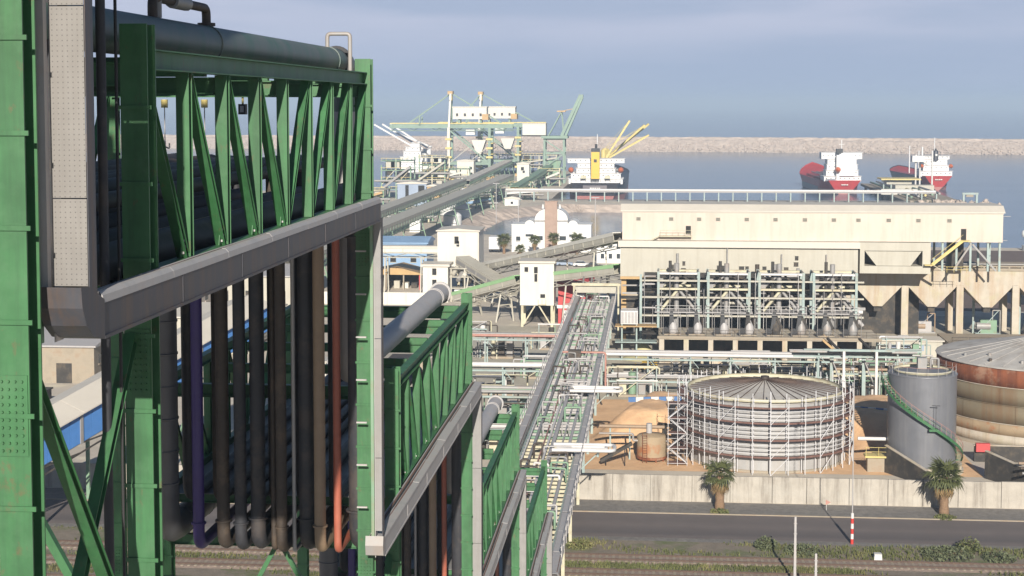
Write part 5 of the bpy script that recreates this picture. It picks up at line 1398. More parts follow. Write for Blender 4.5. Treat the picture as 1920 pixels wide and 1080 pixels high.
for i, p in enumerate((1262, 1308, 1357, 1404, 1453, 1500, 1547, 1595)):
    x = px2x(p, DY + 2.5)
    dark = i >= 4
    ordn = ['next to the bent pipe clutter', 'second along', 'third along', 'fourth along', 'fifth along, with the darkest housing', 'sixth along, with a pale cone', 'seventh along, with a pale cone', 'nearest the stained hoppers, with a pale cone'][i]
    t = thing('centrifuge', f'squat grey process machine on the deck, {ordn}', 'machine', (x, DY + 2.5, 4.38), 'eight machines on the deck')
    y = DY + 2.5
    MB().box(x - 1.3, x + 1.3, y - 1.0, y + 1.2, 4.4, 4.62).build('base', CONC_D, t)
    MB().lathe([(0.62, 4.62 - 4.38), (0.78, 5.2 - 4.38), (0.70, 5.9 - 4.38), (0.30, 6.7 - 4.38), (0.24, 6.9 - 4.38)], (x + 0.15, y, 4.38), 16).build('cone_casing', (DARKISH if i == 4 else (GALV if i < 4 else PIPE_GR)), t)
    MB().tube((x - 1.05, y - 0.7, 5.15), (x - 1.05, y + 0.5, 5.15), 0.46, 14).build('motor', DARKISH, t)
    MB().tube((x - 1.05, y - 0.85, 5.15), (x - 1.05, y - 0.7, 5.15), 0.58, 14).build('fan_guard', BLACK, t)
    MB().add([(x - 0.35, y - 0.3, 8.2), (x + 0.15, y - 0.3, 8.2), (x + 0.15, y + 0.3, 8.2), (x - 0.35, y + 0.3, 8.2), (x - 0.75 if dark else x - 0.55, y - 0.45, 5.3), (x + (0.1 if dark else 0.4), y - 0.45, 5.8), (x + (0.1 if dark else 0.4), y + 0.4, 5.8), (x - 0.75 if dark else x - 0.55, y + 0.4, 5.3)], [(0,1,2,3),(4,7,6,5),(0,4,5,1),(1,5,6,2),(2,6,7,3),(3,7,4,0)]).build('feed_chute', BLACK if i != 3 else DARKISH, t)
    if dark: MB().beam((x, y, 8.0), (x + 1.2, y, 5.6), 0.4, 0.4).build('side_chute', DARKISH, t)
    MB().path([(x + 0.9, y + 0.6, 4.7), (x + 0.9, y + 0.6, 7.2), (x + 1.5, y + 0.6, 7.2)], 0.11, 8).build('feed_pipe', PIPE_BR if i % 2 else PIPE_GR, t)
    for dx in (-1.45, 1.35): MB().tube((x + dx, y - 1.1, 4.4), (x + dx, y - 1.1, 8.0), 0.05, 5).build('upright', PIPE_GR, t)
    MB().tube((x - 1.45, y - 1.1, 7.9), (x + 1.4, y - 1.1, 7.9), 0.05, 5).build('top_rail', PIPE_GR, t)
t = thing('deck_railing', 'thin railing along the edge of the machine deck', 'railing', (18, DY, 4.5))
for k in range(24): MB().tube((0.8 + 1.5*k, DY + 0.1, 4.5), (0.8 + 1.5*k, DY + 0.1, 5.5), 0.03, 5).build('post', PIPE_BR, t)
for z in (5.0, 5.5): MB().tube((0.6, DY + 0.1, z), (36, DY + 0.1, z), 0.03, 5).build('rail', PIPE_BR, t)
t = thing('cooling_unit', 'small white louvred unit on teal legs beside the machine row', 'unit', (-4.2, 262, 0))
MB().box(-5.6, -2.8, 261, 263, 6.0, 8.2).build('body', PIPE_WH, t)
for k in range(5): MB().box(-5.5 + 0.55*k, -5.1 + 0.55*k, 260.9, 261.0, 6.2, 8.0).build('louvre', GALV, t)
for x in (-5.4, -3.0): MB().box(x - 0.12, x + 0.12, 261.2, 262.8, 0, 6.0).build('leg', G_TEAL, t)
for z in (3.0, 5.6): MB().box(-6.5, 0.3, 260.5, 263.5, z, z + 0.15).build('deck', ORANGE_P if z > 5 else G_TEAL, t)
t = thing('sulphur_heap', 'small pale yellow heap beside the machine deck', 'heap', (-2.0, 264, 0))
MB().lathe([(2.4, 0.0), (1.6, 1.2), (0.6, 2.3), (0.05, 2.6)], (-2.0, 265, 0), 18).build('cone', bpy.data.materials['pale_sulphur'], t)
MB().lathe([(3.0, 0.0), (2.0, 0.35), (0.05, 0.5)], (-2.6, 263, 0), 14).build('skirt', bpy.data.materials['pale_sulphur'], t)
t = thing('wheel_loader', 'small yellow loader parked beside the machine deck', 'loader', (-1.2, 252, 0))
MB().box(-2.0, 0.4, 251.2, 252.8, 0.6, 1.3).build('body', YELLOW, t); MB().box(-1.2, 0.0, 251.3, 252.7, 1.3, 2.3).build('cab', GLASS, t); MB().box(-1.25, 0.05, 251.2, 252.8, 2.3, 2.42).build('cab_roof', YELLOW, t)
for x in (-1.6, 0.0):
    for y in (251.1, 252.9):
        w_ = MB().tube((x, y - 0.15, 0.5), (x, y + 0.15, 0.5), 0.5, 14).build('wheel', BLACK, t); MB().tube((x, y - 0.17, 0.5), (x, y + 0.17, 0.5), 0.22, 10).build('hub', YELLOW, w_)
MB().beam((-2.0, 252, 0.9), (-3.0, 252, 0.5), 1.2, 0.2).build('arm', YELLOW, t); MB().prism([(-3.6, 0.1), (-2.9, 0.1), (-2.9, 0.9), (-3.1, 0.9)], 'y', 251, 253).build('bucket', YELLOW, t)

# tall teal T frames behind the grey tank
for x, lab in ((25.8, 'pale teal post frame beside the scaffolded tank'), (30.2, 'pale teal post frame beside the grey tank top')):
    t = thing('post_frame', lab, 'steel frame', (x, 221, 0))
    MB().ibeam((x, 220.5, 0), (x, 220.5, 8.2), 0.34, 0.34, (0, 1, 0)).build('front_post', PIPE_WH, t)
    MB().ibeam((x - 1.2, 224.5, 0), (x - 1.2, 224.5, 7.4), 0.5, 0.5, (0, 1, 0)).build('rear_post', G_TEAL, t)
    MB().beam((x - 2.0, 220.5, 8.35), (x + 2.4, 220.5, 8.35), 0.3, 0.3).build('arm', G_TEAL, t)
    MB().beam((x - 0.2, 220.5, 7.9), (x - 1.7, 226, 9.2), 0.28, 0.28).build('rake_arm', DARKISH, t)
    MB().beam((x, 220.6, 3.0), (x - 1.2, 224.4, 6.5), 0.14, 0.14).build('brace', GALV, t)
o = MB().ibeam((20.5, 222, 8.1), (36.5, 222, 8.1), 0.4, 0.3, (0, 0, 1)).build('crossing_beam', G_TEAL); tag(o, 'pale teal beam carried across the two post frames', 'beam')
cross_rack(221.6, 19.0, 35.5, 7.6, 'high teal rack of pipes behind the grey tank', [(PIPE_GR, 0.2), (PIPE_WH, 0.18)], [22.5, 33.2])
cross_rack(226.5, 24.0, 37.0, 4.4, 'yellow and grey pipe rack seen between the scaffolded tank and the grey tank', [(PIPE_BG, 0.2), (YEL_PALE, 0.14), (DARKISH, 0.25), (PIPE_BR, 0.2)], [26.5, 31.5])

# ================================================================ TRANSFER TOWERS AND CONVEYORS
def openings(t, wall_y, items, parent):
    for (x, z, w, h) in items:
        f = MB().box(x - w/2, x + w/2, wall_y - 0.06, wall_y - 0.002, z - h/2, z + h/2).build('opening', DARK, parent)
        MB().box(x - w/2 - 0.08, x + w/2 + 0.08, wall_y - 0.09, wall_y - 0.002, z - h/2 - 0.12, z - h/2).build('sill', IVORY, f)
T1 = thing('transfer_tower', 'tall ivory transfer tower with a ribbed conveyor running down from it', 'tower', (-42.6, 345, 0), 'ivory transfer towers')
w1 = MB().box(-47.4, -38.3, 345, 355, 5.6, 14.3).build('wall', IVORY, T1)
MB().prism([(-47.7, 14.3), (-38.0, 14.3), (-38.0, 14.55), (-42.9, 14.95), (-47.7, 14.55)], 'y', 344.7, 355.3).build('roof', CREAM_ROOF, T1)
for x in (-47.0, -42.8, -38.8):
    for y in (345.4, 354.4): MB().box(x - 0.3, x + 0.3, y - 0.3, y + 0.3, 0, 5.6).build('leg', CREAM_STEEL, T1)
openings(T1, 345, [(-43.2, 12.4, 0.9, 1.6), (-42.9, 11.6, 0.6, 1.2), (-41.2, 7.9, 1.2, 1.0), (-39.6, 7.9, 1.4, 0.9)], w1)
MB().box(-38.6, -38.28, 344.9, 344.998, 5.8, 14.2).build('corner_trim', CREAM_ROOF, T1)
T1b = thing('transfer_tower', 'lower ivory annex tower in front of the tall transfer tower', 'tower', (-46.8, 335, 0), 'ivory transfer towers')
w1b = MB().box(-49.2, -43.8, 335, 341, 0, 7.6).build('wall', IVORY, T1b)
MB().box(-49.6, -43.4, 334.6, 341.4, 7.6, 8.1).build('roof', CREAM_ROOF, T1b)
openings(T1b, 335, [(-46.7, 6.5, 0.9, 1.4), (-46.7, 3.8, 0.9, 2.0)], w1b)
t = thing('drive_house', 'tangle of ducts and steel below the tall transfer tower', 'machinery', (-41, 337, 0))
for k, (x, z) in enumerate(((-43.0, 5.6), (-41.8, 4.6), (-40.6, 5.4), (-39.6, 4.0))):
    MB().tube((x, 336, z), (x + 0.8, 338, z + 1.6), 0.5, 10).build('duct', (GREIGE, PIPE_GR, IVORY, DARKISH)[k], t)
for x in (-43.4, -40.5, -38.4): MB().box(x, x + 0.3, 336, 336.3, 0, 7.2).build('post', GREIGE, t)
for z in (2.8, 5.2, 7.0): MB().box(-43.6, -38.0, 335.9, 338.4, z, z + 0.18).build('deck', GREIGE, t)
MB().box(-42.6, -39.2, 336.5, 338, 0.2, 2.6).build('drive_box', WHITE, t)
T2 = thing('transfer_tower', 'ivory transfer tower on four braced legs between two green roofed conveyors', 'tower', (-22.2, 300, 0), 'ivory transfer towers')
w2 = MB().box(-25.4, -19.0, 299, 305, 4.1, 12.1).build('wall', IVORY, T2)
MB().box(-25.7, -18.7, 298.7, 305.3, 12.1, 12.5).build('roof', CREAM_ROOF, T2)
openings(T2, 299, [(-24.2, 10.9, 0.7, 0.9), (-22.4, 10.8, 0.7, 1.2), (-22.4, 9.4, 0.55, 1.6), (-21.1, 5.9, 0.9, 0.7)], w2)
for x in (-25.0, -19.4):
    for y in (299.4, 304.6): MB().ibeam((x, y, 0), (x, y, 4.1), 0.45, 0.45, (0, 1, 0)).build('leg', CREAM_STEEL, T2)
MB().beam((-24.8, 299.3, 0.4), (-22.6, 299.3, 4.0), 0.25, 0.25).build('brace', CREAM_STEEL, T2)
MB().beam((-19.6, 299.3, 0.4), (-21.8, 299.3, 4.0), 0.25, 0.25).build('brace', CREAM_STEEL, T2)
MB().box(-22.0, -20.4, 298.5, 299, 4.2, 4.35).build('balcony', CREAM_STEEL, T2)
for x in (-21.9, -21.2, -20.5): MB().tube((x, 298.55, 4.3), (x, 298.55, 5.3), 0.04, 5).build('balcony_post', CREAM_STEEL, T2)
t = thing('coke_heap', 'dark heap under the ivory tower on legs', 'heap', (-21, 308, 0))
MB().lathe([(4.5, 0), (3.4, 1.6), (1.5, 3.2), (0.1, 3.8)], (-21.5, 310, 0), 16).build('cone', DARKISH, t); MB().lathe([(3.5, 0), (2.0, 1.4), (0.1, 2.4)], (-18.0, 309, 0), 14).build('shoulder', DARKISH, t)

def conveyor(label, a, b, w, h, roofm, sidem, legs=3, group=None, lattice=True, name='conveyor_gallery', legm=None):
    """inclined covered conveyor: roof, side sheets, lattice girder below, trestle legs"""
    a = Vector(a); b = Vector(b); d = (b - a); L_ = d.length; u = d.normalized()
    s = u.cross(Vector((0, 0, 1))).normalized(); n = s.cross(u)
    t = thing(name, label, 'conveyor', (a.x, a.y, 0), group)
    MB().beam(a + n * h, b + n * h, w + 0.3, 0.18, n).build('roof', roofm, t)
    MB().beam(a, b, w, 0.2, n).build('belt_deck', GREIGE, t)
    for k in (-1, 1):
        MB().beam(a + s * (k * w / 2) + n * (h * 0.36), b + s * (k * w / 2) + n * (h * 0.36), 0.06, h * 0.55, n).build('side_sheet', sidem, t)
        MB().beam(a + s * (k * (w / 2 + 0.09)) + n * (h * 0.80), b + s * (k * (w / 2 + 0.09)) + n * (h * 0.80), 0.06, h * 0.34, n).build('roof_skirt', roofm, t)
        m2 = max(2, int(L_ / 4.0))
        for i in range(m2 + 1):
            p = a.lerp(b, i / m2) + s * (k * (w / 2 + 0.05))
            MB().beam(p + n * 0.08, p + n * (h * 0.62), 0.12, 0.12, u).build('frame_rib', legm or GREIGE, t)
        if lattice:
            for off in (-0.1, -1.1):
                MB().beam(a + s * (k * w / 2) + n * off, b + s * (k * w / 2) + n * off, 0.14, 0.16, n).build('girder_chord', legm or GREIGE, t)
            m = max(3, int(L_ / 3.2))
            for i in range(m):
                p = a.lerp(b, i / m); q = a.lerp(b, (i + 1) / m)
                if i % 2: p, q = q, p
                MB().beam(p + s * (k * w / 2) + n * -0.15, q + s * (k * w / 2) + n * -1.05, 0.1, 0.1, n).build('lattice_bar', legm or GREIGE, t)
    for i in range(legs):
        p = a.lerp(b, (i + 0.5) / legs)
        if p.z < 1.8: continue
        for k in (-1, 1):
            MB().beam((p + s * (k * w * 0.45) + n * -1.1), (p.x + s.x * k * w * 0.8, p.y + s.y * k * w * 0.8, 0), 0.28, 0.28).build('trestle_leg', legm or GREIGE, t)
        MB().beam((p.x - s.x * w * 0.6, p.y - s.y * w * 0.6, p.z * 0.5), (p.x + s.x * w * 0.6, p.y + s.y * w * 0.6, p.z * 0.5), 0.18, 0.18).build('trestle_tie', legm or GREIGE, t)
    return t
ROOF_GRN = M('light_green_roof', (0.36, 0.60, 0.30), 0.55, var=0.08)
conveyor('cream conveyor climbing from the tall transfer tower to the cream gallery', (-38.2, 345, 5.6), (-6.3, 288, 17.4), 2.6, 1.5, IVORY, GREIGE, 4)
conveyor('green roofed conveyor rising to the ivory tower on legs', (-39.5, 318, 2.6), (-25.4, 302, 7.9), 2.6, 1.6, ROOF_GRN, GREIGE, 2)
conveyor('green roofed conveyor climbing from the ivory tower on legs to the screening house', (-19.0, 301, 8.6), (-6.4, 287.5, 11.6), 2.6, 1.6, ROOF_GRN, GREIGE, 2)
conveyor('grey ribbed conveyor slanting down in front of the tall transfer tower', (-41.5, 341, 7.8), (-28.5, 322, 3.2), 3.0, 1.5, GREIGE, PIPE_GR, 2)
conveyor('level cream conveyor passing in front of the light blue hall', (-47.4, 350, 9.2), (-72, 352, 9.0), 2.4, 1.4, CREAM_ROOF, IVORY, 3)

# red tanker shed behind the rack end
t = thing('red_shed', 'red sheet shed with a white band behind the end of the low rack', 'shed', (-14, 308, 0))
MB().box(-18.5, -12.0, 304, 311, 3.6, 7.6).build('upper_wall', RED_B, t)
MB().box(-18.7, -12.2, 303.9, 311, 3.0, 3.6).build('white_band', WHITE, t)
MB().box(-18.5, -12.6, 304, 311, 0.0, 3.0).build('lower_wall', RED_B, t)
MB().box(-15.6, -13.4, 303.85, 303.998, 5.2, 5.9).build('white_stripe', WHITE, t)
MB().prism([(304 - 0.3, 7.6), (311.3, 7.6), (311.3, 7.9), (307.5, 8.6), (303.7, 7.9)], 'x', -18.8, -11.7).build('roof', RED_B, t)
MB().box(-17.4, -16.2, 303.9, 303.998, 0.3, 2.6).build('door', WHITE, t)

# ================================================================ DOMED BUILDING
DB = thing('domed_building', 'white stepped building with barrel domes and a brown central slab', 'building', (-29.4, 452, 0))
cxd = -29.5; yd = 452.0
def vault(x0, x1, zs, ry, parent, nm='vault'):
    r = (x1 - x0) / 2; c = (x0 + x1) / 2
    pts = [(c + r*math.cos(math.pi*i/12), zs + r*ry*math.sin(math.pi*i/12)) for i in range(13)]
    return MB().prism(pts, 'y', yd - 0.1, yd + 9).build(nm, WHITE, parent)
for s in (-1, 1):
    a, b = sorted((cxd + s*7.6, cxd + s*11.3)); MB().box(a, b, yd + 0.2, yd + 9, 0, 7.7).build('outer_block', WHITE, DB)
    MB().box(a - 0.15, b + 0.15, yd + 0.05, yd + 9.1, 7.7, 7.9).build('parapet', WHITE, DB)
    a, b = sorted((cxd + s*4.7, cxd + s*7.6)); MB().box(a, b, yd, yd + 9, 0, 7.6).build('bay', WHITE, DB); vault(a, b, 7.6, 1.0, DB)
    a, b = sorted((cxd + s*1.6, cxd + s*4.7)); MB().box(a, b, yd - 0.1, yd + 9, 0, 9.2).build('bay', WHITE, DB)
    for (x, z0, z1, w) in ((s*6.2, 4.4, 5.1, 2.2), (s*3.3, 3.4, 4.6, 1.8), (s*9.4, 3.2, 4.4, 1.2)):
        f = MB().box(cxd + x - w/2, cxd + x + w/2, yd - 0.14, yd - 0.102 if abs(x) < 5 else yd + 0.198, z0, z1).build('window', GLASS, DB)
        MB().box(cxd + x - w/2 - 0.1, cxd + x + w/2 + 0.1, yd - 0.25, yd - 0.1, z0 - 0.18, z0).build('sill', WHITE, f)
    MB().box(*sorted((cxd + s*1.6, cxd + s*4.7)), yd - 0.3, yd - 0.102, 8.7, 9.1).build('dark_band', PIPE_GR, DB)
    MB().tube((cxd + s*2.4, yd + 0.5, 12.4), (cxd + s*2.4, yd + 0.5, 13.6), 0.4, 10, 0.2).build('finial', WHITE, DB)
vault(cxd - 4.7, cxd + 4.7, 9.2, 0.72, DB, 'main_vault')
MB().box(cxd - 1.75, cxd + 1.75, yd - 1.2, yd + 1.0, 0, 14.4).build('central_slab', BROWN_ST, DB)
MB().box(cxd - 1.9, cxd + 1.9, yd - 1.3, yd + 1.1, 14.4, 14.6).build('slab_coping', BROWN_ST, DB)
for i, (x, y, h, rc, lab) in enumerate(((-42.4, 446, 4.0, 2.4, 'bushy palm beside the white lorry box near the domed building'), (-33.5, 442, 4.2, 2.0, 'palm in front of the wing of the domed building near the short palm'), (-28.0, 440, 5.0, 2.1, 'palm rising against the brown slab of the domed building'), (-21.8, 444, 4.4, 2.2, 'palm in front of the wing of the domed building near the parked cars'), (-37.2, 438, 2.0, 1.8, 'short palm in front of the domed building'))):
    palm((x, y, 0), h, rc, lab, 30 + i, 'palms by the domed building', skirt=16, nf=34, trunk_r=0.35)
t = thing('box_trailer', 'white box trailer parked beside the domed building', 'trailer', (-45, 450, 0))
MB().box(-47.0, -43.8, 449, 455, 1.0, 4.4).build('box', WHITE, t); MB().box(-46.8, -44.0, 449.2, 454.8, 0.7, 1.0).build('chassis', BLACK, t)
for x in (-46.6, -44.2):
    for y in (450, 453.6): w_ = MB().tube((x - 0.2, y, 0.5), (x + 0.2, y, 0.5), 0.5, 12).build('wheel', BLACK, t); MB().tube((x - 0.22, y, 0.5), (x + 0.22, y, 0.5), 0.2, 8).build('hub', GALV, w_)
t = thing('white_house', 'small grey white house between the two climbing conveyors', 'house', (-12, 425, 0))
wl = MB().box(-15.5, -7.5, 422, 430, 0, 6.4).build('wall', WHITE, t); MB().box(-15.7, -7.3, 421.8, 430.2, 6.4, 6.7).build('roof', WHITE, t)
for x in (-14.4, -12.3, -10.2):
    for z in (1.2, 4.0): f = MB().box(x, x + 0.9, 421.94, 421.998, z, z + 1.3).build('window', GLASS, t); MB().box(x - 0.1, x + 1.0, 421.9, 421.998, z - 0.15, z).build('sill', WHITE, f)
for i, (x, y, c, lab) in enumerate(((-19, 412, WHITE, 'white car parked near the small grey white house'), (-23.5, 414, BLUE_G, 'blue grey car parked in front of the domed building'), (-15.5, 408, DARKISH, 'dark car parked near the small grey white house'), (-44, 372, WHITE, 'white car parked behind the tall transfer tower'))):
    t = thing('parked_car', lab, 'car', (x, y, 0), 'parked cars')
    MB().prism([(x-2.1, 0.35), (x+2.1, 0.35), (x+2.15, 0.8), (x+1.2, 0.95), (x-2.0, 0.98), (x-2.15, 0.7)], 'y', y - 0.85, y + 0.85).build('body', c, t)
    MB().prism([(x-1.7, 0.97), (x+1.0, 0.96), (x+0.3, 1.5), (x-1.2, 1.5)], 'y', y - 0.72, y + 0.72).build('windows', GLASS, t)
    MB().box(x - 1.2, x + 0.3, y - 0.7, y + 0.7, 1.5, 1.54).build('roof', c, t)
    for dx in (-1.3, 1.3):
        for dy in (-0.85, 0.85): MB().tube((x + dx, y + dy - 0.1, 0.33), (x + dx, y + dy + 0.1, 0.33), 0.33, 10).build('wheel', BLACK, t)

# ================================================================ SMALL PROCESS EQUIPMENT BETWEEN THE RACKS
def skid(label, x, y, seed, w=5.0, tall=3.0):
    r_ = random.Random(seed); t = thing('process_skid', label, 'equipment', (x, y, 0))
    ms = [PIPE_GR, GALV, G_PALE, CREAM_STEEL, PIPE_BR, G_TEAL, DARKISH, PIPE_WH]
    MB().box(x - w/2, x + w/2, y - 1.2, y + 1.2, 0.03, 0.35).build('plinth', CONC_D, t)
    for k in range(4):
        px_ = x - w/2 + w * (k + 0.5) / 4; hh = tall * r_.uniform(0.4, 0.9)
        if r_.random() < 0.5: MB().tube((px_, y, 0.35), (px_, y, hh), r_.uniform(0.3, 0.6), 12).build('vessel', r_.choice(ms), t)
        else: MB().box(px_ - 0.5, px_ + 0.5, y - 0.6, y + 0.6, 0.35, hh).build('housing', r_.choice(ms), t)
    for k in range(5):
        z = tall * r_.uniform(0.3, 1.0); xa = x - w/2 - r_.uniform(0, 2); xb = x + w/2 + r_.uniform(0, 2); yy = y - 1.0 + 0.4*k
        MB().path([(xa, yy, 0.1), (xa, yy, z), (xb, yy, z), (xb, yy, 0.1)], r_.uniform(0.06, 0.16), 8).build('pipe', r_.choice(ms), t)
    for k in range(3):
        px_ = x - w/2 + w * k / 2
        MB().box(px_ - 0.07, px_ + 0.07, y - 1.3, y - 1.16, 0, tall).build('post', r_.choice(ms), t)
    for z in (tall * 0.55, tall): MB().box(x - w/2 - 0.2, x + w/2 + 0.2, y - 1.32, y - 1.14, z - 0.1, z + 0.1).build('beam', r_.choice(ms), t)
    MB().beam((x - w/2, y - 1.25, 0.1), (x + w/2, y - 1.25, tall), 0.1, 0.1).build('brace', r_.choice(ms), t)
spots_ = [(-3.5, 240, 'beside the low rack before the white louvred unit'), (2.5, 244, 'in front of the first pillar of the machine deck'), (8.5, 242, 'in front of the second pillar of the machine deck'), (14.5, 245, 'in front of the middle pillars of the machine deck'), (20.5, 243, 'one pillar short of the beige stair foot'), (27, 246, 'at the foot of the beige stair'), (33, 240, 'behind the grey tank top'),
          (-2.5, 229, 'behind the blue and white kerb'), (22, 231, 'behind the scaffolded tank rim'), (29, 230, 'between the two pale post frames'), (35, 231, 'close to the rusty tank roof'),
          (-18, 210, 'between two cross racks joining the low rack'), (-23, 228, 'by the cross rack with the flanged white pipe'), (-17, 243, 'beside the low rack near the pinkish pipes'), (-26, 262, 'behind the pinkish pipe rack'), (-17, 272, 'in front of the ivory tower on legs'), (-33, 285, 'on the open yard before the ivory tower on legs'), (-20, 190, 'beside the low rack behind the wall'), (-24, 176, 'just behind the concrete wall under the bridge'),
          (40, 262, 'below the pale control hut'), (52, 262, 'in front of the railed platform'), (33, 252, 'just past the beige stair')]
kinds = ['green and grey pump skid', 'rusty pipe manifold', 'cream valve skid', 'dark pump group', 'grey vessel group', 'white pipe manifold', 'teal framed skid']
for i, (x, y, where) in enumerate(spots_):
    skid(kinds[i % 7] + ' ' + where, x, y, 200 + i, 5.5, 3.0 + 0.5 * (i % 4))

# ================================================================ SHIPS
def hull_mesh(L, B, zd, zb, stern_wl, full, z0, z1, mat, nm, fore=None):
    """hull strip between heights z0 and z1 (fractions of local deck height); stern at y = 0, bow at y = L"""
    NS, NV = 26, 6
    vs = []
    def half(s, v):
        deck = (0.80 + 0.20 * min(1, s / 0.12)) if s < 0.82 else max(0.0, math.cos((s - 0.82) / 0.18 * math.pi / 2)) ** 0.7
        wl = (stern_wl + (full - stern_wl) * min(1, s / 0.16)) if s < 0.72 else full * max(0.0, math.cos((s - 0.72) / 0.25 * math.pi / 2)) if s < 0.97 else 0.0
        return B / 2 * (wl + (deck - wl) * max(v, 0.0) ** 0.8)
    rows = []
    for i in range(NS + 1):
        s = i / NS
        top = zd + (zb - zd) * max(0, (s - 0.80) / 0.20) ** 1.5 + 0.4 * max(0, (0.1 - s) / 0.1)
        ring = []
        for side in (-1, 1):
            line = []
            for j in range(NV + 1):
                v = z0 + (z1 - z0) * j / NV
                y = s * L + (0.03 * L * v * (s > 0.85) * (s - 0.85) / 0.15) - (0.022 * L * v if i == 0 else 0)
                line.append((side * half(s, v), y, v * top))
            ring.append(line)
        rows.append(ring)
    mb = MB()
    for side in (0, 1):
        vs = [p for r in rows for p in r[side]]
        m = NV + 1
        for i in range(NS):
            mb.cur = 1 if (fore and i >= 2) else 0
            mb.add([vs[q] for q in range(i*m, (i+2)*m)], [(j, m + j, m + j + 1, j + 1) for j in range(NV)], not fore)
        mb.cur = 0
    st = rows[0]
    mb.add(st[0] + st[1], [(j, j + 1, NV + 2 + j, NV + 1 + j) for j in range(NV)], False)
    if z1 >= 1.0:
        dl = [r[0][-1] for r in rows]; dr = [r[1][-1] for r in rows]
        m = len(dl)
        mb.add([(x, y, z - 0.5) for x, y, z in dl] + [(x, y, z - 0.5) for x, y, z in dr], [(i, i + 1, m + i + 1, m + i) for i in range(m - 1)], False)
    return mb.mesh(nm, [mat, fore] if fore else mat)

def lifeboat(t, x, y, z, s=1.0):
    b = MB().lathe([(0.05, -2.8*s), (0.8*s, -2.0*s), (1.15*s, 0), (0.8*s, 2.0*s), (0.05, 2.8*s)], (0, 0, 0), 12).mesh('lifeboat', ORANGE)
    o = put('lifeboat', b, t, (x, y, z), (R(90), 0, 0)); return o

def tiers(t, specs, mat=WHITE_SH, win=True):
    for (x0, x1, y0, y1, z0, z1) in specs:
        p = MB().box(x0, x1, y0, y1, z0, z1).build('deck_house', mat, t, local=True)
        if win and (x1 - x0) > 5:
            n_ = int((x1 - x0) / 2.2)
            for k in range(n_):
                xx = x0 + (x1 - x0) * (k + 0.5) / n_
                MB().box(xx - 0.24, xx + 0.24, y0 - 0.06, y0 - 0.005, z0 + (z1 - z0) * 0.5, z0 + (z1 - z0) * 0.5 + 0.42).build('window', GLASS, p, local=True)
        MB().box(x0 - 0.4, x1 + 0.4, y0 - 0.5, y1 + 0.3, z1, z1 + 0.18).build('deck_edge', mat, t, local=True)

# bulk carrier
bc = thing('cargo_ship', 'dark hulled cargo ship with white bridge and yellow funnel', 'ship', (-27.8, 735, -3), 'moored ships')
put('hull', hull_mesh(165, 27, 8.6, 12, 0.55, 0.97, 0.32, 1.0, SHIP_BLK, 'hull'), bc)
put('boot_top', hull_mesh(164.9, 26.9, 8.6, 12, 0.55, 0.97, -0.2, 0.32, SHIP_BOOT, 'boot_top'), bc)
MB().box(-5.5, 5.5, -3.3, -2.9, 4.5, 7.8).build('transom_plate', M('transom_grey', (0.16, 0.14, 0.15), 0.5, var=0.2, scale=0.2), bc, local=True)
for k, (a, b) in enumerate(((-2.3, -1.4), (-1.2, -0.3), (-0.1, 0.6), (0.9, 1.5), (1.7, 2.4))): MB().box(a, b, -3.34, -3.3, 6.3, 6.8).build('name_letter', KERB_W, bc, local=True)
tiers(bc, [(-12.5, 12.5, 6, 22, 8.0, 10.4), (-11.5, 11.5, 7, 21, 10.6, 12.8), (-9.0, 9.0, 8, 20, 13.0, 15.2), (-8.5, 8.5, 9, 19, 15.4, 17.4), (-13.2, 13.2, 10, 16, 17.6, 19.6)])
fn = MB().box(-1.9, 1.9, 1.5, 6, 10.6, 23.0).build('funnel', YELLOW, bc, local=True)
MB().box(-1.95, 1.95, 1.45, 6.05, 23.0, 24.6).build('funnel_top', BLACK, fn, local=True)
MB().tube((0.3, 3.5, 24.6), (0.3, 3.5, 26.6), 0.6, 10).build('exhaust', BLACK, fn, local=True)
MB().box(-0.7, 0.7, 1.40, 1.5, 18.2, 19.6).build('emblem', BLACK, fn, local=True)
MB().tube((0.6, 9, 19.6), (0.6, 9, 31), 0.22, 6).build('mast', WHITE_SH, bc, local=True)
for s in (-1, 1):
    lifeboat(bc, s * 11.6, 9, 14.4, 1.15)
    MB().box(s*10.2 - 0.4, s*10.2 + 0.4, 8, 14, 8.2, 13.2).build('davit', WHITE_SH, bc, local=True)
    MB().box(s*5.6 - 1.2, s*5.6 + 1.2, 3.5, 5.0, 10.6, 12.0).build('winch_house', CREAM_STEEL, bc, local=True)
for k, (x, y, z, tx, ty, tz) in enumerate(((4, 38, 18, 15, 40, 37), (5, 60, 18, 22, 66, 34.5), (5, 62, 18, 24, 72, 35), (5, 90, 17, 24, 96, 29))):
    cr = MB().tube((2.5, y, 8), (2.5, y, z + 5), 1.3, 10).build('crane_post', YEL_PALE, bc, local=True)
    MB().beam((3.0, y, z), (tx, ty, tz), 0.9, 0.9).build('crane_boom', YEL_PALE, cr, local=True)
    MB().beam((2.5, y, z + 5), (tx, ty, tz), 0.12, 0.12).build('crane_stay', YEL_PALE, cr, local=True)
for k in range(5): MB().box(-8.5, 8.5, 30 + 24*k, 47 + 24*k, 8.2, 9.8).build('hatch_cover', GREIGE, bc, local=True)
for k in range(14): MB().tube((-12.4 + 1.9*k, -1.5, 8.6), (-12.4 + 1.9*k, -1.5, 9.7), 0.06, 5).build('rail_post', WHITE_SH, bc, local=True)
MB().tube((-12.4, -1.5, 9.7), (12.4, -1.5, 9.7), 0.07, 5).build('stern_rail', WHITE_SH, bc, local=True)

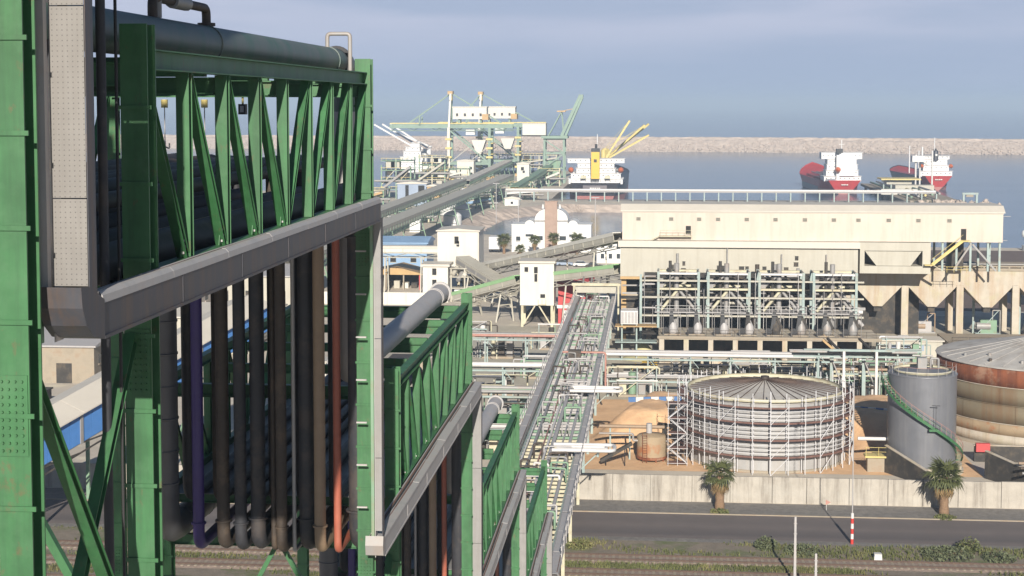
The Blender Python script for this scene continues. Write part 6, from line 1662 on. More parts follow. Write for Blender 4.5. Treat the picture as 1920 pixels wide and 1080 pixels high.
# red tanker
r1 = thing('tanker_ship', 'bright red tanker with a broad white bridge moored stern first', 'ship', (93.5, 810, -3), 'moored ships', R(3.2))
put('hull', hull_mesh(100, 20, 6.6, 12.5, 0.22, 0.94, 0.35, 1.0, SHIP_RED, 'hull'), r1)
put('boot_top', hull_mesh(99.9, 19.9, 6.6, 12.5, 0.22, 0.94, -0.2, 0.35, SHIP_BOOT, 'boot_top'), r1)
MB().box(-9.85, -9.6, 20, 74, 0.2, 3.0).build('grey_side', SHIP_GREY, r1, local=True)
tiers(r1, [(-9.2, 9.2, 4, 16, 6.3, 8.8), (-8.0, 8.0, 5, 15, 9.0, 11.8), (-7.6, 7.6, 5.5, 14.5, 12.0, 14.6), (-7.2, 7.2, 6, 14, 14.8, 17.2), (-10.2, 10.2, 7, 13, 17.4, 20.6)])
MB().box(-3.4, -2.0, 1.8, 4, 6.4, 19.5).build('funnel_trunk', WHITE_SH, r1, local=True)
MB().box(-3.2, -0.2, 2.5, 6, 20.6, 22.6).build('funnel', BLACK, r1, local=True)
MB().box(-1.9, 5.8, 2.6, 3.9, 9.0, 20.0).build('casing', WHITE_SH, r1, local=True)
lifeboat(r1, -2.8, 1.6, 12.2, 1.3)
MB().tube((0.2, 9, 20.6), (0.2, 9, 27.2), 0.28, 6).build('mast', WHITE_SH, r1, local=True)
MB().box(-1.3, 1.7, 8.9, 9.1, 24.6, 24.8).build('yardarm', WHITE_SH, r1, local=True)
for k in range(12): MB().tube((-8.5 + 1.55*k, -0.6, 6.6), (-8.5 + 1.55*k, -0.6, 7.7), 0.06, 5).build('rail_post', WHITE_SH, r1, local=True)
MB().box(-9.0, -4.5, -1.2, 0.2, 6.6, 7.6).build('bollard_box', SHIP_GREY, r1, local=True)
for k, (a, b) in enumerate(((-1.6, -0.9), (-0.7, 0.1), (0.3, 0.8), (1.0, 1.7))): MB().box(a, b, -2.62, -2.3, 4.6, 5.1).build('name_letter', KERB_W, r1, local=True)
MB().box(-7, 7, 20, 78, 6.4, 7.2).build('cargo_deck', SHIP_RED, r1, local=True)
for k in range(4): MB().tube((-4 + 2.6*k, 20, 8), (-4 + 2.6*k, 78, 8), 0.4, 8).build('deck_pipe', PIPE_GR, r1, local=True)

r2 = thing('tanker_ship', 'smaller red sterned ship with a black funnel and two orange lifeboats', 'ship', (146, 848, -3), 'moored ships', R(4.0))
put('hull', hull_mesh(90, 17.5, 7.4, 10, 0.05, 0.92, 0.25, 1.0, SHIP_RED, 'hull', SHIP_BLK), r2)
put('boot_top', hull_mesh(89.9, 17.4, 7.4, 10, 0.05, 0.92, -0.2, 0.25, SHIP_BOOT, 'boot_top'), r2)
MB().box(-8.75, -8.55, 14, 66, 2.0, 7.2).build('dark_side', SHIP_BLK, r2, local=True)
tiers(r2, [(-8.2, 8.2, 3, 14, 7.2, 10.0), (-6.6, 6.6, 4, 13, 10.2, 13.0), (-6.0, 6.0, 5, 12, 13.2, 16.0), (-7.4, 7.4, 6, 11, 16.2, 17.8)])
f2 = MB().lathe([(1.5, 0), (1.4, 4.4), (1.2, 5.0), (0.05, 5.0)], (-0.3, 4.2, 15.8), 12).build('funnel', SHIP_BLK, r2, local=True)
MB().box(-0.8, 0.3, 2.62, 2.75, 18.0, 19.0).build('emblem', KERB_W, f2, local=True)
MB().tube((-0.3, 4.2, 20.8), (-0.3, 4.2, 21.8), 0.5, 8).build('exhaust', BLACK, f2, local=True)
for s in (-1, 1): lifeboat(r2, s * 7.6, 4, 12.6, 1.0)
MB().tube((0, 8, 17.8), (0, 8, 27.5), 0.22, 6).build('mast', WHITE_SH, r2, local=True)
MB().tube((-6.3, 8, 17.8), (-6.3, 8, 22.5), 0.5, 8).build('radar_post', WHITE_SH, r2, local=True)
for k, (a, b) in enumerate(((-1.9, -1.1), (-0.9, -0.2), (0.1, 0.8), (1.0, 1.8))): MB().box(a, b, -2.35, -2.05, 5.6, 6.1).build('name_letter', KERB_W, r2, local=True)
for y, z in ((30, 20), (52, 22)): MB().tube((-3.0, y, 7), (-3.0, y, z), 0.35, 6).build('king_post', WHITE_SH, r2, local=True)

# white bridged ship at the far pier with raised derricks
r3 = thing('cargo_ship', 'ship with tall white stepped bridge and slanting white derricks beyond the pier', 'ship', (-134, 862, -3), 'moored ships')
put('hull', hull_mesh(140, 20, 7.5, 11, 0.5, 0.95, -0.2, 1.0, SHIP_BLK, 'hull'), r3)
tiers(r3, [(-6.6, 6.8, 8, 20, 7.4, 10.2), (-6.4, 6.6, 9, 19, 10.4, 13.0), (-6.2, 6.2, 10, 18, 13.2, 16.0), (-4.6, 5.0, 11, 17, 16.2, 19.0), (-3.4, 4.4, 11, 16, 19.2, 21.4), (-0.6, 4.2, 12, 15, 21.6, 23.4)])
for k in range(4):
    y = 26 + 18 * k
    p = MB().tube((0, y, 7), (0, y, 19), 1.1, 10).build('derrick_post', WHITE_SH, r3, local=True)
    MB().beam((1.5, y, 19.5), (-24 + 1.5*k, y + 3, 33.5 - (6 if k == 3 else 0)), 0.9, 0.9).build('derrick_boom', WHITE_SH, p, local=True)
    MB().beam((-6, y, 11), (0, y, 18), 2.0, 1.2).build('crane_cab', WHITE_SH, p, local=True)
far = thing('distant_boat', 'tiny pale boat far out on the open sea', 'boat', (2250, 12500, -3))
put('hull', hull_mesh(40, 12, 5, 8, 0.5, 0.9, -0.1, 1.0, SHIP_GREY, 'hull'), far, (0, 0, 0), (0, 0, R(70)))
MB().box(-14, -4, -6, 6, 5, 16).build('deck_house', WHITE_SH, far, local=True)

# ================================================================ CRANES
def unloader(name, label, X, Y, xl, xr, group):
    t = thing(name, label, 'crane', (X, Y, 0), group)
    W = 11.4
    def P(x, y, z): return (X + x, Y + y, z)
    for x in (-W, W):
        for y in (-7, 7):
            MB().beam(P(x, y, 1.5), P(x, y, 29), 1.5, 1.5).build('leg', IVORY if x < 0 and y < 0 else G_CRANE, t)
            MB().box(X + x - 1.6, X + x + 1.6, Y + y - 2.2, Y + y + 2.2, 0.1, 1.6).build('bogie', ORANGE_P, t)
        for z in (8, 28): MB().beam(P(x, -7, z), P(x, 7, z), 1.0, 1.3).build('sill_beam', G_CRANE, t)
    for y in (-7, 7):
        MB().beam(P(-W, y, 9.0), P(W, y, 9.0), 1.0, 1.4).build('portal_beam', G_CRANE, t)
        MB().beam(P(-W + 1, y, 27), P(W - 1, y, 10), 0.8, 0.8).build('diagonal', G_CRANE, t)
    for y in (-3.5, 3.5):
        MB().beam(P(xl, y, 29.6), P(xr, y, 29.6), 1.0, 2.2).build('boom_girder', G_CRANE, t)
        MB().beam(P(xl, y, 31.2), P(xr, y, 31.2), 0.5, 0.5).build('boom_rail', YEL_PALE, t)
        MB().beam(P(-W, y * 1.6, 29), P(-W + 0.6, y * 0.7, 49), 1.1, 1.1).build('mast_leg', IVORY if y < 0 else G_CRANE, t)
        MB().beam(P(-W + 0.6, y * 0.7, 48), P(xl + 10, y, 31), 0.4, 0.4).build('fore_stay', G_CRANE, t)
        MB().beam(P(-W + 0.6, y * 0.7, 48), P(xr - 6, y, 31), 0.4, 0.4).build('back_stay', G_CRANE, t)
    n_ = int((xr - xl) / 6)
    for k in range(n_ + 1):
        MB().beam(P(xl + (xr - xl) * k / n_, -3.5, 29.2), P(xl + (xr - xl) * k / n_, 3.5, 29.2), 0.5, 0.6).build('cross_tie', G_CRANE, t)
    for y in (-3.5, 3.5):
        for k in range(n_):
            xa = xl + (xr - xl) * k / n_; xb = xl + (xr - xl) * (k + 1) / n_
            MB().beam(P(xa, y, 30.6 if k % 2 else 27.2), P(xb, y, 27.2 if k % 2 else 30.6), 0.25, 0.25).build('lattice_bar', G_CRANE, t)
        MB().beam(P(xl, y, 27.1), P(xr, y, 27.1), 0.3, 0.3).build('lower_chord', G_CRANE, t)
        for z in (34, 39, 44): MB().beam(P(-W, -4, z), P(-W, 4, z), 0.5, 0.5).build('mast_tie', IVORY, t)
    for z in (5, 12, 17, 22):
        for x in (-W, W): MB().box(X + x - 1.8, X + x + 1.8, Y - 8.2, Y - 7.8, z, z + 1.1).build('landing', YEL_PALE, t)
    for k in range(6): MB().beam(P(-W + 1 + 3.4*k, -7.2, 9.5 + 2.8*(k % 3)), P(-W + 4.4 + 3.4*k, -7.2, 12.5 + 2.8*(k % 3)), 0.4, 0.4).build('stair_run', GREIGE, t)
    MB().box(X - W - 1.1, X - W + 1.7, Y - 3.2, Y + 3.2, 47.4, 49.2).build('mast_head', ORANGE_P, t)
    MB().box(X - W - 0.3, X - W + 1.3, Y - 2.0, Y + 2.0, 44.0, 46.8).build('sheave_frame', YEL_PALE, t)
    h = MB().box(X - 9.5, X + 9.5, Y - 4.4, Y + 4.4, 33.6, 40.0).build('machinery_house', IVORY, t)
    MB().box(X - 9.8, X + 9.8, Y - 4.6, Y + 4.6, 40.0, 40.6).build('house_roof', CREAM_ROOF, h)
    for k in range(4): MB().box(X - 7.6 + 4.4*k, X - 6.4 + 4.4*k, Y - 4.45, Y - 4.405, 35.2, 36.8).build('house_window', DARKISH, h)
    MB().box(X + 7.0, X + 10.5, Y - 4.9, Y + 4.9, 33.2, 36.4).build('walkway_guard', ORANGE_P, t)
    for x in (-6, 6): MB().box(X + x - 0.6, X + x + 0.6, Y - 3, Y + 3, 30.7, 33.6).build('house_support', G_CRANE, t)
    MB().box(X - 2.4, X + 2.6, Y - 2.2, Y + 2.2, 24.8, 28.0).build('operator_cab', WHITE, t)
    MB().prism([(X + 1, 22), (X + 9, 22), (X + 6.2, 14), (X + 3.8, 14)], 'y', Y - 4, Y + 4).build('receiving_hopper', IVORY, t)
    for z in (14, 20): MB().box(X + W - 1.4, X + W + 2.0, Y - 7.6, Y + 7.6, z, z + 0.4).build('platform', YEL_PALE, t)
    for y in (-5, 5): MB().beam(P(xl + 17, y, 30.6), P(xl + 17, y, 35), 0.8, 0.8).build('girder_post', G_CRANE, t)
    return t
unloader('ship_unloader', 'green gantry unloader with ivory front leg and a long boom', -103.4, 890, -45, 24, 'ship unloaders on the pier')
unloader('ship_unloader', 'green gantry unloader standing just behind the one with the ivory leg', -91.5, 936, -36, 27, 'ship unloaders on the pier')

hc = thing('harbour_crane', 'green harbour crane with a steep lattice jib and a cream counterweight house', 'crane', (-54, 850, 0))
for x in (-59, -48.5):
    for y in (845.5, 855.5): MB().beam((x, y, 0), (x * 0.98 - 1.0, y, 24), 1.1, 1.1).build('leg', G_CRANE, hc)
for z in (8, 16, 23.5):
    for y in (845.5, 855.5): MB().beam((-59, y, z), (-48.3, y, z), 0.8, 0.8).build('tie_beam', G_CRANE, hc)
    for x in (-59, -48.5): MB().beam((x, 845.5, z), (x, 855.5, z), 0.8, 0.8).build('tie_beam', G_CRANE, hc)
MB().beam((-58.6, 845.2, 8.5), (-49, 845.2, 15.5), 0.6, 0.6).build('brace', G_CRANE, hc); MB().beam((-49, 845.2, 16.5), (-58.6, 845.2, 23), 0.6, 0.6).build('brace', G_CRANE, hc)
MB().box(-60.5, -46.5, 843.5, 857, 23.8, 25.2).build('slew_platform', G_CRANE, hc)
h = MB().box(-70.5, -58.2, 845.5, 855.5, 25.6, 31.4).build('counterweight_house', IVORY, hc); MB().box(-70.7, -58.0, 845.3, 855.7, 31.4, 31.8).build('house_roof', CREAM_ROOF, h)
MB().box(-71, -58, 846, 855, 24.9, 25.6).build('house_floor', DARKISH, h)
for y in (848.5, 852.5):
    MB().beam((-50.0, y, 25), (-40.2, y, 46.2), 1.4, 1.6).build('jib_chord', G_CRANE, hc)
    MB().beam((-48.2, y, 24.4), (-39.0, y, 45.6), 1.1, 1.1).build('jib_chord', G_CRANE, hc)
    MB().beam((-57, y, 25.2), (-50, y, 38), 0.6, 0.6).build('a_frame_leg', G_CRANE, hc); MB().beam((-48.8, y, 25.2), (-50, y, 38), 0.6, 0.6).build('a_frame_leg', G_CRANE, hc)
    MB().beam((-50, y, 38.2), (-43.5, y, 39.6), 0.3, 0.3).build('jib_stay', ORANGE_P, hc)
for k in range(7):
    p = Vector((-50, 0, 25)).lerp(Vector((-40.2, 0, 46.2)), k / 7)
    MB().beam((p.x, 848.5, p.z), (p.x + 1.2, 852.5, p.z + 1.5), 0.35, 0.35).build('lattice_bar', G_CRANE, hc)
MB().box(-52.5, -48.0, 848, 853, 37.8, 38.5).build('a_frame_head', ORANGE_P, hc)
MB().box(-41.0, -38.6, 848, 853, 45.6, 47.0).build('jib_head', G_CRANE, hc)
MB().prism([(-57, 12), (-50, 12), (-52, 4), (-55, 4)], 'y', 846.5, 854).build('receiving_hopper', G_PALE, hc)

# ================================================================ PIER AND JETTY
tr = thing('trestle_conveyor', 'long thin pipe conveyor on slender trestles along the jetty', 'conveyor', (20, 690, 0))
MB().box(-84, 118, 689.2, 690.8, 4.1, 4.5).build('girder', GALV, tr)
MB().tube((-84, 690, 5.0), (118, 690, 5.0), 0.5, 10).build('pipe', PIPE_WH, tr)
MB().box(-84, 118, 688.8, 689.0, 4.5, 5.0).build('handrail', GALV, tr)
pm = MB().box(-0.25, 0.25, -0.9, 0.9, 0, 4.1).mesh('trestle', G_TEAL)
for k in range(34): put('trestle', pm, tr, (-103 + 6.1 * k, 0, 0))
t = thing('loading_platform', 'yellow green loading platform with deck pipes between the two red ships', 'platform', (122, 770, -3))
MB().box(108, 132, 708, 860, -1.2, 0.0).build('deck', CONC_D, t)
for k in range(8):
    for x in (110, 130): MB().tube((x, 714 + 20*k, -7), (x, 714 + 20*k, -1.2), 0.7, 8).build('pile', CONC_D, t)
MB().box(112, 124, 792, 802, 3.0, 5.2).build('pump_house', GREIGE, t); MB().box(109, 128, 789, 805, 5.2, 5.8).build('pump_roof', YEL_PALE, t)
for k in range(5): MB().box(110 + 3.6*k, 110.6 + 3.6*k, 790, 791, 0, 3.0).build('leg', G_TEAL, t)
MB().box(113, 131, 770, 778, 0.0, 3.6).build('shed', GREIGE, t); MB().box(104, 122, 752, 757, 0.2, 2.6).build('cream_box', IVORY, t)
for k in range(5): MB().tube((112 + 3*k, 715, 1.2 + 0.4*k), (112 + 3*k, 850, 1.2 + 0.4*k), 0.5, 8).build('pipe', (G_PALE, PIPE_GR, YEL_PALE)[k % 3], t)
for x, y, h_ in ((128, 806, 17), (131, 812, 14), (136, 806, 19)): MB().tube((x, y, 0), (x, y, h_), 0.45, 8).build('loading_arm', PIPE_WH, t)
MB().beam((128, 806, 16.5), (134, 808, 12), 0.8, 0.8).build('arm_link', PIPE_WH, t)
MB().box(126, 132, 804, 810, 13.5, 16.5).build('arm_head', PIPE_WH, t)
t = thing('portal_frame', 'small teal portal frame on the shore beyond the cream gallery', 'steel frame', (131.5, 686, 0))
for x in (129, 134.4): MB().box(x - 0.4, x + 0.4, 686, 687, 0, 4.6).build('post', G_TEAL, t)
MB().box(128.4, 135, 685.8, 687.2, 4.0, 4.8).build('beam', G_TEAL, t); MB().box(130, 133, 686, 687, 3.0, 4.0).build('winch', CONC_D, t)
for x in (126.5, 138): MB().box(x - 0.3, x + 0.3, 686, 687, 0, 0.1).build('foot', G_TEAL, t)
bush((112, 695, 0), 5.5, 3.2, 900, 'dark green shrub on the end of the jetty', 41)
t = thing('radome_mast', 'white ball topped beacon on the shore beyond the brown field', 'beacon', (106.3, 470, 0))
MB().lathe([(0.05, 3.5), (0.9, 3.9), (1.15, 4.8), (0.9, 5.6), (0.05, 6.0)], (106, 470, 0), 14).build('ball', WHITE, t); MB().tube((106, 470, 0), (106, 470, 3.6), 0.2, 8).build('stem', WHITE, t)
MB().box(105.2, 108.6, 468, 471, 0, 1.5).build('hut', WHITE, t)

conveyor('grey conveyor on green trestles running out along the pier', (-76.5, 335, 7.4), (-66, 715, 8.4), 5.0, 2.0, GREIGE, GREIGE, 12, 'pier conveyors', legm=G_PALE)
conveyor('second grey conveyor on green trestles nearer the blue grey building', (-86.5, 350, 7.4), (-82, 670, 8.4), 4.6, 2.0, GREIGE, GREIGE, 8, 'pier conveyors', legm=G_PALE)
conveyor('cream topped quay conveyor passing under the gantry unloaders', (-84, 700, 6.5), (-86, 970, 7.5), 4.5, 2.0, CREAM_ROOF, G_PALE, 10, 'pier conveyors', legm=G_PALE)
conveyor('low green conveyor leading to the harbour crane', (-62, 700, 4.0), (-56, 846, 8.0), 3.6, 1.8, G_PALE, G_PALE, 6, 'pier conveyors', legm=G_PALE)

def tower_box(label, x0, x1, y, d, z0, z1, mat, marks, legm=G_PALE):
    t = thing('transfer_house', label, 'building', ((x0 + x1)/2, y, 0), 'transfer houses on the pier')
    w = MB().box(x0, x1, y, y + d, z0, z1).build('wall', mat, t)
    MB().prism([(x0 - 0.4, z1), (x1 + 0.4, z1), (x1 + 0.2, z1 + 0.4), ((x0 + x1)/2, z1 + 1.0), (x0 - 0.2, z1 + 0.4)], 'y', y - 0.3, y + d + 0.3).build('roof', CREAM_ROOF, t)
    if z0 > 0.5:
        for x in (x0 + 0.4, x1 - 0.4):
            for yy in (y + 0.4, y + d - 0.4): MB().box(x - 0.35, x + 0.35, yy - 0.35, yy + 0.35, 0, z0).build('leg', legm, t)
    for (x, z, w_, h_) in marks:
        f = MB().box(x - w_/2, x + w_/2, y - 0.08, y - 0.004, z - h_/2, z + h_/2).build('opening', DARK, t)
        MB().box(x - w_/2 - 0.1, x + w_/2 + 0.1, y - 0.12, y - 0.004, z - h_/2 - 0.2, z - h_/2).build('sill', mat, f)
    return t
tower_box('small cream transfer house on the pier in front of the harbour crane', -66.0, -60.2, 760, 7, 5.2, 13.4, IVORY, [(-63.4, 11.2, 1.4, 1.6), (-62.8, 9.8, 1.0, 1.2)])
tower_box('cream transfer house between the legs of the gantry unloaders', -107, -98, 858, 9, 1.6, 11.2, IVORY, [(-99.5, 7.5, 1.2, 1.4), (-99.5, 4.2, 1.8, 1.8)])
tower_box('blue grey sheeted house with dark slots beside the pier conveyors', -106.6, -94.5, 655, 10, 0, 9.0, BLUE_G, [(-102.6, 6.0, 1.4, 5.0), (-96.6, 6.6, 2.6, 3.6), (-95.6, 2.4, 1.2, 2.0)])
tower_box('ochre sheeted conveyor head house near the blue grey house', -93.5, -88.5, 650, 8, 3.5, 8.2, ORANGE_P, [(-91, 5.4, 1.6, 1.2)])
tower_box('white gabled kiosk on the pier beneath the grey conveyors', -62, -56, 655, 5, 0.2, 3.0, WHITE, [(-59, 1.4, 1.0, 1.0)])

def frame_cluster(label, x0, x1, y0, y1, h, seed, mats, box_m):
    """skeleton steel structure: posts, floors, bracing, boxes and pipes"""
    r_ = random.Random(seed)
    t = thing('steel_structure', label, 'structure', ((x0 + x1)/2, y0, 0), 'skeleton structures on the pier')
    nx_ = max(2, int((x1 - x0) / 5)); nfl = max(1, int(h / 4))
    for i in range(nx_ + 1):
        x = x0 + (x1 - x0) * i / nx_
        for y in (y0, y1): MB().box(x - 0.28, x + 0.28, y - 0.28, y + 0.28, 0, h * r_.uniform(0.8, 1.05)).build('post', r_.choice(mats), t)
    for f in range(1, nfl + 1):
        z = h * f / (nfl + 0.3)
        MB().box(x0 - 0.4, x1 + 0.4, y0 - 0.4, y1 + 0.4, z, z + 0.3).build('floor', r_.choice(mats), t)
        for k in range(nx_ * 3): 
            xx = x0 + (x1 - x0) * k / (nx_ * 3); MB().box(xx, xx + 0.1, y0 - 0.4, y0 - 0.3, z + 0.3, z + 1.3).build('rail_post', YEL_PALE, t)
        MB().box(x0 - 0.4, x1 + 0.4, y0 - 0.42, y0 - 0.28, z + 1.25, z + 1.4).build('rail', YEL_PALE, t)
        for k in range(2):
            bx = r_.uniform(x0, x1 - 3); bw = r_.uniform(1.5, 4)
            MB().box(bx, bx + bw, y0 + 0.5, y0 + 3, z - r_.uniform(1.5, 3.0), z - 0.05).build('housing', r_.choice(box_m), t)
    for i in range(nx_):
        xa = x0 + (x1 - x0) * i / nx_; xb = x0 + (x1 - x0) * (i + 1) / nx_
        z0 = h * r_.choice([0, 0.35]); MB().beam((xa, y0 - 0.1, z0), (xb, y0 - 0.1, z0 + h * 0.4), 0.3, 0.3).build('brace', r_.choice(mats), t)
    MB().tube((x0 - 3, y0 - 1, h * 0.45), (x1 + 3, y0 - 1, h * 0.45), 0.5, 8).build('pipe', PIPE_GR, t)
    MB().beam((x0 - 4, y0 - 2, 1), (x1, y0 - 2, h * 0.8), 1.2, 0.9).build('chute', r_.choice(box_m), t)
    return t
GM = [G_PALE, G_CRANE, CREAM_STEEL]
frame_cluster('pale green skeleton tower with a fork top near the white bridged ship', -121, -108, 700, 712, 18, 1, GM, [GREIGE, DARKISH, PIPE_GR])
frame_cluster('green steel structure in front of the white bridged ship', -119, -106, 800, 812, 16, 2, GM, [DARKISH, GREIGE, IVORY])
frame_cluster('low green structure at the foot of the gantry unloader with the ivory leg', -118, -98, 830, 840, 9, 3, GM, [GREIGE, IVORY, YEL_PALE])
frame_cluster('cluttered green and cream structure beside the blue grey house', -125, -110, 640, 655, 8, 4, GM, [DARKISH, ORANGE_P, GREIGE])
frame_cluster('long low green structure between the pier conveyors and the crane', -80, -58, 740, 750, 6, 5, GM, [GREIGE, WHITE, PIPE_GR])
frame_cluster('green structure below the harbour crane beside the cargo ship', -60, -49, 815, 825, 9, 6, GM, [GREIGE, DARKISH, IVORY])
frame_cluster('pale structure under the grey pier conveyors by the revetment', -92, -80, 560, 570, 5, 7, GM, [WHITE, GREIGE, BLUE_L])
frame_cluster('dense green structure at the far end of the pier', -112, -60, 965, 985, 12, 8, GM, [GREIGE, IVORY, DARKISH])
frame_cluster('low frame with pipes at the landward end of the jetty conveyor', -84, -52, 700, 705, 5, 9, GM, [GREIGE, PIPE_WH, ORANGE_P])
frame_cluster('white and green frame on the pier edge behind the domed building', -78, -66, 640, 648, 5, 12, GM, [WHITE, BLUE_L, GREIGE])

for (x, y, r_, h_, lab) in ((-70.5, 552, 3.2, 5.0, 'white dome topped tank near the revetment, smallest of its row'), (-72.5, 590, 3.6, 6.0, 'white dome topped tank behind the smallest one near the revetment'), (-78, 600, 3.4, 5.4, 'white dome topped tank beside the pier conveyor')):
    t = thing('storage_tank', lab, 'tank', (x, y, 0), 'white tanks by the revetment')
    MB().lathe([(r_, 0), (r_, h_ * 0.6)], (x, y, 0), 20).build('shell', WHITE, t)
    MB().lathe([(r_ + 0.1, h_*0.6), (r_*0.9, h_*0.75), (r_*0.5, h_*0.93), (0.05, h_)], (x, y, 0), 20).build('dome', WHITE, t)
t = thing('white_kiosk', 'white cube kiosk on the tan ground below the pier conveyors', 'kiosk', (-79, 520, 0))
MB().box(-80.5, -77, 519, 523, 0, 4).build('wall', WHITE, t); MB().box(-80.7, -76.8, 518.8, 523.2, 4, 4.3).build('roof', WHITE, t)
for (x, y, h_, lab) in ((-62, 880, 16, 'thin lamp post at the pier edge beside the gantry unloaders'), (-78, 905, 18, 'thin lamp post between the two gantry unloaders'), (-43, 500, 12, 'thin lamp post on the shore behind the white box trailer'), (-18, 478, 14, 'thin lamp post at the shore behind the domed building'), (-56, 560, 14, 'thin lamp post on the stone revetment')):
    t = thing('lamp_post', lab, 'lamp post', (x, y, 0), 'lamp posts around the basin')
    MB().tube((x, y, 0), (x, y, h_), 0.14, 6).build('pole', GALV, t); MB().box(x - 1.2, x + 1.2, y - 0.15, y + 0.15, h_, h_ + 0.2).build('lamp_bar', GALV, t)

# ================================================================ LEFT OF THE BRIDGE
t = thing('blue_hall', 'light blue sheeted hall behind the tall transfer tower', 'building', (-61, 390, 0))
MB().box(-68, -55.5, 385, 397, 0, 8.0).build('wall', BLUE_L, t); MB().prism([(384.6, 8.0), (397.4, 8.0), (397.4, 8.3), (391, 9.4), (384.6, 8.3)], 'x', -68.4, -55.1).build('roof', BLUE_L, t)
for x in (-64.5, -59.5): f = MB().box(x, x + 1.4, 384.93, 384.997, 3.5, 4.8).build('window', DARK, t); MB().box(x - 0.1, x + 1.5, 384.88, 384.997, 3.35, 3.5).build('sill', GREIGE, f)
t = thing('open_shed', 'rusty roofed open shed with a red post beside the annex tower', 'shed', (-58, 360, 0))
MB().prism([(-65, 3.4), (-52.5, 3.4), (-52.5, 3.6), (-58.5, 5.2), (-65, 3.8)], 'y', 357, 368).build('roof', ORANGE_P, t)
for x in (-64.6, -61, -57): MB().box(x, x + 0.3, 357.3, 357.6, 0, 3.4).build('post', CONC_D, t)
MB().box(-53.3, -52.8, 357.2, 357.7, 0, 3.4).build('red_post', RED_B, t)
MB().box(-64.5, -53, 366, 366.4, 0, 3.4).build('back_wall', DARK, t)
for k in range(5): MB().box(-63.5 + 2.0*k, -62.2 + 2.0*k, 360, 362, 0, rnd.uniform(1.0, 2.2)).build('stacked_crate', (IVORY, DARKISH, GREIGE)[k % 3], t)
t = thing('retaining_wall', 'long pale low wall in front of the annex tower', 'wall', (-58, 330, 0))
for k in range(8): MB().box(-80 + 4*k + 0.02, -76 + 4*k - 0.02, 330, 330.4, 0, 2.6).build('wall_panel', IVORY, t)

BLUE_S = M('bright_blue_sheet', (0.09, 0.27, 0.66), 0.5, var=0.10, scale=0.6)
bg_ = thing('covered_conveyor', 'blue sided covered conveyor with a pale roof climbing behind the bridge tower', 'conveyor', (-60, 150, 0))
A_ = Vector((-70.0, 126.0, 1.8)); B_ = Vector((-45.5, 185.0, 16.8))
U_ = (B_ - A_); LN = U_.length; U_.normalize()
S_ = Vector((-U_.y, U_.x, 0)).normalized()          # away from the camera side
NPAN = 40
def gp(t, side, dz):
    p = A_ + U_ * (LN * t) + S_ * side; return (p.x, p.y, p.z + dz)
def slab(t0, t1, s0, s1, z00, z01, z10, z11, nm, mat):
    """sheet between two stations: inner edge s0 from z00 to z01, outer edge s1 from z10 to z11"""
    vs = []
    for t in (t0, t1): vs += [gp(t, s0, z00), gp(t, s0, z01), gp(t, s1, z11), gp(t, s1, z10)]
    MB().add(vs, [(0,1,2,3), (7,6,5,4), (0,4,5,1), (1,5,6,2), (2,6,7,3), (3,7,4,0)]).build(nm, mat, bg_)
for i in range(NPAN):
    t0 = (i + 0.02) / NPAN; t1 = (i + 0.98) / NPAN
    slab(t0, t1, 0.0, 0.08, -1.5, 1.5, -1.5, 1.5, 'blue_panel', BLUE_S)
    slab(t0, t1, 5.4, 5.48, -1.5, 1.5, -1.5, 1.5, 'blue_panel', BLUE_S)
    if i % 4 == 0:
        slab(i / NPAN - 0.003, i / NPAN + 0.003, -0.12, 0.0, -1.6, 1.6, -1.6, 1.6, 'panel_post', PIPE_GR)
        slab(i / NPAN, (i + 3.96) / NPAN, -0.5, 2.7, 1.52, 1.64, 2.5, 2.62, 'roof_sheet', CREAM_ROOF)
        slab(i / NPAN, (i + 3.96) / NPAN, 2.72, 6.0, 2.5, 2.62, 1.52, 1.64, 'roof_sheet', CREAM_ROOF)
        p = Vector(gp(i / NPAN, 0.2, -1.6)); q = Vector(gp((i + 4) / NPAN, 0.2, -2.6))
        MB().beam(p, q, 0.14, 0.14).build('girder_bar', DARKISH, bg_)
        MB().beam(Vector(gp(i / NPAN, 0.2, -2.6)), q, 0.14, 0.14).build('girder_chord', DARKISH, bg_)
        if i % 8 == 0 and p.z > 2:
            for sd in (0.3, 5.1):
                f_ = Vector(gp(i / NPAN, sd, -1.6)); MB().beam(f_, (f_.x, f_.y, 0.0), 0.35, 0.35).build('leg', G_PALE, bg_)
            f0 = gp(i / NPAN, 0.3, -2.0); f1 = gp(i / NPAN, 5.1, 0); MB().beam(f0, (f1[0], f1[1], 0.4), 0.2, 0.2).build('brace', G_PALE, bg_)
slab(0, 1, 0.1, 5.35, -1.62, -1.5, -1.62, -1.5, 'belt_deck', GREIGE)
def shed(label, x0, x1, y0, y1, h, wallm, roofm, nm='warehouse', doors=3):
    t = thing(nm, label, 'building', ((x0 + x1)/2, y0, 0), 'sheds beyond the bridge')
    MB().box(x0, x1, y0, y1, 0, h).build('wall', wallm, t)
    MB().prism([(y0 - 0.4, h), (y1 + 0.4, h), (y1 + 0.4, h + 0.25), ((y0 + y1)/2, h + 1.6), (y0 - 0.4, h + 0.25)], 'x', x0 - 0.4, x1 + 0.4).build('roof', roofm, t)
    for k in range(doors):
        x = x0 + (x1 - x0) * (k + 0.5) / doors
        MB().box(x - 1.2, x + 1.2, y0 - 0.06, y0 - 0.004, 0, h * 0.55).build('door', DARKISH, t)
        f = MB().box(x1 + 0.004, x1 + 0.06, y0 + (y1 - y0)*(k + 0.3)/doors, y0 + (y1 - y0)*(k + 0.6)/doors, h*0.5, h*0.75).build('window', GLASS, t)
        MB().box(x1 + 0.004, x1 + 0.12, y0 + (y1 - y0)*(k + 0.28)/doors, y0 + (y1 - y0)*(k + 0.62)/doors, h*0.46, h*0.5).build('sill', wallm, f)
shed('grey roofed shed behind the blue conveyor with dusty walls', -112, -84, 232, 252, 5.5, CONC_D, GALV)
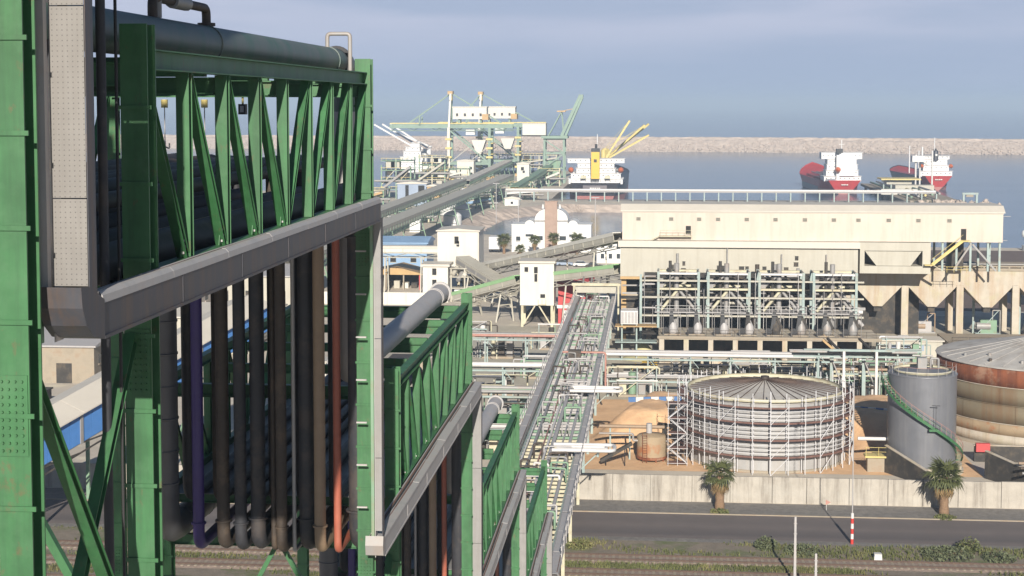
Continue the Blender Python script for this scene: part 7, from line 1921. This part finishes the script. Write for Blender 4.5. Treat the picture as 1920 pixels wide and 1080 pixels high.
shed('long pale shed farthest behind the blue conveyor', -128, -88, 285, 310, 7.0, CREAM, CREAM_ROOF, doors=4)
shed('greige walled shed beside the dusty yard under the bridge', -86, -66, 262, 280, 6.0, GREIGE, CREAM_ROOF)
shed('greige shed near the light blue hall', -92, -74, 322, 345, 6.5, GREIGE, GALV)
shed('wide cream warehouse by the shore', -170, -120, 400, 440, 9.0, CREAM, CREAM_ROOF, doors=5)
shed('low brown roofed shed near the shore', -118, -90, 440, 470, 6.0, CONC, PIPE_BR)
shed('blue roofed shed on the shore', -150, -112, 520, 550, 8.0, WHITE, BLUE_L, doors=4)
for i, (x, y, lab) in enumerate(((-78, 226, 'small brown hut on the dusty yard behind the blue conveyor'), (-86, 214, 'pile of pallets and crates behind the blue conveyor'))):
    t = thing('yard_hut' if i == 0 else 'crate_stack', lab, 'hut' if i == 0 else 'crates', (x, y, 0))
    MB().box(x - 1.8, x + 1.8, y - 1.4, y + 1.4, 0, 2.2).build('body', PIPE_BR, t); MB().box(x - 2.0, x + 2.0, y - 1.6, y + 1.6, 2.2, 2.4).build('lid', DARKISH, t)
    for k in range(5): MB().box(x + 3 + 1.6*k, x + 4.3 + 1.6*k, y + rnd.uniform(-2, 2), y + 3 + rnd.uniform(-1, 1), 0, rnd.uniform(0.8, 1.8)).build('crate', (GREIGE, CONC_D, ORANGE_P)[k % 3], t)
for k, (x, y) in enumerate(((-24, 188), (-33, 176), (-40, 196), (-46, 210), (-30, 226), (-52, 236), (-38, 246))):
    labs = ['low grey pump house', 'cream substation cabin', 'green tank shed', 'white valve cabin', 'rusty skid unit', 'pale generator box', 'brown pump shelter']
    t = thing('process_cabin', labs[k] + ' on the ground beneath the pipe bridge', 'cabin', (x, y, 0))
    h_ = 2.4 + 0.5 * (k % 3)
    MB().box(x - 3, x + 3, y - 2, y + 2, 0, h_).build('wall', (GREIGE, CREAM, G_PALE, WHITE, RUST_L, IVORY, CONC_D)[k], t)
    MB().box(x - 3.3, x + 3.3, y - 2.3, y + 2.3, h_, h_ + 0.2).build('roof', (GALV, CREAM_ROOF, GALV, GALV, PIPE_BR, CREAM_ROOF, PIPE_BR)[k], t)
    MB().box(x - 0.6, x + 0.6, y - 2.06, y - 2.003, 0, 2.0).build('door', DARKISH, t)
    MB().path([(x + 3.5, y - 3, 0), (x + 3.5, y - 3, h_ + 0.6), (x + 9, y - 3, h_ + 0.6), (x + 9, y - 3, 0)], 0.2, 8).build('pipe', (PIPE_GR, PIPE_WH, GALV)[k % 3], t)

# ================================================================ AIR
hz = MB().box(-50000, 50000, -3000, 50000, -8.0, 75.0)
ho = hz.build('haze', None)
ho.data.materials.clear()
hm = bpy.data.materials.new('sea_haze'); hm.use_nodes = True
hn = hm.node_tree; hn.nodes.clear()
hout = hn.nodes.new('ShaderNodeOutputMaterial'); hv = hn.nodes.new('ShaderNodeVolumePrincipled')
hv.inputs['Color'].default_value = (0.64, 0.80, 1.0, 1); hv.inputs['Density'].default_value = 0.00026; hv.inputs['Anisotropy'].default_value = 0.0
hn.links.new(hv.outputs['Volume'], hout.inputs['Volume'])
ho.data.materials.append(hm)
ho['kind'] = 'stuff'
tag(ho, 'thin pale sea haze filling the air over the whole harbour', 'haze')
